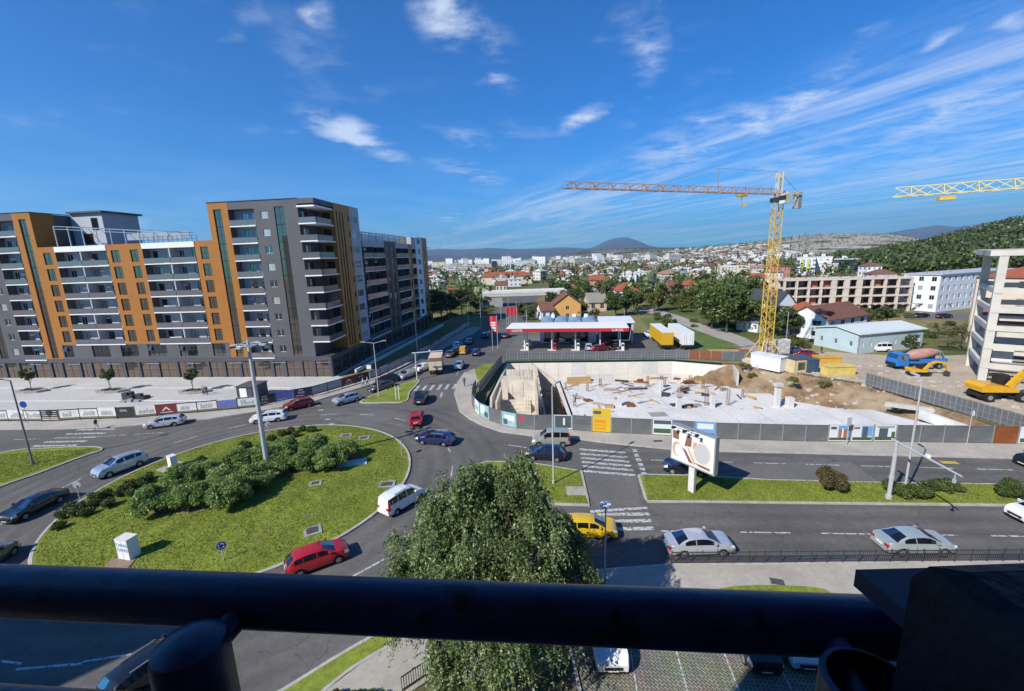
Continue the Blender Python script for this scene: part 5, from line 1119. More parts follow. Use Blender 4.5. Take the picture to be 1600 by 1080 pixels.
# signs
blue_s = pm('sign_blue', (.01, .06, .32), .4); 
def round_sign(x, y, h, r, az, label, face, sym=True, z=None):
    p = G(x, y); t = T('road_sign', label, 'road sign', (p.x, p.y, z if z is not None else .1), az, 'road signs'); m = MB(); m.cyl((0, 0, 0), (0, 0, h), .035, n=8); m.done('post', pole_m, t)
    m = MB(); m.cyl((0, -.05, h), (0, -.08, h), r, n=24); d = m.done('disc', face, t)
    if sym:
        q = MB()
        for k in range(3):
            a = k * 2.094 + .3; pts = [(r * .52 * math.cos(a + s), -.09, h + r * .52 * math.sin(a + s)) for s in (0, .35, .7, 1.05)]
            for e, f_ in zip(pts, pts[1:]): q.bar(e, f_, .02, r * .2)
            a += 1.35; q.add([(r * .3 * math.cos(a - .3), -.1, h + r * .3 * math.sin(a - .3)), (r * .75 * math.cos(a - .3), -.1, h + r * .75 * math.sin(a - .3)), (r * .55 * math.cos(a + .35), -.1, h + r * .55 * math.sin(a + .35))], [(0, 1, 2)])
        q.done('arrows', white_m, d); q = MB(); q.rings([[(rr_ * math.cos(2 * math.pi * i / 24), -.084, h + rr_ * math.sin(2 * math.pi * i / 24)) for i in range(24)] for rr_ in (r * .92, r)], cap0=False, cap1=False); q.done('rim', white_m, d)
round_sign(351, 881, 1.25, .34, R_(35), 'round blue roundabout sign on the grass near the red car', blue_s, z=islz(*G(351, 881)[:2]))
round_sign(125, 782, 1.5, .34, R_(190), 'round sign seen from behind at the left kerb of the island', pole_m, False); round_sign(628, 714, 1.5, .3, R_(100), 'round sign seen edge-on at the right kerb of the island', pole_m, False, .2)
round_sign(421, 684, 1.7, .33, R_(200), 'round sign seen from behind beyond the lamp mast', pole_m, False); round_sign(1510, 697, 3.6, .32, R_(60), 'round pale sign in front of the rusty hoarding panel', white_m, False)
round_sign(46, 666, 3.2, .5, R_(0), 'round dark blue sign on the pavement in front of the poster hoarding', blue_s, False)
for x, y, h, w, hh, l in ((579, 600, 3.4, .8, .7, 'square white sign on a post beside the pedestrians'), (1322, 697, 3.2, .5, .9, 'narrow grey sign in front of the poster panels')):
    p = G(x, y); t = T('road_sign', l, 'road sign', (p.x, p.y, .12), 0, 'road signs'); m = MB(); m.cyl((0, 0, 0), (0, 0, h), .04, n=8); m.done('post', pole_m, t); m = MB(); m.box(-w / 2, w / 2, -.07, -.04, h - hh, h); m.done('panel', white_m if w > .6 else pole_m, t)
# cabinets on the island
p = G(205, 876); zi = islz(p.x, p.y); t = T('utility_cabinet', 'white utility cabinet with blue lettering on the traffic island', 'cabinet', (p.x, p.y, zi), R_(-13))
m = MB(); m.box(-.55, .55, -.4, .4, 0, 1.6); m.done('housing', white_m, t); m = MB(); m.box(-.58, .58, -.43, .43, 1.6, 1.66); m.done('lid', conc_l, t)
bl = pm('blue_lettering', (.01, .13, .42), .5)
for z in (1.18, .78): put('lettering', text_mesh('TAPAS', .36, bl, .006), t, (0, -.405, z), rot=(R_(90), 0, 0))
m = MB(); m.box(-.005, .005, -.406, -.4, .1, 1.5); m.done('door_gap', trim_m, t)
p = G(272, 735); t = T('utility_cabinet', 'smaller plain white cabinet at the far side of the island', 'cabinet', (p.x, p.y, islz(p.x, p.y)), R_(-30)); m = MB(); m.box(-.4, .4, -.3, .3, 0, 1.3); m.done('housing', white_m, t); m = MB(); m.box(-.44, .44, -.34, .34, 1.3, 1.36); m.done('lid', conc_l, t); m = MB(); m.box(-1.0, .8, -1.2, 1.1, -.2, .04); m.done('base', conc_d, t)
# billboard on the long median
p = G(1085, 768); t = T('billboard', 'freestanding billboard with brown and white print beside the lower road', 'billboard', (p.x - .35, p.y - .2, .1), R_(-57), scale=(.8, 1, .93))
m = MB(); m.box(-.35, .35, -.16, .16, 0, 2.75); m.done('post', conc_l, t)
m = MB(); m.box(-2.75, 2.75, -.25, .25, 2.7, 6.45); fb = m.done('housing', steel, t)
pr = [pm('print_white', (.72, .71, .70), .5), pm('print_brown', (.24, .10, .07), .5), pm('print_tan', (.50, .33, .22), .5), pm('print_grey', (.45, .45, .46), .5), pm('print_cream', (.66, .60, .52), .5)]
m = MB(); m.box(-2.6, 2.6, -.27, -.252, 2.85, 6.3, 0)
def pe(cx_, cz_, rx, rz, mi, y, k=22, a0=0, a1=6.283): m.add([(cx_, y, cz_)] + [(cx_ + rx * math.cos(a0 + (a1 - a0) * i / k), y, cz_ + rz * math.sin(a0 + (a1 - a0) * i / k)) for i in range(k + 1)], [(0, i + 1, i + 2) for i in range(k)], mi)
pe(1.2, 4.35, 1.25, 1.3, 4, -.274); pe(1.2, 4.4, .95, 1.0, 3, -.278); pe(-1.9, 4.0, .6, .75, 2, -.274); pe(-1.75, 3.95, .42, .6, 0, -.278)
for q, mi in ((((-2.5, 5.0), (-1.7, 5.0), (-1.7, 5.85), (-2.5, 5.85)), 1), (((-.95, 4.6), (-.1, 4.7), (-.05, 5.7), (-.7, 5.75)), 1), (((-1.3, 4.4), (-.75, 4.2), (.25, 3.05), (-.3, 3.1)), 1), (((-.6, 4.55), (-.35, 4.5), (.55, 3.1), (.35, 3.0)), 2), (((.3, 3.3), (1.0, 3.05), (2.3, 3.0), (2.2, 3.25)), 1), (((.1, 4.6), (.5, 4.7), (.55, 5.3), (.15, 5.35)), 2)):
    m.add([(a_, -.276, b_) for a_, b_ in q], [(0, 1, 2, 3)], mi)
m.done('poster', pr, t)
m = MB(); m.bar((0, -.25, 6.4), (-.1, -1.1, 6.65), .05); m.bar((-1.7, -1.1, 6.6), (1.2, -1.1, 6.6), .04)
for x in (-1.7, -.3, 1.2): m.box(x - .16, x + .16, -1.25, -.95, 6.42, 6.6)
m.done('spotlight_bar', trim_m, t)
# black railing along the lower pavement, one object per bar panel
rl = T('railing', 'low black metal railing with close upright bars along the lower pavement', 'railing', (0, 0, .13))
A_, B_ = G(1051, 887), G(1650, 883); n = 24; um = MB()
Lp = (B_ - A_).length / n
for k in range(int(Lp / .13) + 1): um.bar((k * .13, 0, .08), (k * .13, 0, .92), .022)
bars = um.mesh('bars', steel_d); um = MB(); um.bar((0, 0, .86), (Lp, 0, .86), .05); um.bar((0, 0, .12), (Lp, 0, .12), .04); um.bar((0, 0, .55), (Lp, 0, .55), .03); rails = um.mesh('rails', steel_d); um = MB(); um.bar((0, 0, 0), (0, 0, 1.0), .06); post = um.mesh('post', steel_d)
az = math.atan2((B_ - A_).y, (B_ - A_).x)
for i in range(n):
    p = A_.lerp(B_, i / n); o = put('panel', rails, rl, (p.x, p.y + .25, 0), az); put('bars', bars, o); put('post', post, rl, (p.x, p.y + .25, 0))
rl = T('railing', 'short dark railing beside the garden path at the bottom edge', 'railing', (0, 0, .1)); A_, B_ = G(629, 1084), G(676, 1052)
m = MB(); d = (B_ - A_)
for z in (.12, .9): m.bar((A_.x, A_.y, z), (B_.x, B_.y, z), .05)
m.done('rails', steel_d, rl); m = MB()
for k in range(14): q = A_ + d * (k / 13); m.bar((q.x, q.y, 0), (q.x, q.y, .9), .03)
m.done('bars', steel_d, rl)
# ------------------------------------------------------------------ poster hoarding on the left
hp = [Vector(G(*q)[:2]) for q in ((-40, 661), (0, 660), (82, 660), (130, 657), (207, 655), (262, 650), (312, 646), (365, 641), (417, 636), (440, 629), (485, 622), (520, 612), (557, 601), (590, 592), (615, 580), (675, 550), (712, 525), (735, 510))]
cum = [0]
for a, b in zip(hp, hp[1:]): cum.append(cum[-1] + (b - a).length)
def along(s):
    for i in range(len(cum) - 1):
        if s <= cum[i + 1]: return hp[i].lerp(hp[i + 1], (s - cum[i]) / (cum[i + 1] - cum[i]))
    return hp[-1]
HF = T('hoarding', 'site hoarding of printed poster panels between plaza and pavement on the left', 'hoarding', (0, 0, .13), 0, 'site hoardings')
pw = [pm('poster_white', (.66, .66, .63), .6, ns=1.2, na=.2), pm('poster_dark', (.035, .036, .036), .5), pm('poster_maroon', (.16, .03, .035), .5), pm('poster_olive', (.16, .17, .09), .6, ns=2, na=.3), pm('poster_grey', (.34, .34, .35), .6, ns=2.5, na=.3), pm('poster_blue', (.13, .16, .42), .5, ns=2, na=.25), pm('poster_navy', (.025, .03, .07), .5), pm('poster_cream', (.58, .50, .34), .6)]
seq = 'wwwwdwwwkwmwwbwnuDaamkgggggggggggggg'
s = 0.0; i = 0; rnd = random.Random(3)
while s < cum[-1] - 2.5:
    W_ = 2.75; a, b = along(s), along(s + W_); d = b - a; az = math.atan2(d.y, d.x); ch = seq[min(i, len(seq) - 1)]; L_ = d.length
    m = MB(); h = 1.75; m.box(.06, L_ - .06, -.02, .02, .22, h, {'w': 0, 'd': 1, 'k': 1, 'm': 2, 'b': 5, 'n': 1, 'u': 5, 'D': 6, 'a': 4, 'g': 4}[ch])
    if ch in 'wbag':
        x = .5
        for k in range(rnd.randint(4, 7)):
            w2 = rnd.uniform(.15, .4); z2 = rnd.uniform(.5, 1.0); m.box(x, x + w2, -.026, -.02, .62, .62 + z2 * .75, 4 if ch != 'b' else 5); x += w2 + rnd.uniform(.02, .08)
        m.box(.06, L_ - .06, -.03, -.021, .23, .48, 3); m.box(.06, L_ - .06, -.027, -.021, 1.6, 1.75, 1 if rnd.random() < .6 else 0)
    elif ch in 'd':
        for k in range(4): m.box(.2, L_ - .3, -.027, -.021, .55 + k * .3, .62 + k * .3, 0)
        m.box(.1, L_ - .2, -.03, -.021, .24, .42, 7)
    elif ch == 'm':
        m.add([(L_ / 2, -.028, 1.35), (L_ / 2 - .6, -.028, .75), (L_ / 2 + .6, -.028, .75)], [(0, 1, 2)], 0); m.add([(L_ / 2, -.03, 1.1), (L_ / 2 - .35, -.03, .75), (L_ / 2 + .35, -.03, .75)], [(0, 1, 2)], 2)
        m.box(.5, L_ - .5, -.028, -.021, .45, .52, 0)
    elif ch in 'nDku':
        m.box(.3, .3 + 1.2 * (ch != 'k'), -.028, -.021, .5, .56, 0); 
    o = m.done('panel', pw, HF, loc=(a.x, a.y, 0), rz=az)
    if ch in 'nDk': put('lettering', text_mesh({'n': 'DIA\nPLUS', 'D': 'DIA\nPLUS', 'k': 'DIVEL'}[ch], .42, pw[0], .004), o, (L_ * .42, -.03, 1.2), rot=(R_(90), 0, 0))
    m = MB(); m.box(-.05, .05, -.04, .04, 0, 1.8); m.bar((0, .05, 1.5), (0, .9, 0), .05); m.done('post', rust if i % 2 else steel_d, HF, loc=(a.x, a.y, 0), rz=az)
    s += W_; i += 1
# low parapet line behind the hoarding on the avenue (pale stepped wall)
a0, a1 = FP(-3.2, 3), FP(-5.2, 62); m = MB(); m.bar((a0.x, a0.y, .45), (a1.x, a1.y, .45), .35, .7); m.done('parapet_wall', conc_l, label='low pale retaining wall along the shaded avenue', cat='wall')
# kiosk on the plaza
a = G(372, 627); t = T('kiosk', 'small dark kiosk with a white panel on the plaza behind the hoarding', 'kiosk', (a.x, a.y, .155), R_(-6)); m = MB(); m.box(0, 3.0, 0, 3.4, 0, 2.2); m.done('wall', pm('kiosk_blue', (.05, .058, .075), .6, ns=2, na=.2), t); m = MB(); m.box(-.15, 3.15, -.15, 3.55, 2.2, 2.33); m.done('roof', dgrey, t); m = MB(); m.box(.55, 1.75, -.04, -.005, .5, 2.0); m.done('panel', white_m, t); m = MB(); m.box(2.0, 2.7, -.04, -.005, .1, 2.0); m.done('door', dgrey, t)
# pile of wrapped building material by the middle planter
p = G(205, 626); t = T('material_pile', 'dark pile of building material beside the middle planter', 'pile', (p.x, p.y, .155)); m = MB()
for k in range(9): x, y = rnd.uniform(-1.6, 1.6), rnd.uniform(-.5, .5); m.box(x, x + .9, y, y + .7, 0, rnd.uniform(.3, 1.3))
m.done('blocks', steel_d, t)
m = MB(); [m.box(x, x + .8, -1.6, -1.0, 0, .3 + .2 * (k % 2)) for k, x in enumerate((-.5, .6, 1.8))]; m.done('slabs', conc_d, t)
# ------------------------------------------------------------------ people
def person(x, y, az, cols, label, pose='stand', z=.155):
    """one skinned figure; cloth and skin are told apart by height along the body"""
    p = G(x, y); me = bpy.data.meshes.new('person'); st_ = .28 if pose == 'walk' else .06
    J = dict(pel=(0, 0, .95), ch=(0, 0, 1.3), nk=(0, 0, 1.5), hd=(.02, 0, 1.62), ht=(.02, 0, 1.72), lh=(0, .1, .9), lk=(st_ * .7, .11, .5), la=(st_ * .8, .11, .08), lt=(st_ * .8 + .16, .11, .04), rh=(0, -.1, .9), rk=(-st_ * .2, -.11, .5), ra=(-st_, -.11, .1), rt=(-st_ + .15, -.11, .04),
             ls=(0, .19, 1.42), le=(-st_ * .4, .24, 1.16), lw=(.1, .24, .93), rs=(0, -.19, 1.42), re=(st_ * .3, -.24, 1.16), rw=(st_ * .6 + .1, -.24, .95))
    rad = dict(pel=.14, ch=.15, nk=.06, hd=.1, ht=.085, lh=.09, lk=.062, la=.045, lt=.04, rh=.09, rk=.062, ra=.045, rt=.04, ls=.06, le=.045, lw=.035, rs=.06, re=.045, rw=.035)
    E_ = 'pel-ch ch-nk nk-hd hd-ht pel-lh lh-lk lk-la la-lt pel-rh rh-rk rk-ra ra-rt ch-ls ls-le le-lw ch-rs rs-re re-rw'.split(); nm = list(J)
    me.from_pydata([J[k] for k in nm], [tuple(nm.index(q) for q in e.split('-')) for e in E_], [])
    o = put('person', me, None, (p.x, p.y, z), az, None, label, 'person', 'pedestrians')
    md = o.modifiers.new('skin', 'SKIN'); sv = me.skin_vertices[0].data
    for i_, k in enumerate(nm): sv[i_].radius = (rad[k], rad[k] * .85)
    sv[0].use_root = True; sb = o.modifiers.new('sub', 'SUBSURF'); sb.levels = sb.render_levels = 1
    mt = bpy.data.materials.new('clothing'); mt.use_nodes = True; N, L = mt.node_tree.nodes, mt.node_tree.links; tcn = N.new('ShaderNodeTexCoord'); sp = N.new('ShaderNodeSeparateXYZ'); L.new(tcn.outputs['Object'], sp.inputs[0]); dv = N.new('ShaderNodeMath'); dv.operation = 'DIVIDE'; dv.inputs[1].default_value = 2; L.new(sp.outputs[2], dv.inputs[0])
    cr_ = N.new('ShaderNodeValToRGB'); cr_.color_ramp.interpolation = 'CONSTANT'; L.new(dv.outputs[0], cr_.inputs[0]); el = cr_.color_ramp.elements; el[0].position = 0; el[0].color = (.02, .02, .02, 1); el[1].position = .05; el[1].color = (*cols[0], 1)
    for ps, c in ((.46, cols[1]), (.755, (.42, .25, .17)), (.84, cols[2])): e = el.new(ps); e.color = (*c, 1)
    L.new(cr_.outputs[0], N['Principled BSDF'].inputs['Base Color']); me.materials.append(mt)
person(152, 672, R_(170), ((.5, .5, .5), (.015, .015, .018), (.02, .015, .01)), 'person in black top and light trousers crossing the road', 'walk', .01)
person(319, 618, R_(-80), ((.05, .05, .06), (.35, .34, .33), (.03, .02, .02)), 'person in a pale top standing by the rightmost planter'); person(324, 619, R_(100), ((.03, .03, .03), (.02, .02, .022), (.02, .015, .01)), 'person in dark clothes standing by the rightmost planter')
person(568, 606, R_(200), ((.10, .12, .2), (.5, .5, .52), (.05, .03, .02)), 'person in a white top walking on the left pavement', 'walk', .13); person(575, 604, R_(200), ((.08, .1, .16), (.25, .33, .45), (.03, .02, .02)), 'person in a light blue top walking on the left pavement', 'walk', .13)
person(726, 605, R_(-100), ((.03, .03, .04), (.04, .03, .04), (.02, .02, .02)), 'person in dark clothes walking beside the curved hoarding', 'walk', .13); person(1283, 553, R_(0), ((.03, .04, .06), (.05, .06, .05), (.03, .02, .02)), 'person in dark clothes standing in the site yard', 'stand', .01)
# staked saplings on the splitter island
for i, x in enumerate((619, 624)):
    p = G(x, 626); t = T('tree_stake', '%s pale stake guarding a sapling on the splitter island' % ('left' if i == 0 else 'right'), 'stake', (p.x, p.y, .12), 0, 'tree stakes'); m = MB(); m.box(-.04, .04, -.04, .04, 0, 2.3); m.done('stake', white_m, t); m = MB(); m.bar((0, 0, 1.8), (.35, 0, 1.8), .04); m.done('crossbar', white_m, t)
# ------------------------------------------------------------------ grey hoarding round the excavation
tin = pm('hoarding_sheet', (.155, .165, .17), .5, .4, .3, ns=.8, na=.22, ns2=5, na2=.12)
def hoarding(label, pts, pw_, h, special=None, back=False, z0=0.0, stiff=False):
    pts = [Vector(p[:2]) for p in pts]; c = [0]
    for a, b in zip(pts, pts[1:]): c.append(c[-1] + (b - a).length)
    def al(s):
        for i in range(len(c) - 1):
            if s <= c[i + 1]: return pts[i].lerp(pts[i + 1], (s - c[i]) / (c[i + 1] - c[i]))
        return pts[-1]
    t = T('hoarding', label, 'hoarding', (0, 0, z0), 0, 'site hoardings'); n = max(1, round(c[-1] / pw_)); out = []
    for i in range(n):
        a, b = al(c[-1] * i / n), al(c[-1] * (i + 1) / n); d = b - a; L_ = d.length; az = math.atan2(d.y, d.x)
        m = MB(); m.box(.05, L_ - .05, -.012, .012, .06, h); o = m.done('panel', (special or {}).get(i, tin), t, loc=(a.x, a.y, 0), rz=az)
        m = MB(); m.box(-.04, .04, -.05, .05, 0, h + .06); m.bar((0, .04, h * .75), (0, .9, 0), .05); m.done('post', steel, t, loc=(a.x, a.y, 0), rz=az)
        if stiff:
            m = MB(); k = int(L_ / .55)
            for q in range(1, k): m.box(q * L_ / k - .02, q * L_ / k + .02, -.045, -.014, .1, h)
            for z in (.35, h * .5, h - .1): m.box(.05, L_ - .05, -.05, -.016, z - .02, z + .02)
            m.done('stiffener', steel, o)
        out.append((o, L_, h))
    return out
fr_pts = [G(*q) for q in ((744, 613), (739, 622), (738, 636), (746, 650), (762, 658), (780, 665), (805, 671), (837, 673.5), (870, 673), (900, 674), (935, 677), (970, 679), (1005, 680.5), (1040, 682), (1115, 687.5), (1269, 692), (1394, 692.5), (1512, 694), (1600, 696), (1750, 699))]
orange_r = pm('rusted_sheet', (.20, .065, .018), .75, ns=.8, na=.3, ns2=5, na2=.2)
FH = hoarding('grey metal hoarding along the front of the excavation', fr_pts, 2.35, 2.0, z0=.13)
def panel_at(px):
    best = min(range(len(FH)), key=lambda i: abs((FH[i][0].location.x + math.cos(FH[i][0].rotation_euler.z) * FH[i][1] / 2) - G(px, 688).x)); return FH[best]
pc = [pm('print_sky', (.14, .33, .62), .5, ns=1, na=.2), pm('print_pale', (.62, .64, .64), .5), pm('print_brick', (.33, .14, .09), .5), pm('print_green', (.06, .10, .04), .6, ns=3, na=.4), pm('print_slate', (.07, .09, .12), .5), pm('print_yellow', (.62, .42, .02), .5), pm('print_orange', (.62, .26, .02), .5), pm('print_teal', (.25, .42, .42), .5, ns=2, na=.3)]
def poster(px, rects, z0=.1, z1=1.98, name='poster'):
    o, L_, h = panel_at(px); m = MB(); hh = z1 - z0
    for k, (a, b, c, d, mi) in enumerate(rects): m.box(.1 + a * (L_ - .2), .1 + b * (L_ - .2), -.022 - .003 * k, -.014, z0 + c * hh, z0 + d * hh, mi)
    m.done(name, pc, o); return o, L_
build = [(0, 1, 0, 1, 1), (.42, .98, .12, .96, 0), (.45, .9, .2, .75, 2), (.6, .68, .2, .8, 1), (.02, .98, .06, .22, 3), (.06, .34, .74, .9, 4)]
poster(1287, build); poster(1326, [(0, 1, 0, 1, 1), (.45, .98, .3, .95, 0), (.5, .75, .2, .9, 4), (.05, .98, .06, .25, 3), (.08, .36, .75, .9, 2)]); poster(1374, [(0, 1, 0, 1, 1), (.2, .62, .25, .82, 4), (.02, .98, .06, .28, 3), (.8, .96, .25, .6, 3), (.08, .9, .86, .92, 4)])
poster(1052, [(0, 1, 0, 1, 1), (.05, .95, .7, .95, 4), (.05, .95, .1, .4, 3)]); poster(1088, [(0, 1, 0, 1, 0), (.1, .9, .55, .9, 1), (.05, .95, .06, .3, 3)]); poster(885, [(0, 1, 0, 1, 1), (.03, .97, .1, .95, 4), (.3, .8, .2, .5, 3), (.5, .62, .3, .8, 1)])
poster(1596, [(0, 1, 0, 1, 1), (.3, .9, .2, .9, 4), (.05, .95, .06, .3, 3)]); poster(760, [(0, 1, 0, 1, 7), (.1, .6, .3, .9, 1), (.5, .9, .1, .5, 4)]); poster(790, [(0, 1, 0, 1, 7), (.2, .9, .4, .8, 1), (.1, .4, .1, .5, 4)]); poster(745, [(0, 1, 0, 1, 1), (.1, .8, .2, .6, 7)])
o, L_ = poster(952, [(0, 1, 0, 1, 5), (.1, .75, .1, .8, 6), (.15, .7, .3, .38, 5), (.15, .7, .5, .58, 5)]); m = MB(); m.box(.1, L_ - .1, .1, .16, 2.0, 3.0); m.done('upper_board', pc[5], o); m = MB(); m.box(.2, 1.1, .08, .1, 2.3, 2.7); m.done('logo_bar', pc[4], o)
o, L_, h = panel_at(918); put('lettering', text_mesh('NINGSA\nGRAN & SORTE', .34, pc[4], .004), o, (L_ / 2, -.02, 1.15), rot=(R_(90), 0, 0)); o, L_, h = panel_at(815); m = MB(); m.box(.3, 1.0, -.02, -.013, 1.1, 1.7); m.done('sticker', pm('sticker_red', (.45, .05, .1), .5), o)
for px in (1540, 1556): panel_at(px)[0].data.materials.clear(); panel_at(px)[0].data.materials.append(orange_r)
hoarding('grey ribbed hoarding along the right side of the excavation', [G(1352, 602), G(1420, 622), G(1500, 645), G(1600, 676), G(1700, 705)], 2.4, 2.0, stiff=True)
hoarding('grey hoarding on top of the back wall beside the filling station', [(-1.2, 90.3), (5, 89.9), (18, 88.7), (32.5, 87.4), (36, 86.4)], 2.4, 1.7, stiff=True)
hoarding('rusty brown hoarding behind the excavation left of the crane', [(36, 86.4), (42, 83.6), (47.6, 82.6)], 2.0, 1.9, special={0: rust, 1: rust, 2: rust, 3: tin})
hoarding('dark hoarding along the left flank of the excavation', [(-5.6, 68), (-4.0, 78), (-2.2, 88)], 2.2, 1.8)
# ------------------------------------------------------------------ concrete works in the pit
conc_w = pm('fresh_concrete', (.72, .67, .58), .85, ns=.4, na=.1, ns2=4, na2=.08)
ws_ = T('retaining_wall', 'pale concrete retaining wall at the back of the excavation', 'wall')
cw = [(-1.0, 88.9), (3.9, 88.6), (18, 87.2), (32.5, 85.9), (42.2, 80.6)]
for a, b in zip(cw, cw[1:]):
    a, b = Vector(a), Vector(b); n = max(1, int((b - a).length / 2.6))
    for k in range(n):
        p, q = a.lerp(b, k / n), a.lerp(b, (k + 1) / n); d = (q - p).normalized(); q2 = q - d * .025
        for j in range(2):
            m = MB(); m.bar((p.x, p.y, -4.1 + j * 2.52), (q2.x, q2.y, -4.1 + j * 2.52), .35, 2.5); m.done('panel', conc_w if (k + j) % 4 else conc_l, ws_)
for a, b, h in (((42.2, 80.6), (40.5, 75.5), 0.2), ((-1, 88.6), (-3.6, 66), 0.0), ((-3.6, 66), (-3.4, 60), -.2)):
    m = MB(); m.bar((a[0], a[1], -2.7), (b[0], b[1], -2.7), .35, 5.2); m.done('panel', conc, ws_)
DB = [G(*q, -3) for q in ((868, 597), (960, 598), (1060, 599), (1148, 601), (1166, 615), (1285, 615), (1326, 640))] + [Vector(p + (-3,)) for p in ((44, 51), (24, 50.5), (13, 52.4), (8.5, 54))]
timber0 = pm('timber', (.42, .27, .12), .8, ns=2, na=.25)
ds = T('floor_slab', 'pale lower concrete deck in the excavation with column starters', 'slab')
m = MB(); m.prism([(p.x, p.y) for p in DB], -3.35, -3.0); deck_m = pm('deck_concrete', (.60, .58, .54), .85, ns=.22, na=.12, ns2=2.5, na2=.12, bump=.1, warm=((.48, .45, .40), .12, .55, .75)); m.done('deck', deck_m, ds)
for k in range(110):
    x_, y_ = random.uniform(10, 40), random.uniform(55, 83); m = MB(); w_, l_ = random.choice(((.25, 2.6), (.5, 1.2), (1.2, 1.4), (.12, 3.5))); m.box(-l_ / 2, l_ / 2, -w_ / 2, w_ / 2, 0, random.choice((.06, .12, .35))); m.done('formwork_panel', random.choice((timber0, rust, conc_d, steel_d, timber0)), ds, loc=(x_, y_, -2.99), rz=random.uniform(0, 3))
m = MB()
for k in range(16):                                              # pour joints
    y = 54 + k * 2; m.box(9, 38, y, y + .04, -2.998, -2.992)
for k in range(7): m.box(10 + k * 5, 10.05 + k * 5, 53, 84, -2.998, -2.991)
m.done('joint', conc_d, ds)
DA = [G(*q, -.7) for q in ((962, 637), (1100, 639), (1360, 640), (1420, 655), (1478, 668))] + [Vector(p + (-.7,)) for p in ((50, 46.4), (40, 47.6), (23, 49.6), (13.6, 52))]
ua = T('floor_slab', 'pale upper concrete deck just behind the front hoarding', 'slab'); m = MB(); m.prism([(p.x, p.y) for p in DA], -1.0, -.7); m.done('deck', deck_m, ua)
m = MB(); q = G(1027, 645, -.69); m.box(q.x - 1.3, q.x + 1.1, q.y - 1.5, q.y + .3, -.698, -.692); m.done('hole_shade_sheet', conc_d, ua)  # flat darker sheet painting the shade of a hole in the deck
m = MB()
for k in range(9): x = 17 + k * 4.2; m.box(x, x + .05, 47.0, 58, -.697, -.69)
m.done('joint', conc_d, ua)
m = MB(); [m.box(x, x + .3, 52.5, 58.5, -3, -1.0) for x in (14, 26, 38, 46)]; m.done('support_wall', conc, ua)
a, b = G(1438, 646, 0), G(1512, 672, 0); m = MB(); m.bar((a.x, a.y, -.1), (b.x, b.y, -.1), .5, 1.2); m.done('concrete_beam', conc_l, label='pale slanting concrete wall beam at the right end of the deck', cat='beam')
def column(px, py, h, w, label, reb=1.1, z0=-3.0, cap=False):
    p = G(px, py, z0); t = T('concrete_column', label, 'column', (p.x, p.y, z0), 0, 'concrete columns in the excavation'); m = MB(); m.box(-w / 2, w / 2, -w / 2, w / 2, 0, max(h, .12)); m.done('shaft', conc_l if h > .3 else conc, t)
    if cap: m = MB(); m.box(-w * .8, w * .8, -w * .8, w * .8, h, h + .5); m.done('formwork', conc, t)
    m = MB()
    for i in range(3):
        for j in range(3):
            if i == 1 and j == 1: continue
            m.bar(((i - 1) * w * .38, (j - 1) * w * .38, h), ((i - 1) * w * .36, (j - 1) * w * .36, h + reb), .03)
    m.done('starter_bars', rust, t)
for i, (x, y, h, w, rb, cp_) in enumerate(sorted(((1038, 606, .1, .5, 1.6, 0), (1060, 642, 2.5, .7, 1.2, 1), (1033, 612, 2.2, .5, .8, 0), (898, 636, .2, .5, 1.9, 0), (938, 605, .1, .5, 1.6, 0), (968, 634, 2.0, .6, .3, 0), (1012, 604, .1, .5, 2.0, 0), (1078, 605, .1, .6, 2.2, 0), (1098, 608, .1, .5, 1.8, 0), (1103, 634, .1, .6, 2.8, 0), (1113, 637, 2.2, .6, .3, 0), (1213, 636, 3.4, .7, .3, 1), (1233, 636, 1.6, .9, .1, 0), (1137, 634, .1, .5, 2.6, 0), (1160, 622, .1, .4, 1.4, 0), (918, 612, .1, .5, 1.5, 0), (884, 610, .1, .4, 1.5, 0), (1127, 612, .1, .5, 1.8, 0), (1065, 616, .1, .5, 1.5, 0)))):
    column(x, y, h, w, '%s from the left of the columns and starter bars in the excavation' % ordw[i], rb, cap=bool(cp_))
core_m = pm('core_concrete', (.56, .50, .41), .85, ns=.6, na=.22, ns2=5, na2=.15, bump=.15)
core = T('stair_core', 'raw concrete stair core at the left end of the excavation', 'concrete core')
for nm, a, b, z0, z1, th in (('wall', (3.2, 57.6), (3.5, 66), -5, 1.6, .35), ('wall', (-2.6, 60.5), (-2.0, 68), -5, .9, .3), ('wall', (-2.0, 69.5), (3.6, 67.8), -5, 1.9, .3), ('ramp_wall', (4.3, 55), (4.8, 86), -5, -.6, .25), ('ramp_wall', (8.9, 54.2), (9.3, 84), -5, -3.0, .3), ('wall', (-1.8, 73), (3.2, 72), -5, 1.4, .3), ('wall', (-1.2, 79), (3.6, 78), -5, 1.0, .3)):
    m = MB(); m.bar((a[0], a[1], (z0 + z1) / 2), (b[0], b[1], (z0 + z1) / 2), th, z1 - z0); m.done(nm, core_m, core)
m = MB()
for k in range(10): m.box(-2.2, 2.6, 60.6 + k * .55, 61.15 + k * .55, -5, -4.4 + k * .42)
m.done('stair_flight', core_m, core)
for xa, ya, za, xb, yb, zb in ((3.9, 86, .3, 8.4, 84, -3.0), (-1.8, 60.2, -4.6, 3.2, 58.0, .6), (-1.9, 67.6, -4, 3.4, 65.7, 1.4)):
    m = MB(); d_ = Vector((xb - xa, yb - ya, 0)).normalized(); nq = Vector((-d_.y, d_.x, 0)) * .18; q4 = [Vector((xa, ya, -5)), Vector((xb, yb, -5)), Vector((xb, yb, zb)), Vector((xa, ya, za))]; m.rings([[v - nq for v in q4], [v + nq for v in q4]]); m.done('sloped_wall', core_m, core)
m = MB()
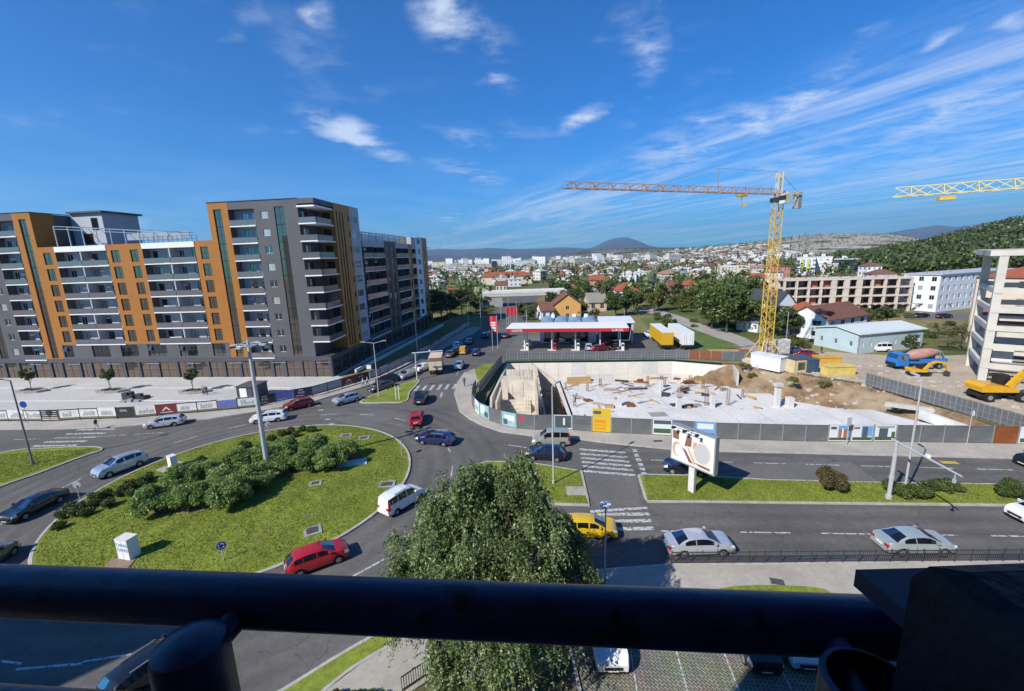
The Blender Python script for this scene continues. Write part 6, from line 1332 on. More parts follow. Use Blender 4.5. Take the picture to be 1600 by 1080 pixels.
for k in range(26): x, y = random.uniform(-2.4, 4), random.choice((58.6, 66.2, 71.5, 77.5, 68)); m.bar((x, y, .2), (x + random.uniform(-.1, .1), y, 1.6 + random.random()), .035)
m.done('starter_bars', rust, core)
timber = pm('timber', (.42, .27, .12), .8, ns=2, na=.25)
def stack(px, py, L_, n, rows, az, label, mat, z=0.0, s=.2):
    p = G(px, py, z); t = T('timber_stack', label, 'stack', (p.x, p.y, z), az, 'stacks of building material')
    for r in range(rows):
        for k in range(n): m = MB(); m.box(-L_ / 2 + random.uniform(-.1, .1), L_ / 2 + random.uniform(-.1, .1), k * s * 1.05, k * s * 1.05 + s, r * s * 1.02, r * s * 1.02 + s); m.done('plank', mat, t)
stack(905, 600, 4.6, 4, 6, 0, 'orange-brown stack of formwork boards against the back wall', timber, -3.0); stack(852, 600, 2.6, 3, 5, 0, 'small stack of boards beside the ramp', timber, -5)
stack(1132, 555, 6, 5, 3, R_(-6), 'long stack of timber behind the rusty hoarding', timber, 0, .3); stack(1160, 553, 3, 4, 2, R_(-6), 'stack of reddish formwork panels left of the crane', pm('red_form', (.30, .09, .04), .7), 0, .35); stack(1090, 555, 5, 5, 3, R_(5), 'heap of steel props behind the rusty hoarding', rust, 0, .22)
stack(1290, 600, 3.5, 4, 2, R_(60), 'leaning stack of planks on the earth bank', timber, -2.0); stack(1420, 640, 5, 3, 2, R_(-38), 'planks lying beside the ribbed hoarding', conc, -.5, .25)
for i, (px, py, mt, l) in enumerate(((1075, 600, rust, 'bundle of rusty reinforcement bars on the lower deck'), (1068, 612, rust, 'second dark bundle of reinforcement near the capped column'))):
    p = G(px, py, -3); t = T('rebar_bundle', l, 'rebar bundle', (p.x, p.y, -3), .4 * i, 'rebar bundles'); m = MB()
    for k in range(26): a = random.random() * 6.28; r = random.random() * .5; m.bar((-1 + random.random() * .3, r * math.cos(a), .5 + r * math.sin(a) * .9), (1 + random.random() * .3, r * math.cos(a) * .9, .5 + r * math.sin(a)), .05)
    m.done('bars', mt, t)
# containers and skips beside the crane
def container(px, py, L_, w, h, az, mat, label, roof=None, win=True, z=0.0):
    p = G(px, py, z); t = T('site_container', label, 'container', (p.x, p.y, z), az, 'site containers'); m = MB(); m.box(0, L_, 0, w, 0, h)
    for k in range(int(L_ / .3)): m.box(k * .3, k * .3 + .15, -.03, 0, .1, h - .1)
    m.done('shell', mat, t); m = MB(); m.box(-.1, L_ + .1, -.1, w + .1, h, h + .12); m.done('roof', roof or mat, t)
    if win: m = MB(); m.box(L_ * .3, L_ * .85, -.05, -.031, h * .25, h * .8); m.done('window', pane_m, t)
wh2 = pm('container_white', (.62, .64, .66), .6, ns=1, na=.15); be = pm('container_beige', (.56, .46, .27), .6, ns=1, na=.12); bl2 = pm('container_blue', (.04, .085, .15), .6, ns=1, na=.2); ye2 = pm('skip_yellow', (.60, .46, .13), .6, ns=1, na=.2); or2 = pm('skip_orange', (.58, .32, .05), .6, ns=1, na=.2)
container(1218, 582, 2.2, 5.5, 2.5, R_(28), wh2, 'white site container nearest the crane', win=False); container(1240, 584, 2.4, 4.5, 2.4, R_(8), be, 'beige site cabin with a window beside the white container', dgrey); container(1262, 583, 2.0, 4.2, 2.2, R_(5), bl2, 'dark blue site container between the beige cabin and the skips', win=False)
container(1278, 572, 4.0, 2.2, 1.5, R_(-8), or2, 'orange open skip in the site yard', win=False); container(1294, 588, 4.6, 2.0, 1.5, R_(0), ye2, 'pale yellow skip at the edge of the earth bank', win=False)
p = G(1212, 566); t = T('block_pallets', 'tall stack of pale concrete blocks behind the white container', 'stack', (p.x, p.y, 0), .1)
for i in range(5):
    for j in range(7):
        m = MB(); m.box(i * .95 - 2, i * .95 - 1.1, 0, 1.2, j * .62, j * .62 + .58); m.done('block', conc if (i + j) % 2 else conc_l, t)
m = MB(); g2 = np.random.default_rng(3)
def dirtz(q): return float(DZ_[np.argmin(((DP_ - np.array(q)) ** 2).sum(1))]) if inside(np.array([q]), PIT)[0] else 0.0
for k in range(170):
    a = g2.random(2); p = np.array([43, 62]) + a * np.array([14, 19]); s = .12 + .5 * g2.random() ** 3; zz3 = dirtz(p); m.box(p[0], p[0] + s * 1.6, p[1], p[1] + s, zz3 - .2, zz3 + s * .5, 0)
for k in range(120): a = g2.random(2); p = np.array([60, 46]) + a * np.array([14, 30]); s = .1 + .35 * g2.random() ** 2; m.box(p[0], p[0] + s * 1.5, p[1], p[1] + s, 0, s * .6)
m.done('rubble', conc, None, label='scattered rubble and offcuts around the earth bank and yard', cat='rubble', kind='stuff')
# dry bushes and weeds on the bank
bush_mesh(('weed', 0), 1.2, .9, 1100, .2, 'yellow', 81); bush_mesh(('scrub', 0), 2.4, 2.2, 1800, .32, 'green', 82); bush_mesh(('scrub', 1), 2.6, 2.0, 1800, .32, 'yellow', 83); bush_mesh(('scrub', 2), 2.2, 2.6, 1800, .3, 'dark', 84)
for i, (x, y, zq) in enumerate(sorted(((1288, 603, -.8), (1240, 597, -.3), (1165, 575, 0), (1175, 590, -1.5), (1310, 625, -2.5), (1400, 640, -1)))):
    p = G(x, y, zq); bush(('weed', 0), (p.x, p.y, zq), '%s clump of weeds from the left on the earth bank' % ordw[i], 'weeds on the earth bank', 1, i, 'weed_clump', 'weeds')
# ------------------------------------------------------------------ tower cranes
ycr = pm('crane_yellow', (.62, .40, .07), .5, .4, ns=1, na=.12); rcr = pm('crane_jib_red', (.58, .30, .14), .5, .4, ns=1, na=.15); lcr = pm('crane_pale', (.62, .56, .40), .5, .4)
def lattice(m, p, q, w, step, r=.09, rb=.05, top=None):
    """square or triangular lattice girder between two points"""
    p, q = Vector(p), Vector(q); d = (q - p); L_ = d.length; d.normalize(); u = Vector((0, 0, 1)) if abs(d.z) < .9 else Vector((0, 1, 0)); a = d.cross(u).normalized(); b = a.cross(d).normalized()
    cs = [a * w / 2 + b * w / 2, -a * w / 2 + b * w / 2, -a * w / 2 - b * w / 2, a * w / 2 - b * w / 2] if top is None else [a * w / 2, -a * w / 2, b * top]
    for c in cs: m.bar(p + c, q + c, r * 2)
    n = max(1, int(L_ / step)); k = len(cs)
    for i in range(n):
        e, f_ = p + d * (L_ * i / n), p + d * (L_ * (i + 1) / n)
        for j in range(k):
            c0, c1 = cs[j], cs[(j + 1) % k]; m.bar(e + c0, f_ + c1 if i % 2 == 0 else e + c1, rb * 2); m.bar(e + c0 if i % 2 else e + c1, f_ + c1 if i % 2 else f_ + c0, rb * 2)
p = G(1194, 568); cr1 = T('tower_crane', 'tall yellow tower crane with a reddish jib above the excavation', 'tower crane', (p.x, p.y, 0), 0, 'tower cranes')
ZJ = 30.9; tip = G(880, 294, ZJ) - p; jd = Vector((tip.x, tip.y, 0)).normalized(); JL = Vector((tip.x, tip.y)).length
m = MB(); m.box(-3, 3, -3, 3, -.2, .5); m.done('base', conc, cr1)
m = MB(); lattice(m, (0, 0, .5), (0, 0, 15.5), 1.6, 1.5, .065, .032)
for s in (1, -1): m.bar((s * 2.6, -2.6, .5), (s * .8, -.8, 4.5), .16); m.bar((s * 2.6, 2.6, .5), (s * .8, .8, 4.5), .16)
m.bar((-2.8, -2.8, .6), (2.8, 2.8, .6), .3); m.bar((-2.8, 2.8, .6), (2.8, -2.8, .6), .3); m.done('lower_mast', ycr, cr1)
m = MB(); lattice(m, (0, 0, 15.5), (0, 0, 29.6), 1.3, 1.4, .055, .03); m.done('upper_mast', ycr, cr1)
m = MB(); m.box(-.9, .9, -.9, .9, 29.6, 30.3); m.done('slew_ring', steel_d, cr1)
sd2 = jd.cross(Vector((0, 0, 1))); cbp = -jd * .2 - sd2 * 1.5
m = MB(); m.bar(Vector((0, 0, 29.9)) + sd2 * -1.5 - jd * .5, Vector((0, 0, 29.9)) + sd2 * -1.5 + jd * .9, 1.0, 1.5); cbo = m.done('cab', lcr, cr1); m = MB(); m.bar(Vector((0, 0, 30.1)) + sd2 * -1.5 + jd * .6, Vector((0, 0, 30.1)) + sd2 * -1.5 + jd * .93, 1.03, .8); m.done('cab_window', car_glass, cbo)
m = MB(); lattice(m, Vector((0, 0, ZJ)), Vector((0, 0, ZJ)) + jd * JL, 1.0, 1.5, .05, .028, .9); m.done('jib', rcr, cr1)
m = MB(); lattice(m, Vector((0, 0, ZJ)), Vector((0, 0, ZJ)) - jd * 5.5, 1.2, 1.6, .07, .04, .5); m.done('counter_jib', lcr, cr1)
m = MB(); lattice(m, (0, 0, 30.3), (0, 0, 34.6), .8, 1.2, .06, .03); m.done('tower_head', lcr, cr1)
pyl = Vector((0, 0, ZJ + .9)) + jd * (JL * .33); m = MB(); m.bar(pyl, pyl + Vector((0, 0, 2.9)), .14); m.bar((0, 0, 34.6), pyl + Vector((0, 0, 2.9)), .05); m.bar(pyl + Vector((0, 0, 2.9)), Vector((0, 0, ZJ + 1)) + jd * JL * .62, .05); m.bar((0, 0, 34.6), Vector((0, 0, ZJ + 1)) + jd * (JL * .2), .05); m.bar((0, 0, 34.6), Vector((0, 0, ZJ + .2)) - jd * 5.2, .06); m.done('tie_bar', steel, cr1)
m = MB(); c = Vector((0, 0, ZJ - 1.6)) - jd * 4.6; m.bar(c + Vector((0, 0, .6)), c - jd * .9 + Vector((0, 0, .6)), 1.0, 2.8); m.done('counterweight', conc_d, cr1)
m = MB(); c = Vector((0, 0, ZJ - .4)) + jd * 8; m.bar(c, c + jd * 1.6, 1.1, .35); m.done('trolley', ycr, cr1); m = MB(); m.bar(c + jd * .8, c + jd * .8 - Vector((0, 0, 1.4)), .06); m.box(c.x - .25, c.x + .25, c.y - .25, c.y + .25, c.z - 1.8, c.z - 1.3); m.done('hook_block', ycr, cr1)
a, b = G(1397, 308, 28.3), G(1600, 294, 28.3); d = (b - a).normalized(); mastp = b + d * 26; mastp.z = 0
cr2 = T('tower_crane', 'yellow tower crane whose jib enters the sky at the right edge', 'tower crane', (mastp.x, mastp.y, 0), 0, 'tower cranes')
m = MB(); lattice(m, (0, 0, 0), (0, 0, 28), 1.6, 1.6, .1, .05); m.done('mast', ycr, cr2)
m = MB(); lattice(m, Vector((0, 0, 28.3)), a - mastp, 1.2, 1.8, .06, .04, 1.3); m.done('jib', pm('crane_lemon', (.62, .52, .22), .5), cr2)
c = G(1478, 310, 27.9) - mastp; m = MB(); m.bar(c - d * .9, c + d * .9, 1.2, .5); m.done('trolley', ycr, cr2); m = MB(); lattice(m, Vector((0, 0, 28.3)), Vector((0, 0, 28.3)) + d * 11, 1.2, 1.8, .07, .04, .6); m.done('counter_jib', ycr, cr2); m = MB(); lattice(m, (0, 0, 28), (0, 0, 33), .9, 1.2, .06, .04); m.done('tower_head', ycr, cr2)
# ------------------------------------------------------------------ filling station
red = pm('station_red', (.50, .018, .03), .4, coat=.3)
fs = T('filling_station', 'filling station with a long red-edged white canopy', 'filling station', (-.4, 99.4, 0), math.atan2(98.1 - 102.4, 25.8))
m = MB(); m.box(-.6, 26.6, -1, 7.6, 5.05, 5.5); m.done('canopy', pm('canopy_white', (.66, .67, .69), .5, ns=.5, na=.06), fs)
m = MB(); m.box(-.64, 26.64, -1.06, -1.005, 4.75, 5.52); m.box(-.66, -.605, -1, 7.6, 4.75, 5.52); m.box(26.605, 26.66, -1, 7.6, 4.75, 5.52); m.done('fascia', red, fs)
m = MB(); m.box(-.7, 26.7, -1.1, 7.66, 5.523, 5.58); m.done('trim', white_m, fs)
for x, s in ((1.9, .75), (24.3, .75)): put('lettering', text_mesh('LUKOIL', s, white_m, .01), fs, (x, -1.075, 5.08), rot=(R_(90), 0, 0))
for i, x in enumerate((3.2, 9.6, 15.0, 20.6, 25.0)):
    for y in (1.2, 6):
        m = MB(); m.cyl((x, y, 0), (x, y, 5.05), .14, n=8); m.done('pillar', white_m, fs)
        m = MB(); m.box(x - 1.0, x + 1.0, y - .45, y + .45, 0, .16); m.done('pump_island', conc_l, fs); m = MB(); m.box(x + .3, x + .9, y - .25, y + .25, .16, 1.7); pu = m.done('fuel_pump', red if i % 2 else white_m, fs); m = MB(); m.box(x + .36, x + .84, y - .27, y - .252, 1.0, 1.5); m.done('display', car_glass, pu)
m = MB(); m.box(6, 20, 10, 17, 0, 5.2); m.done('shop_wall', wht, fs); m = MB(); m.box(7, 18, 9.94, 9.99, .3, 2.8); m.done('shop_window', pane_m, fs)
m = MB()
for k in range(4):                                               # scalloped vaults of the shop roof
    x = 6 + k * 3.5; m.rings([[(x + 1.75 - 1.75 * math.cos(math.pi * i / 8), y, 5.2 + .75 * math.sin(math.pi * i / 8)) for i in range(9)] for y in (9.4, 17.2)])
m.done('vault_roof', pm('roof_blue', (.20, .30, .42), .5, ns=.5, na=.15), fs, True, 50)
m = MB(); m.box(20.5, 29, 9.2, 19, 5.0, 5.4); m.done('car_wash_roof', pm('canopy_white', (.6, .6, .6)), fs); m = MB(); m.box(20.5, 21, 9.5, 18.6, 0, 5.0); m.box(28.3, 28.8, 9.5, 18.6, 0, 5.0); m.box(20.5, 28.8, 18.3, 18.7, 0, 5.0); m.done('car_wash_wall', lgrey, fs)
for x in (8.5, 14, 17): m = MB(); m.box(x, x + .9, 15, 15.5, 5.6, 6.6); m.done('air_conditioner', white_m, fs)
p = G(772, 530); t = T('price_sign', 'tall red price sign beside the filling station entrance', 'sign', (p.x, p.y, 0), R_(-20)); m = MB(); m.box(-1, 1, -.2, .2, 1.8, 6.2); m.done('panel', red, t); m = MB(); m.box(-.9, -.7, -.1, .1, 0, 1.8); m.box(.7, .9, -.1, .1, 0, 1.8); m.done('post', steel, t); m = MB(); [m.box(-.7, .7, -.22, -.205, 2.2 + k * .7, 2.6 + k * .7) for k in range(4)]; m.done('price_panel', white_m, t)
for i, x in enumerate((792, 798, 804)): p = G(x, 516); t = T('flag', 'red flag on a pole, %s of the three by the station' % ordw[i], 'flag', (p.x, p.y, 0), 0, 'station flags'); m = MB(); m.cyl((0, 0, 0), (0, 0, 7), .05, n=6); m.done('pole', pole_m, t); m = MB(); m.box(.05, 1.1, -.01, .01, 4.6, 6.9); m.done('cloth', red, t)
# ------------------------------------------------------------------ nearer buildings
roof_r = pm('red_tile', (.30, .085, .04), .8, ns=1.5, na=.2, ns2=8, na2=.15, bump=.3, bs=8); roof_b = pm('brown_tile', (.17, .075, .05), .8, ns=1.5, na=.2, bump=.3, bs=8); roof_g = pm('grey_tile', (.24, .22, .18), .8, ns=1, na=.2); roof_k = pm('dark_tile', (.05, .052, .055), .7, ns=1, na=.2)
def building(name, label, p0, p1, depth, h, mat, roof='flat', roofm=None, fl=2, nx=3, nside=2, rise=2.2, cat='house', ww=.42, wh_=.5, group=None, z0=0.0, over=.4, side=True, chimney=False):
    """walls with real window openings on the faces turned to the viewer"""
    p0, p1 = Vector(p0[:2]), Vector(p1[:2]); d = p1 - p0; L_ = d.length; t = T(name, label, cat, (p0.x, p0.y, z0), math.atan2(d.y, d.x), group); F0 = Fac(t, (0, 0, 0), 0); fh = h / fl
    def wins(n, ln): return [((i + .5 - ww / 2) * ln / n, (i + .5 + ww / 2) * ln / n, j * fh + fh * .3, j * fh + fh * (.3 + wh_)) for i in range(n) for j in range(fl)]
    o = wins(nx, L_); F0.wall(0, L_, -.2, h, o, mat, 'wall', .2)
    for q in o: F0.win(*q, .12, 2, 1, fm=frame_w)
    for FS, ln in ((Fac(t, (0, depth, 0), R_(-90)), depth), (Fac(t, (L_, 0, 0), R_(90)), depth)):
        o = wins(nside, ln) if side and nside else []; FS.wall(0, ln, -.2, h, o, mat, 'wall', .2)
        for q in o: FS.win(*q, .12, 2, 1, fm=frame_w)
    m = MB(); m.quad((0, depth, -.2), (L_, depth, -.2), (L_, depth, h), (0, depth, h)); m.done('wall', mat, t)
    m = MB(); c, e = -over, over; rm = roofm or roof_r
    if roof == 'flat': m.box(-over, L_ + over, -over, depth + over, h, h + .3)
    elif roof == 'hip':
        k = min(L_, depth) / 2 * .9; m.add([(c, c, h), (L_ + e, c, h), (L_ + e, depth + e, h), (c, depth + e, h), (k, depth / 2, h + rise), (L_ - k, depth / 2, h + rise)], [(0, 1, 5, 4), (1, 2, 5), (2, 3, 4, 5), (3, 0, 4), (0, 3, 2, 1)])
    elif roof == 'gx':
        for y0, s in ((c, 1), (depth + e, -1)): m.add([(c, y0, h - .1), (L_ + e, y0, h - .1), (L_ + e, depth / 2, h + rise), (c, depth / 2, h + rise), (c, y0, h - .28), (L_ + e, y0, h - .28), (L_ + e, depth / 2, h + rise - .18), (c, depth / 2, h + rise - .18)], [(0, 1, 2, 3), (4, 7, 6, 5), (0, 4, 5, 1), (0, 3, 7, 4), (1, 5, 6, 2)])
        g_ = MB(); g_.add([(.01, 0, h), (.01, depth, h), (.01, depth / 2, h + rise - .2)], [(0, 1, 2)]); g_.done('gable', mat, t); g_ = MB(); g_.add([(L_ - .01, 0, h), (L_ - .01, depth, h), (L_ - .01, depth / 2, h + rise - .2)], [(0, 1, 2)]); g_.done('gable', mat, t)
    else:
        for x0 in (c, L_ + e): m.add([(x0, c, h - .1), (x0, depth + e, h - .1), (L_ / 2, depth + e, h + rise), (L_ / 2, c, h + rise), (x0, c, h - .28), (x0, depth + e, h - .28), (L_ / 2, depth + e, h + rise - .18), (L_ / 2, c, h + rise - .18)], [(0, 1, 2, 3), (4, 7, 6, 5), (0, 4, 5, 1), (0, 3, 7, 4), (1, 5, 6, 2)])
        g_ = MB(); g_.add([(0, .01, h), (L_, .01, h), (L_ / 2, .01, h + rise - .2)], [(0, 1, 2)]); g_.done('gable', mat, t)
    ro = m.done('roof', rm, t)
    if chimney: m = MB(); m.box(L_ * .8, L_ * .8 + .7, depth * .4, depth * .4 + .7, h * .6, h + rise + 1.0); m.done('chimney', roof_b, ro)
    return t
peach = pm('apricot_render', (.60, .33, .10), .7, ns=.5, na=.06); cream = pm('cream_render', (.60, .53, .40), .7, ns=.5, na=.08); beige_r = pm('beige_render', (.56, .48, .38), .7, ns=.5, na=.08); pblue = pm('pale_blue_metal', (.42, .52, .55), .5, ns=.5, na=.08); salmon = pm('salmon_render', (.55, .22, .14), .7)
building('house', 'apricot gabled house with brown roof behind the filling station', G(866, 500), G(908, 499), 14, 5.2, peach, 'gy', roof_b, 2, 1, 2, 3.6, ww=.12)
building('house', 'low white house adjoining the apricot house on its left', G(846, 502), G(866, 501), 9, 3.6, wht, 'gx', roof_b, 1, 2, 1, 2.4)
building('house', 'pinkish house with grey tiled roof and brick chimney', G(920, 487), G(948, 486), 11, 3.6, pm('pink_render', (.58, .42, .32), .7), 'gx', roof_g, 1, 2, 2, 3.2, chimney=True)
building('house', 'white house with a brown tiled roof left of the pale blue shed', G(1290, 533), G(1352, 522), 9.5, 5.0, wht, 'gx', roof_b, 2, 4, 2, 2.8)
a, b = G(1340, 553), G(1440, 543); building('shed', 'pale blue metal shed with a low white roof', a, b, 10, 4.2, pblue, 'gx', pm('shed_roof', (.58, .62, .60), .5, ns=.4, na=.06), 1, 8, 3, .9, 'shed', ww=.2, wh_=.25)
building('house', 'house with a bright red roof behind the white house', G(1252, 507), G(1284, 506), 8, 3.5, cream, 'hip', roof_r, 1, 2, 2, 2.6); building('house', 'white gabled house with a dark roof beside the crane mast', G(1212, 497), G(1240, 495), 14, 4.5, wht, 'gy', roof_k, 1, 1, 2, 3.8, ww=.15)
building('house', 'cream house with faded roof among the trees left of the crane', G(1146, 497), G(1176, 495), 9, 3.4, cream, 'hip', roof_g, 1, 3, 2, 2.0); building('shed', 'low white garages below the trees left of the crane', G(1150, 515), G(1184, 520), 6, 2.6, wht, 'flat', roof_g, 1, 4, 1, 1, 'shed')
building('house', 'orange-roofed long house beyond the filling station', G(964, 470), G(998, 469), 16, 4.5, wht, 'hip', roof_r, 1, 5, 2, 3.4); building('house', 'white cube house right of the orange-roofed house', G(1006, 462), G(1026, 462), 14, 6.5, cream, 'hip', roof_k, 2, 2, 2, 2.5)
for i, (x0, x1, y, hgt, mt, rm, rf) in enumerate(sorted(((1070, 1090, 466, 6, salmon, roof_r, 'hip'), (1088, 1104, 470, 4.5, cream, roof_r, 'gx'), (1096, 1112, 462, 5, cream, roof_r, 'hip'), (1137, 1150, 468, 4, beige_r, roof_r, 'hip'), (1172, 1196, 452, 6, cream, roof_r, 'gx'), (921, 944, 456, 7, salmon, roof_r, 'gx'), (925, 940, 474, 4, wht, roof_g, 'gy'), (700, 716, 470, 4, wht, roof_r, 'gx'), (720, 736, 474, 4, cream, roof_g, 'gy'), (742, 762, 468, 4, beige_r, roof_g, 'gx'), (775, 792, 458, 5, cream, roof_b, 'gx'), (1205, 1222, 448, 8, wht, roof_r, 'flat'), (1218, 1233, 446, 11, salmon, roof_r, 'flat'), (1352, 1376, 440, 9, wht, roof_b, 'hip'), (1360, 1400, 446, 6, beige_r, roof_b, 'hip'), (890, 900, 470, 5, wht, roof_r, 'gx'), (1045, 1062, 462, 5, pm('brick_red', (.34, .17, .12), .8), roof_b, 'gx')), key=lambda q: q[0])):
    building('house', 'small house with %s roof, %s from the left among the gardens' % ({'red_tile': 'red', 'brown_tile': 'brown', 'grey_tile': 'grey'}[rm.name], ordw[i]), G(x0, y), G(x1, y - .5), 9, hgt, mt, rf, rm, max(1, int(hgt / 3)), 3, 2, 2.4, group='houses among the gardens')
# concrete frame under construction (middle right)
def frame_building(label, p0, p1, depth, levels, nx, ny, cw_, mat, bh=.5, infill=None, z0=0.0, over=0.0, seed=1, beams=False):
    p0, p1 = Vector(p0[:2]), Vector(p1[:2]); d = p1 - p0; L_ = d.length; t = T('concrete_frame', label, 'building', (p0.x, p0.y, z0), math.atan2(d.y, d.x), 'concrete frames under construction'); rnd = random.Random(seed)
    for i in range(nx + 1):
        for j in range(ny + 1): m = MB(); x, y = L_ * i / nx, depth * j / ny; w = cw_ * (1 + (rnd.random() > .7) * (ny > 1 and nx > 5) * 1.3); m.box(x - w / 2, x + w / 2, y - cw_ / 2, y + cw_ / 2, 0, levels[-1]); m.done('column', mat, t)
    for k, z in enumerate(levels):
        m = MB(); e = over if k == len(levels) - 1 else 0
        if beams and k < len(levels) - 1:
            for bx in ((-cw_ * .4, L_ + cw_ * .4, -cw_ * .6, -cw_ * .1), (-cw_ * .4, L_ + cw_ * .4, depth - .5, depth), (-cw_ * .45, cw_ * .3, .2, depth), (L_ * .55, L_ + cw_ * .3, 0, depth * .9)): m.box(*bx, z - bh, z)
            m.done('floor_beam', mat, t)
        else: m.box(-cw_ * .6 - e, L_ + cw_ * .6, -cw_ * .6, depth + cw_ * .6, z - bh, z); m.done('floor_slab', mat, t)
    if infill:
        for k, z in enumerate(levels[:-1]):
            for i in range(nx):
                if rnd.random() < .45: m = MB(); x = L_ * (i + .1) / nx; m.box(x, x + L_ / nx * rnd.choice((.25, .4, .75)), depth * .12, depth * .12 + .2, z, levels[k + 1] - bh); m.done('brick_infill', infill, t)
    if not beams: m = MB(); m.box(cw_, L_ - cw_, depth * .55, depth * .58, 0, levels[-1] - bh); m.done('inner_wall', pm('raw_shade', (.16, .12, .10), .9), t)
    return t
brk = pm('hollow_brick', (.36, .15, .09), .85, ns=2, na=.2); raw = pm('raw_concrete', (.56, .48, .40), .85, ns=.5, na=.18); raw2 = pm('raw_concrete_pale', (.52, .49, .43), .85, ns=.4, na=.15)
fb = frame_building('long concrete frame of a four-storey building under construction', G(1222, 488), G(1418, 486), 11, [2.6, 5.4, 8.2, 11.0], 10, 2, .7, raw, .45, brk)
m = MB(); [m.box(x, x + 1.0, -1.0, -.2, 2.4, 2.55) for x in range(0, 50, 2)]; m.done('scaffold_board', timber, fb); m = MB(); [m.bar((x, 2 + (x * 7) % 9, 11.0), (x, 2 + (x * 7) % 9, 12.2 + (x % 3) * .4), .12) for x in range(0, 54, 2)]; m.done('starter_bars', rust, fb)
def uph(x, y, y2):
    g_ = G(x, y); lo, hi = 0.0, 80.0
    for _ in range(40):
        mdl = (lo + hi) / 2; v = CR.transposed() @ Vector((g_.x, g_.y, mdl - H)); lo, hi = (mdl, hi) if 540 + F * v.y / v.z > y2 else (lo, mdl)
    return lo
lv = [uph(1530, 598, q) for q in (566, 536, 508, 480, 450, 391)]
p0 = G(1532, 598); frame_building('pale concrete frame of a tall building at the right edge', p0, (p0.x + 20, p0.y - 17), 13, lv, 3, 1, .95, raw2, .8, conc_l, over=0.9, beams=True)
# white apartment block and beige house at the right
bq = building('apartment_building', 'white apartment block with a flat roof right of the concrete frame', (131.0, 145.7), (134.5, 136.3), 46, 11.6, pm('white_block', (.66, .68, .72), .7, ns=.3, na=.05), 'flat', pm('block_roof', (.4, .41, .42), .7), 4, 3, 14, 1, 'building', .4, .5, 'apartment buildings')
p0 = G(1508, 534); building('house', 'large beige house with a red roof behind the pale concrete frame', p0, (p0.x + 13, p0.y - 20), 20, 14, beige_r, 'hip', roof_r, 4, 5, 3, 3.2); p0 = G(1524, 552); building('house', 'grey-white house seen through the pale concrete frame', p0, (p0.x + 9, p0.y - 12), 9, 6.5, lgrey, 'gx', roof_r, 2, 4, 2, 2.2)
# footbridge over the avenue
a, b = G(775, 480), G(860, 480); t = T('overpass', 'pale road overpass crossing the avenue', 'bridge', (a.x - 6, a.y, 0), 0); L_ = b.x - a.x + 14
m = MB(); m.box(0, L_, 0, 9, 4.6, 5.8); m.done('deck', conc, t); m = MB(); m.box(0, L_, -.1, .1, 5.8, 6.9); m.box(0, L_, 8.9, 9.1, 5.8, 6.9); m.done('parapet', conc_l, t)
for x in (0, L_ - 9): m = MB(); m.box(x, x + 9, .3, 8.7, 0, 4.6); m.done('abutment', conc_d, t)
# ------------------------------------------------------------------ trees of the middle ground
for i, (k, h, cr, cz, lf) in enumerate((('ta', 8, 3.4, 4.8, 'green'), ('tb', 9, 3.0, 5.4, 'dark'), ('tc', 7, 3.4, 4.2, 'yellow'), ('td', 10, 4.2, 5.6, 'green'))): tree_mesh(k, h, cr, cz, 2600, .55, lf, 90 + i, 30, .22)
tree_mesh('pine', 10, 3.4, 6, 2600, .5, 'dark', 97, 26, .2); tree_mesh('cyp', 10, 1.5, 5, 1500, .5, 'dark', 98, 30, .15, 'cone'); tree_mesh('bare', 4, 1.8, 2.6, 350, .25, 'red', 99, 14, .1)
KN = dict(ta='round green', tb='dense dark green', tc='yellowish', td='broad green', pine='dark pine', cyp='slim dark cypress', bare='thin leafless')
seen = {}
def mtree(k, x, y, s=1.0, what='', label=None):
    p = G(x, y); base = label or '%s tree %s' % (KN[k], what); n = seen.get(base, 0); seen[base] = n + 1
    tree(k, (p.x, p.y, -.05), base if n == 0 else base + ', %s from the front' % ordw[min(n, 17)], 'trees of the middle ground', s, x * .37 + y, 'tree')
for x, y, s in ((1135, 520, 1.45), (1112, 514, 1.35), (1160, 516, 1.2), (1122, 500, 1.3)): mtree('td' if s > 1.3 else 'ta', x, y, s, 'in the big clump left of the crane mast')
mtree('tc', 1022, 487, 1.1, 'with open crown beside the pale lane'); mtree('ta', 978, 492, 1.25, 'behind the car wash roof'); mtree('ta', 962, 494, 1.1, 'behind the car wash roof'); mtree('cyp', 995, 493, .75, 'beside the pale lane'); mtree('tb', 990, 486, .9, 'beside the pale lane'); mtree('tc', 1042, 512, .45, 'small and low on the lawn'); mtree('tb', 1052, 514, .35, 'small and low on the lawn')
for x, y, s, k in sorted(((690, 505, 1.3, 'pine'), (676, 498, 1.3, 'pine'), (705, 497, 1.1, 'tb'), (722, 492, 1.2, 'pine'), (735, 484, 1.1, 'tb'), (745, 488, .9, 'ta'), (712, 480, 1.0, 'tb'), (690, 485, 1.1, 'ta'), (760, 480, .8, 'tc')), key=lambda q: -q[1]): mtree(k, x, y, s, 'beyond the dark apartment block')
for x, y, s, k in sorted(((812, 498, .7, 'tb'), (830, 500, .6, 'ta'), (840, 492, .7, 'tc'), (860, 484, .9, 'tb'), (885, 486, 1.0, 'tb'), (895, 480, 1.1, 'ta'), (910, 492, .7, 'tc'), (905, 498, .5, 'ta'), (930, 497, .5, 'tc'), (950, 480, .9, 'ta'), (938, 472, .9, 'tb'), (955, 465, 1.0, 'tb')), key=lambda q: -q[1]): mtree(k, x, y, s, 'around the apricot house')
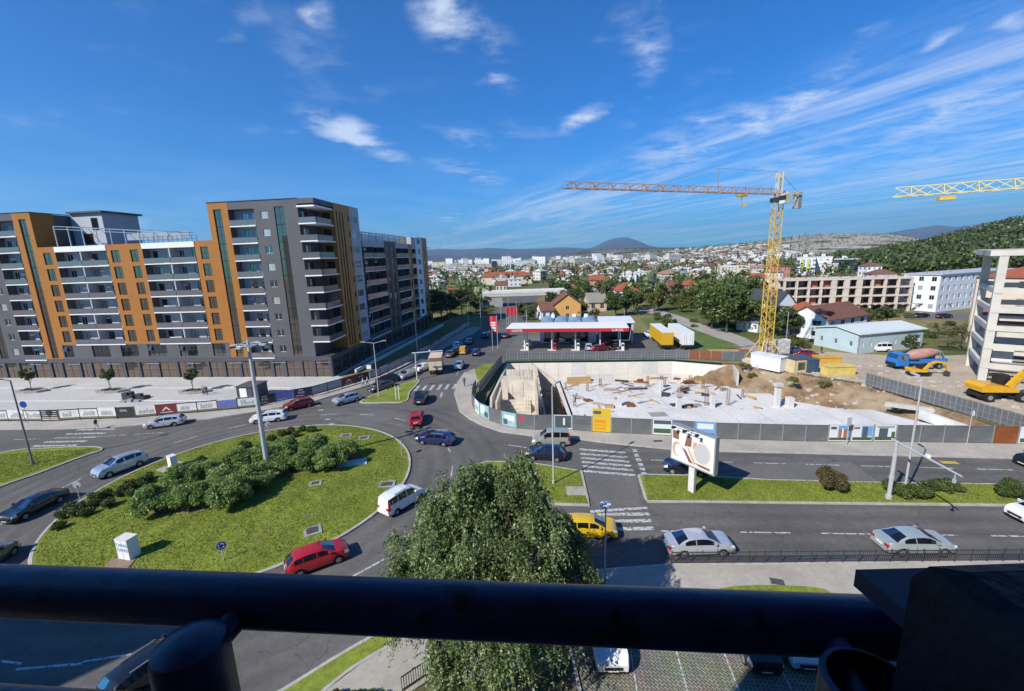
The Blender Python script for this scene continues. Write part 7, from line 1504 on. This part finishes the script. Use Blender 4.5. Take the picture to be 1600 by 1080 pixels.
for x, y, s, k in sorted(((1220, 528, .95, 'ta'), (1235, 526, .9, 'tb'), (1248, 524, .8, 'ta'), (1205, 522, .9, 'tb'), (1180, 508, .8, 'tc'), (1190, 500, .9, 'ta'), (1263, 515, .6, 'ta'), (1284, 531, .45, 'ta'), (1308, 508, .7, 'tc'), (1325, 505, .6, 'ta'), (1355, 512, .6, 'tb'), (1370, 510, .65, 'tb'), (1385, 508, .65, 'tb'), (1345, 509, .6, 'tb'), (1422, 555, .5, 'tb')), key=lambda q: -q[1]): mtree(k, x, y, s, 'around the white house and pale blue shed')
for x, y, s in ((1480, 540, 1.0), (1500, 548, 1.0), (1465, 530, .9), (1512, 535, 1.0)): mtree('bare', x, y, s * 1.2, 'in the rough ground behind the site yard')
for x, y, s, k in sorted(((1055, 470, 1.0, 'tb'), (1066, 462, 1.1, 'cyp'), (1080, 482, .7, 'tc'), (1095, 484, .8, 'ta'), (1065, 488, .7, 'tc'), (1050, 484, .6, 'tb'), (1112, 470, 1.0, 'ta'), (1160, 475, 1.1, 'td'), (1172, 470, 1.2, 'td'), (1150, 480, 1.0, 'tb'), (1185, 480, 1.0, 'ta'), (1010, 474, .8, 'tb'), (1018, 470, .9, 'cyp'), (1000, 458, 1.2, 'cyp'), (988, 452, 1.2, 'cyp'), (976, 452, 1.2, 'cyp'), (1038, 466, .8, 'tb')), key=lambda q: -q[1]): mtree(k, x, y, s, 'in the gardens between filling station and crane')
for i in range(26):
    x = random.uniform(1290, 1530); y = random.uniform(487, 533) if x > 1440 else random.uniform(486, 500); p = G(x, y); bush(('scrub', i % 3), (p.x, p.y, -.05), 'scrub bush in the rough ground in front of the white apartment block', 'scrub bushes in rough ground', random.uniform(.4, .8), i, 'scrub', 'bush')
for i in range(40):
    x = random.uniform(1020, 1270); y = random.uniform(492, 515) if x < 1180 else random.uniform(527, 545); p = G(x, y)
    if 1085 < x < 1210 and y > 512: continue
    bush(('scrub', i % 3), (p.x, p.y, -.05), 'scrub bush in the meadow between the lane and the crane', 'scrub bushes in the meadow', random.uniform(.35, .75), i, 'scrub', 'bush')
for i in range(16):
    x = random.uniform(805, 860); y = random.uniform(478, 506); p = G(x, y); bush(('scrub', i % 3), (p.x, p.y, -.05), 'scrub bush on the embankment left of the apricot house', 'scrub bushes on the embankment', random.uniform(.4, .8), i, 'scrub', 'bush')
for i in range(16):
    x = random.uniform(668, 772); y = random.uniform(486, 512) if x < 745 else random.uniform(480, 492); p = G(x, y); bush(('scrub', i % 3), (p.x, p.y, -.05), 'scrub bush on the bank left of the avenue', 'scrub bushes left of the avenue', random.uniform(.5, .9), i, 'scrub', 'bush')
for x, y, s, k in sorted([(random.uniform(860, 1200), random.uniform(447, 486), random.uniform(.6, 1.1), random.choice(('ta', 'tb', 'tc', 'tb'))) for _ in range(46)], key=lambda q: -q[1]): tree(k, tuple(G(x, y)), 'leafy tree among the garden houses between filling station and crane', 'garden trees', s, x, 'tree')
# ------------------------------------------------------------------ hills
hill_rock = pm('rocky_scrub', (.33, .30, .235), .95, .1, ns=.004, na=.25, ns2=.03, na2=.35, warm=((.075, .085, .045), .012, .54, .62)); hill_green = pm('wooded_soil', (.065, .075, .035), .95, .1, ns=.01, na=.3)
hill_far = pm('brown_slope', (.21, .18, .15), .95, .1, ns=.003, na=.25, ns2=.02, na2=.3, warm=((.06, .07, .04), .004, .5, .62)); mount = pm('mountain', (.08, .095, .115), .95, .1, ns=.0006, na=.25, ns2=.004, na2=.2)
HL = {}
def hz_y(x): d = _d; return 540 - (F * d.z + (x - 800) * d.x) / d.y
def ridge_z(r, x):
    xs = [q[0] for q in r['rg']]; return float(np.interp(x, xs, r['z']))
def hill(name, rg, D0, D1, mat, seed, cols=160, rows=22, amp=.06, back=1.5, lab=None):
    xs = [q[0] for q in rg]; zs = [at(q[0], q[1], D1).z for q in rg]; r = dict(rg=rg, z=zs, D0=D0, D1=D1); HL[name] = r
    m = MB(); X = np.linspace(xs[0], xs[-1], cols); tt = np.r_[np.linspace(0, 1, rows), np.linspace(1.06, back, 5)]
    nzv = vnoise(np.c_[np.repeat(X, len(tt)) * .03 + seed, np.tile(tt, cols) * 3.1 + seed], 1.0, seed, 5).reshape(cols, len(tt)) - .5
    fine = vnoise(np.c_[np.repeat(X, 1) * .09 + seed, X * 0], 1.0, seed + 1, 4) - .5
    for i, x in enumerate(X):
        zr = ridge_z(r, x); dv = ray(x, hz_y(x)); u = Vector((dv.x, dv.y)).normalized()
        for j, t in enumerate(tt):
            D = D0 + (D1 - D0) * t; s = hs_(t); ed = min(1, i / 6, (cols - 1 - i) / 6)
            z = (zr * s + amp * abs(zr) * nzv[i, j] * (min(1, t * 2) if t < .9 else .4) + zr * .05 * fine[i] * (t > .8)) ; m.v.append((u.x * D, u.y * D, max(-1.0, z) if t > 0 else -2))
    k = len(tt)
    for i in range(cols - 1):
        for j in range(k - 1): m.f.append((i * k + j, (i + 1) * k + j, (i + 1) * k + j + 1, i * k + j + 1)); m.m.append(0)
    m.done(name, mat, kind='structure', smooth=True)
def hs_(t): return t * t * (3 - 2 * t) * .55 + .45 * t if t <= 1 else max(0, 1 - (t - 1) * 1.6)
def hill_pt(name, x, t):
    r = HL[name]; dv = ray(x, hz_y(x)); u = Vector((dv.x, dv.y)).normalized(); D = r['D0'] + (r['D1'] - r['D0']) * t; return Vector((u.x * D, u.y * D, max(0, ridge_z(r, x) * hs_(t))))
hill('wooded_hill', [(1300, 425), (1340, 408), (1380, 397), (1450, 387), (1500, 374), (1560, 360), (1600, 352), (1700, 335), (1850, 330)], 420, 950, hill_green, 2, amp=.04)
hill('rocky_hill', [(980, 396), (1040, 392), (1100, 386), (1150, 382), (1200, 376), (1230, 371), (1270, 367), (1330, 366), (1400, 367), (1440, 374), (1500, 384), (1600, 392)], 1000, 2300, hill_rock, 3, amp=.06)
hill('brown_hill', [(820, 406), (870, 400), (900, 395), (940, 390.5), (1000, 388), (1080, 387.5), (1150, 385), (1250, 381), (1350, 380)], 2600, 4200, hill_far, 5, amp=.05)
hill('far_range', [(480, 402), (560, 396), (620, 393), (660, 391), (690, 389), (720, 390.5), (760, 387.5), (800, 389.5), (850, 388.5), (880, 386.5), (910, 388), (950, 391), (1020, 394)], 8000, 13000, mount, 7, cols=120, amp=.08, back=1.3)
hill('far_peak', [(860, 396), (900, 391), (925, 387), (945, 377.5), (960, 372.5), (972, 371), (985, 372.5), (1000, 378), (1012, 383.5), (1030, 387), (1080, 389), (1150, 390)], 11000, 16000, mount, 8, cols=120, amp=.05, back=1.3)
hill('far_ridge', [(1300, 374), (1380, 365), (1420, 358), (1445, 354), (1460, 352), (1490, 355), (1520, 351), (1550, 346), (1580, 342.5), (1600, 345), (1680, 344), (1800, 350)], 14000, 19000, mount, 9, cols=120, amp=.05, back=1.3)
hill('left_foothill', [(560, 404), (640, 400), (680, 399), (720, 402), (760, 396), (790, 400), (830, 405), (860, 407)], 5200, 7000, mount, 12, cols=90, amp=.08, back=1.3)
# woods: trees too many to tell apart
def woods(name, pts, size, nleaf, leaf, label, asp=1.4):
    g_ = np.random.default_rng(len(pts)); n = len(pts); P = np.repeat(np.array([[p[0], p[1], p[2]] for p in pts]), nleaf, 0); sc = np.repeat(size * (.6 + .8 * g_.random(n)), nleaf)
    d = g_.normal(size=(n * nleaf, 3)); d /= np.linalg.norm(d, axis=1)[:, None]; d *= (g_.random(n * nleaf) ** .4)[:, None]
    C = P + d * np.c_[sc * .5, sc * .5, sc * .5 * asp] + np.c_[sc * 0, sc * 0, sc * .5 * asp]
    me = fast_mesh(name, leaves(C, size * .3, 0, .8, n, .8), 4); me.materials.append(LEAF[leaf]); put(name, me, None, label=label, cat='woods', kind='stuff')
pts = [hill_pt('wooded_hill', random.uniform(1310, 1720), random.random() ** .8 * 1.02) for _ in range(4200)]; woods('woods', pts, 9, 26, 'dark', 'dense conifer wood covering the hill at the right')
pts = [hill_pt('wooded_hill', random.uniform(1310, 1720), random.random() ** .8 * 1.02) for _ in range(2200)]; woods('woods', pts, 8, 26, 'green', 'lighter trees mixed into the wood on the right hill')
pts = [hill_pt('rocky_hill', random.uniform(1010, 1560), .1 + .9 * random.random()) for _ in range(1300)]; woods('scrub_patches', pts, 6.5, 8, 'dark', 'dark scrub dotted over the rocky hill', .8)
pts = [hill_pt('brown_hill', random.uniform(870, 1250), random.random() ** .5) for _ in range(1400)]; woods('scrub_patches', pts, 14, 7, 'dark', 'dark scrub dotted over the far brown hill', .7)
# ------------------------------------------------------------------ the town
def at_d(x, D): dv = ray(x, hz_y(x)); u = Vector((dv.x, dv.y)).normalized(); return Vector((u.x * D, u.y * D, 0))
wallc = [((.66, .65, .62), (.20, .21, .23)), ((.58, .52, .42), (.17, .17, .17)), ((.70, .70, .70), (.28, .29, .31)), ((.52, .47, .42), (.15, .15, .15)), ((.60, .56, .50), (.24, .24, .24)), ((.55, .40, .33), (.16, .15, .15))]
wm_ = [gridm('far_wall_%d' % i, a, b, 3.2, 3.0, .52) for i, (a, b) in enumerate(wallc)]
flat_r = pm('flat_roof', (.52, .51, .49), .8, ns=.05, na=.1)
def box_mesh(w, d, h, mat, key):
    k = ('bm', key)
    if k not in CACHE: m = MB(); m.box(-w / 2, w / 2, -d / 2, d / 2, -3, h); CACHE[k] = m.mesh('wall', mat)
    return CACHE[k]
def far_block(x, D, wpx, ytop, depth, mat, label, roofm=None, name='apartment_block', rz=None, group=None, roof='flat'):
    """a far building standing where its direction and distance put it, with walls and a roof"""
    p = at_d(x, D); fw_ = Vector((p.x, p.y)).normalized(); w = abs((at_d(x + wpx / 2, D) - at_d(x - wpx / 2, D)).length); h = at(x, ytop, D).z
    t = T(name, label, 'building', (p.x, p.y, 0), (math.atan2(fw_.y, fw_.x) - math.pi / 2) if rz is None else rz, group); m = MB(); m.box(-w / 2, w / 2, 0, depth, -.5, h); m.done('wall', mat, t)
    m = MB()
    if roof == 'flat': m.box(-w / 2 - .3, w / 2 + .3, -.3, depth + .3, h, h + .5); m.box(-w * .2, w * .05, depth * .3, depth * .7, h + .5, h + 2.6)
    else: m.add([(-w / 2 - .6, -.6, h), (w / 2 + .6, -.6, h), (w / 2 + .6, depth + .6, h), (-w / 2 - .6, depth + .6, h), (-w / 2 + depth * .4, depth / 2, h + depth * .22), (w / 2 - depth * .4, depth / 2, h + depth * .22)], [(0, 1, 5, 4), (1, 2, 5), (2, 3, 4, 5), (3, 0, 4), (0, 3, 2, 1)])
    m.done('roof', roofm or flat_r, t); return t
yl = gridm('yellow_wall', (.55, .46, .05), (.2, .2, .18)); pk = gridm('pink_wall', (.55, .20, .17), (.3, .15, .14)); wl2 = gridm('white_wall_far', (.72, .72, .71), (.34, .36, .38), 4, 3.2, .5); gl2 = glassm('dark_glass_block', (.02, .03, .05), .25, .1); cm = gridm('cream_wall', (.58, .50, .38), (.22, .2, .17), 3, 3, .5)
for a in ((963.5, 1050, 12, 404, 22, wl2, 'tall white tower block left of the three on the plain'), (978, 1080, 10, 405, 18, wm_[3], 'grey-shaded tower block behind the white tower'), (991.5, 1000, 9, 403, 16, wm_[0], 'slim white tower block in the middle of the plain'), (942, 1250, 6, 405.5, 16, wl2, 'small white tower far out on the plain'),
          (1010, 1000, 10, 404, 20, cm, 'cream stepped block, lower left part of the cluster'), (1019, 1010, 10, 400.5, 20, cm, 'cream stepped block, tallest of the cluster'), (1029, 1000, 8, 402.5, 20, cm, 'cream stepped block at the right of the cluster'), (1044, 900, 3, 398, 6, white_m, 'slim white church spire right of the cream cluster'), (1044, 904, 11, 407, 14, wht, 'white church body below the spire'),
          (902, 480, 17, 424, 14, wm_[2], 'white apartment house with a red roof on the left plain'), (952, 620, 10, 419, 16, yl, 'yellow-trimmed apartment block on the plain'), (941, 520, 9, 424, 14, wm_[0], 'grey and white apartment house left of the yellow block'), (962, 360, 18, 433, 12, wm_[4], 'pale apartment house with arched top floor'), (985, 330, 20, 429, 18, wl2, 'big white apartment house before the shopping hall'), (1000, 345, 16, 426, 16, wm_[2], 'white wing behind the big white apartment house'),
          (1032, 560, 58, 430, 60, pm('mall_white', (.62, .66, .68), .5), 'long low white shopping hall'), (1098, 430, 60, 432, 50, pm('mall_teal', (.50, .58, .57), .5), 'long low pale green hall with white roof'), (1136, 330, 28, 435, 30, pm('mall_grey', (.36, .37, .40), .6), 'grey hall with pinkish doors'), (1062, 900, 26, 412.5, 20, wl2, 'long white four-storey building right of the church'), (1088, 880, 16, 412.5, 20, wl2, 'white building right of the long white building'), (1122, 700, 10, 412, 14, wm_[0], 'white narrow house below the hillside town'),
          (1150, 760, 34, 404, 18, cm, 'long cream building at the foot of the hillside town'), (1178, 900, 9, 398, 14, wl2, 'white block on the slope left of the crane'), (1216, 900, 9, 396.5, 14, wl2, 'white block on the slope right of the crane'), (1232, 900, 9, 396.5, 14, wl2, 'second white block on the slope right of the crane'), (1196, 880, 9, 399, 14, wl2, 'white block on the slope behind the crane mast'),
          (675, 560, 14, 424, 16, pk, 'salmon pink building left edge of the plain'), (702, 700, 20, 415, 18, wm_[0], 'white block above the pines'), (728, 640, 22, 416, 20, cm, 'cream block above the pines'), (756, 820, 30, 413, 20, cm, 'wide cream building left of the glass tower'), (772, 760, 8, 408, 14, gl2, 'dark glass tower on the left plain'), (800, 900, 40, 415, 22, wl2, 'long white block behind the tree belt'), (834, 850, 22, 413, 20, cm, 'cream block behind the tree belt'), (850, 860, 26, 412, 20, wl2, 'white block with many windows right of the tree belt'),
          (724, 380, 16, 432, 14, wht, 'small white house above the avenue on the left'), (782, 330, 13, 436, 14, wht, 'white angular house above the overpass'), (801, 330, 24, 437, 14, wm_[0], 'low white building with a dark band above the overpass'), (880, 980, 16, 409, 20, wm_[1], 'sandy block right of the white block'), (1262, 420, 30, 403, 20, gridm('mosaic_wall', (.62, .63, .66), (.16, .15, .26), 3.5, 3.2, .55), 'white and violet office block with lime stripes'), (1290, 440, 26, 402, 20, wl2, 'white-ribbed office block right of the striped one'), (1325, 430, 38, 405.5, 22, gl2, 'dark glass office block at the foot of the wooded hill'), (1300, 400, 26, 413, 14, wm_[1], 'small cream building in front of the office blocks')):
    rm = roof_r if 'red roof' in a[6] else None
    far_block(*a[:6], a[6], rm, group='town buildings')
t = far_block(790, 360, 82, 432, 16, cream, 'long cream building with a red tiled roof above the avenue', roof_r, 'long_building', group='town buildings', roof='hip')
# lime stripes and the concrete car park deck
p = at_d(1262, 419); 
for i, dx in enumerate((-5, 3)):
    q = at_d(1262 + dx * 1.2, 418.6); fw_ = Vector((q.x, q.y)).normalized(); m = MB(); m.box(-1.0, 1.0, 0, .3, 3, 12.5); m.done('lime_panel', pm('lime', (.42, .46, .12), .6), loc=(q.x, q.y, 0), rz=math.atan2(fw_.y, fw_.x) - math.pi / 2, label='%s lime green facade strip on the striped office block' % ('left' if i == 0 else 'right'), cat='panel', group='lime facade strips')
a, b = at_d(1128, 400), at_d(1172, 404); hh = at(1150, 416, 400).z; frame_building('pale concrete parking frame with open decks left of the crane', a, b, 22, [hh * k / 5 for k in range(1, 6)], 8, 2, .9, pm('deck_cream', (.60, .57, .46), .8), 1.0)
# scattered town: houses and blocks on the plain, further houses up the slopes
roof_f = pm('faded_tile', (.34, .17, .11), .8, ns=.3, na=.2)
def hmesh(k):
    key = ('hm', k)
    if key in CACHE: return CACHE[key]
    w, d, h, rs = ((11, 10, 6, 2.6), (14, 10, 7, 2.4), (9, 9, 8, 2.2), (16, 11, 5, 3.0))[k % 4]; m = MB(); m.box(-w / 2, w / 2, -d / 2, d / 2, -6, h); r = MB(); e = .5
    r.add([(-w / 2 - e, -d / 2 - e, h), (w / 2 + e, -d / 2 - e, h), (w / 2 + e, d / 2 + e, h), (-w / 2 - e, d / 2 + e, h), (-w / 2 + d * .4, 0, h + rs), (w / 2 - d * .4, 0, h + rs)], [(0, 1, 5, 4), (1, 2, 5), (2, 3, 4, 5), (3, 0, 4), (0, 3, 2, 1)])
    CACHE[key] = (m.mesh('wall', wm_[k % 6]), r.mesh('roof', (roof_r, flat_r, roof_b, flat_r, roof_g, roof_f, flat_r)[k % 7])); return CACHE[key]
def far_house(p, k, label, group, s=1.0):
    a, b = hmesh(k); t = T('house', label, 'house', p, random.uniform(0, 3.1), group, s); put('wall', a, t); put('roof', b, t)
for i in range(190):
    x = random.gauss(1130, 55); 
    if not 985 < x < 1300: continue
    far_house(hill_pt('rocky_hill', x, .02 + .62 * random.random() * (1 if x < 1200 else .6)), i, 'tiny house among many on the hillside town slope', 'houses on the hillside town slope', random.uniform(.9, 1.4))
for i in range(125):
    x = random.uniform(672, 1210); D = random.uniform(330, 1000); far_house(at_d(x, D), i, 'tiny house among the trees on the plain', 'houses on the plain', random.uniform(.8, 1.1))
for i in range(110):
    x = random.uniform(668, 1010) if i % 3 else random.uniform(1000, 1130); D = random.uniform(800, 2300); p = at_d(x, D); w, h = random.uniform(14, 40), random.choice((9, 12, 15, 18, 21, 24))
    k = i % 12; t = T('apartment_block', 'tiny pale apartment block in the hazy far town', 'building', p, random.uniform(-.4, .4), 'far town blocks')
    key = ('fb', k)
    if key not in CACHE: m = MB(); m.box(-w / 2, w / 2, -8, 8, -1, h); r = MB(); r.box(-w / 2 - .3, w / 2 + .3, -8.3, 8.3, h, h + .6); CACHE[key] = (m.mesh('wall', (wm_[0], wl2, wm_[2], wm_[4], cm, wl2)[k % 6]), r.mesh('roof', flat_r))
    put('wall', CACHE[key][0], t); put('roof', CACHE[key][1], t)
pts = []
for i in range(2100):
    x = random.uniform(560, 1330); D = 200 + 1400 * random.random() ** 1.3
    if x > 1180 and D < 330: continue
    if D < 330 and not (668 < x < 760 or 870 < x < 1200): continue
    pts.append(at_d(x, D))
woods('woods', [p for p in pts if p.length > 330], 7.5, 14, 'dark', 'tree belts between the houses of the far town'); woods('woods', [p for p in pts if p.length <= 330], 6, 26, 'green', 'mixed trees and hedges around the nearer gardens')
pts = [hill_pt('rocky_hill', min(1260, random.gauss(1110, 70)), .75 * random.random()) for _ in range(1000)]; woods('woods', pts, 9, 10, 'dark', 'trees between the houses of the hillside town')
# ------------------------------------------------------------------ balcony railing in front of the lens
navy_p = pm('navy_railing_paint', (.016, .024, .075), .36, .5, ns=7, na=.45, ns2=45, na2=.35, bump=.04, bs=55, warm=((.004, .004, .006), 14, .60, .66))
blk = pm('black_parapet', (.010, .011, .016), .7, ns=4, na=.3, bump=.2, bs=30)
def near(x, y, zc): r = ray(x, y); return CAM + r * (zc / F)
A_ = near(0, 923, .53); B_ = near(1340, 977, .53 * 482 / 582)
A_.z = B_.z = (A_.z + B_.z) / 2; dr = (B_ - A_).normalized()
rlg = T('balcony_railing', 'dark navy tubular railing of the viewer balcony', 'railing', (0, 0, 0))
m = MB(); m.cyl(A_ - dr * .5, B_ + dr * .35, .0285, n=40); m.done('top_rail', navy_p, rlg, True, 50)
lo = near(0, 1106, .55); m = MB(); m.cyl(lo - dr * .5, lo + dr * 1.8, .024, n=28); m.done('lower_rail', navy_p, rlg, True, 50)
def upright(x, y, zc, rad, tox, toy, hollow):
    c = near(x, y, zc); m = MB(); nn = 32
    if hollow: m.rings([[c + Vector((r * math.cos(2 * math.pi * i / nn), r * math.sin(2 * math.pi * i / nn), z)) for i in range(nn)] for r, z in ((rad, -1.1), (rad, -.002), (rad - .002, 0), (rad - .005, 0), (rad - .006, -.4))], cap0=False)
    else: m.rings([[c + Vector((r * math.cos(2 * math.pi * i / nn), r * math.sin(2 * math.pi * i / nn), z)) for i in range(nn)] for r, z in ((rad, -1.1), (rad, -.012), (rad * .93, -.004), (rad * .6, .002), (rad * .2, .004))])
    m.done('upright', navy_p, rlg, True, 40)
    e = near(tox, toy, 1); t_ = (A_ - CAM).dot(Vector((0, 1, 0))); q = A_ + dr * ((c - A_).dot(dr)); m = MB(); m.cyl(c + Vector((0, 0, -.03)), q + dr * .015, .014, n=14); m.done('bracket', navy_p, rlg, True, 50)
upright(294, 1000, .43, .0335, 350, 975, False); upright(1362, 1066, .36, .036, 1290, 1010, True)
pp = near(1430, 866, .33); par = T('parapet', 'black parapet block at the right end of the balcony', 'parapet', (pp.x, pp.y, pp.z))
m = MB(); e = .018; prof = [(0, -e), (e * .3, -e * .3), (e, 0)]
rg = lambda z, i: [(0 + i, .0 - i, z), (.9, .0 - i, z), (.9, -.55, z), (0 + i, -.55, z)]
m.rings([rg(-1.5, 0), rg(-.02, 0), rg(-.006, .006), rg(0, .02)]); m.done('block', blk, par)
m = MB(); m.cyl((-.004, -.17, -.155), (.004, -.17, -.155), .008, n=10); m.done('bolt', steel, par)
q0, q1, q2 = near(1337, 890, .42), near(1440, 893, .42), near(1440, 975, .36); q1.z = q0.z; q2 = CAM + (q2 - CAM) * ((q0.z - H) / (q2.z - H)); ex = q1 + (q1 - q0) * 2.0; fx = q2 + (q2 - q0) * .6
m = MB(); m.prism([(v.x, v.y) for v in (q0, ex, ex + (fx - q1), fx)], q0.z - .018, q0.z); m.done('ledge', pm('ledge_sheet', (.040, .036, .066), .6, ns=6, na=.12), label='dark violet metal ledge beside the parapet', cat='ledge')
# ------------------------------------------------------------------ air
hzm = bpy.data.materials.new('haze'); hzm.use_nodes = True; N, L = hzm.node_tree.nodes, hzm.node_tree.links; N.clear(); vo = N.new('ShaderNodeVolumePrincipled'); ou = N.new('ShaderNodeOutputMaterial'); L.new(vo.outputs[0], ou.inputs['Volume'])
vo.inputs['Color'].default_value = (.50, .76, 1.0, 1); vo.inputs['Density'].default_value = 4.2e-5; vo.inputs['Anisotropy'].default_value = 0.2
m = MB(); m.box(-29000, 29000, -500, 29000, -7, 1700); m.done('haze', hzm, None, label='thin blue haze over the far plain and mountains', cat='haze', kind='stuff')
# pieces too small to pick apart stay joined
JOINED = ('starter_bars', 'bars', 'stiffener', 'pergola', 'roof_railing', 'scaffold_board', 'joint', 'blocks', 'slabs', 'lock_bar', 'sign_rail', 'rails')
for o in bpy.data.objects:
    if o.parent is not None and o.name.split('.')[0] in JOINED: o['kind'] = 'stuff'
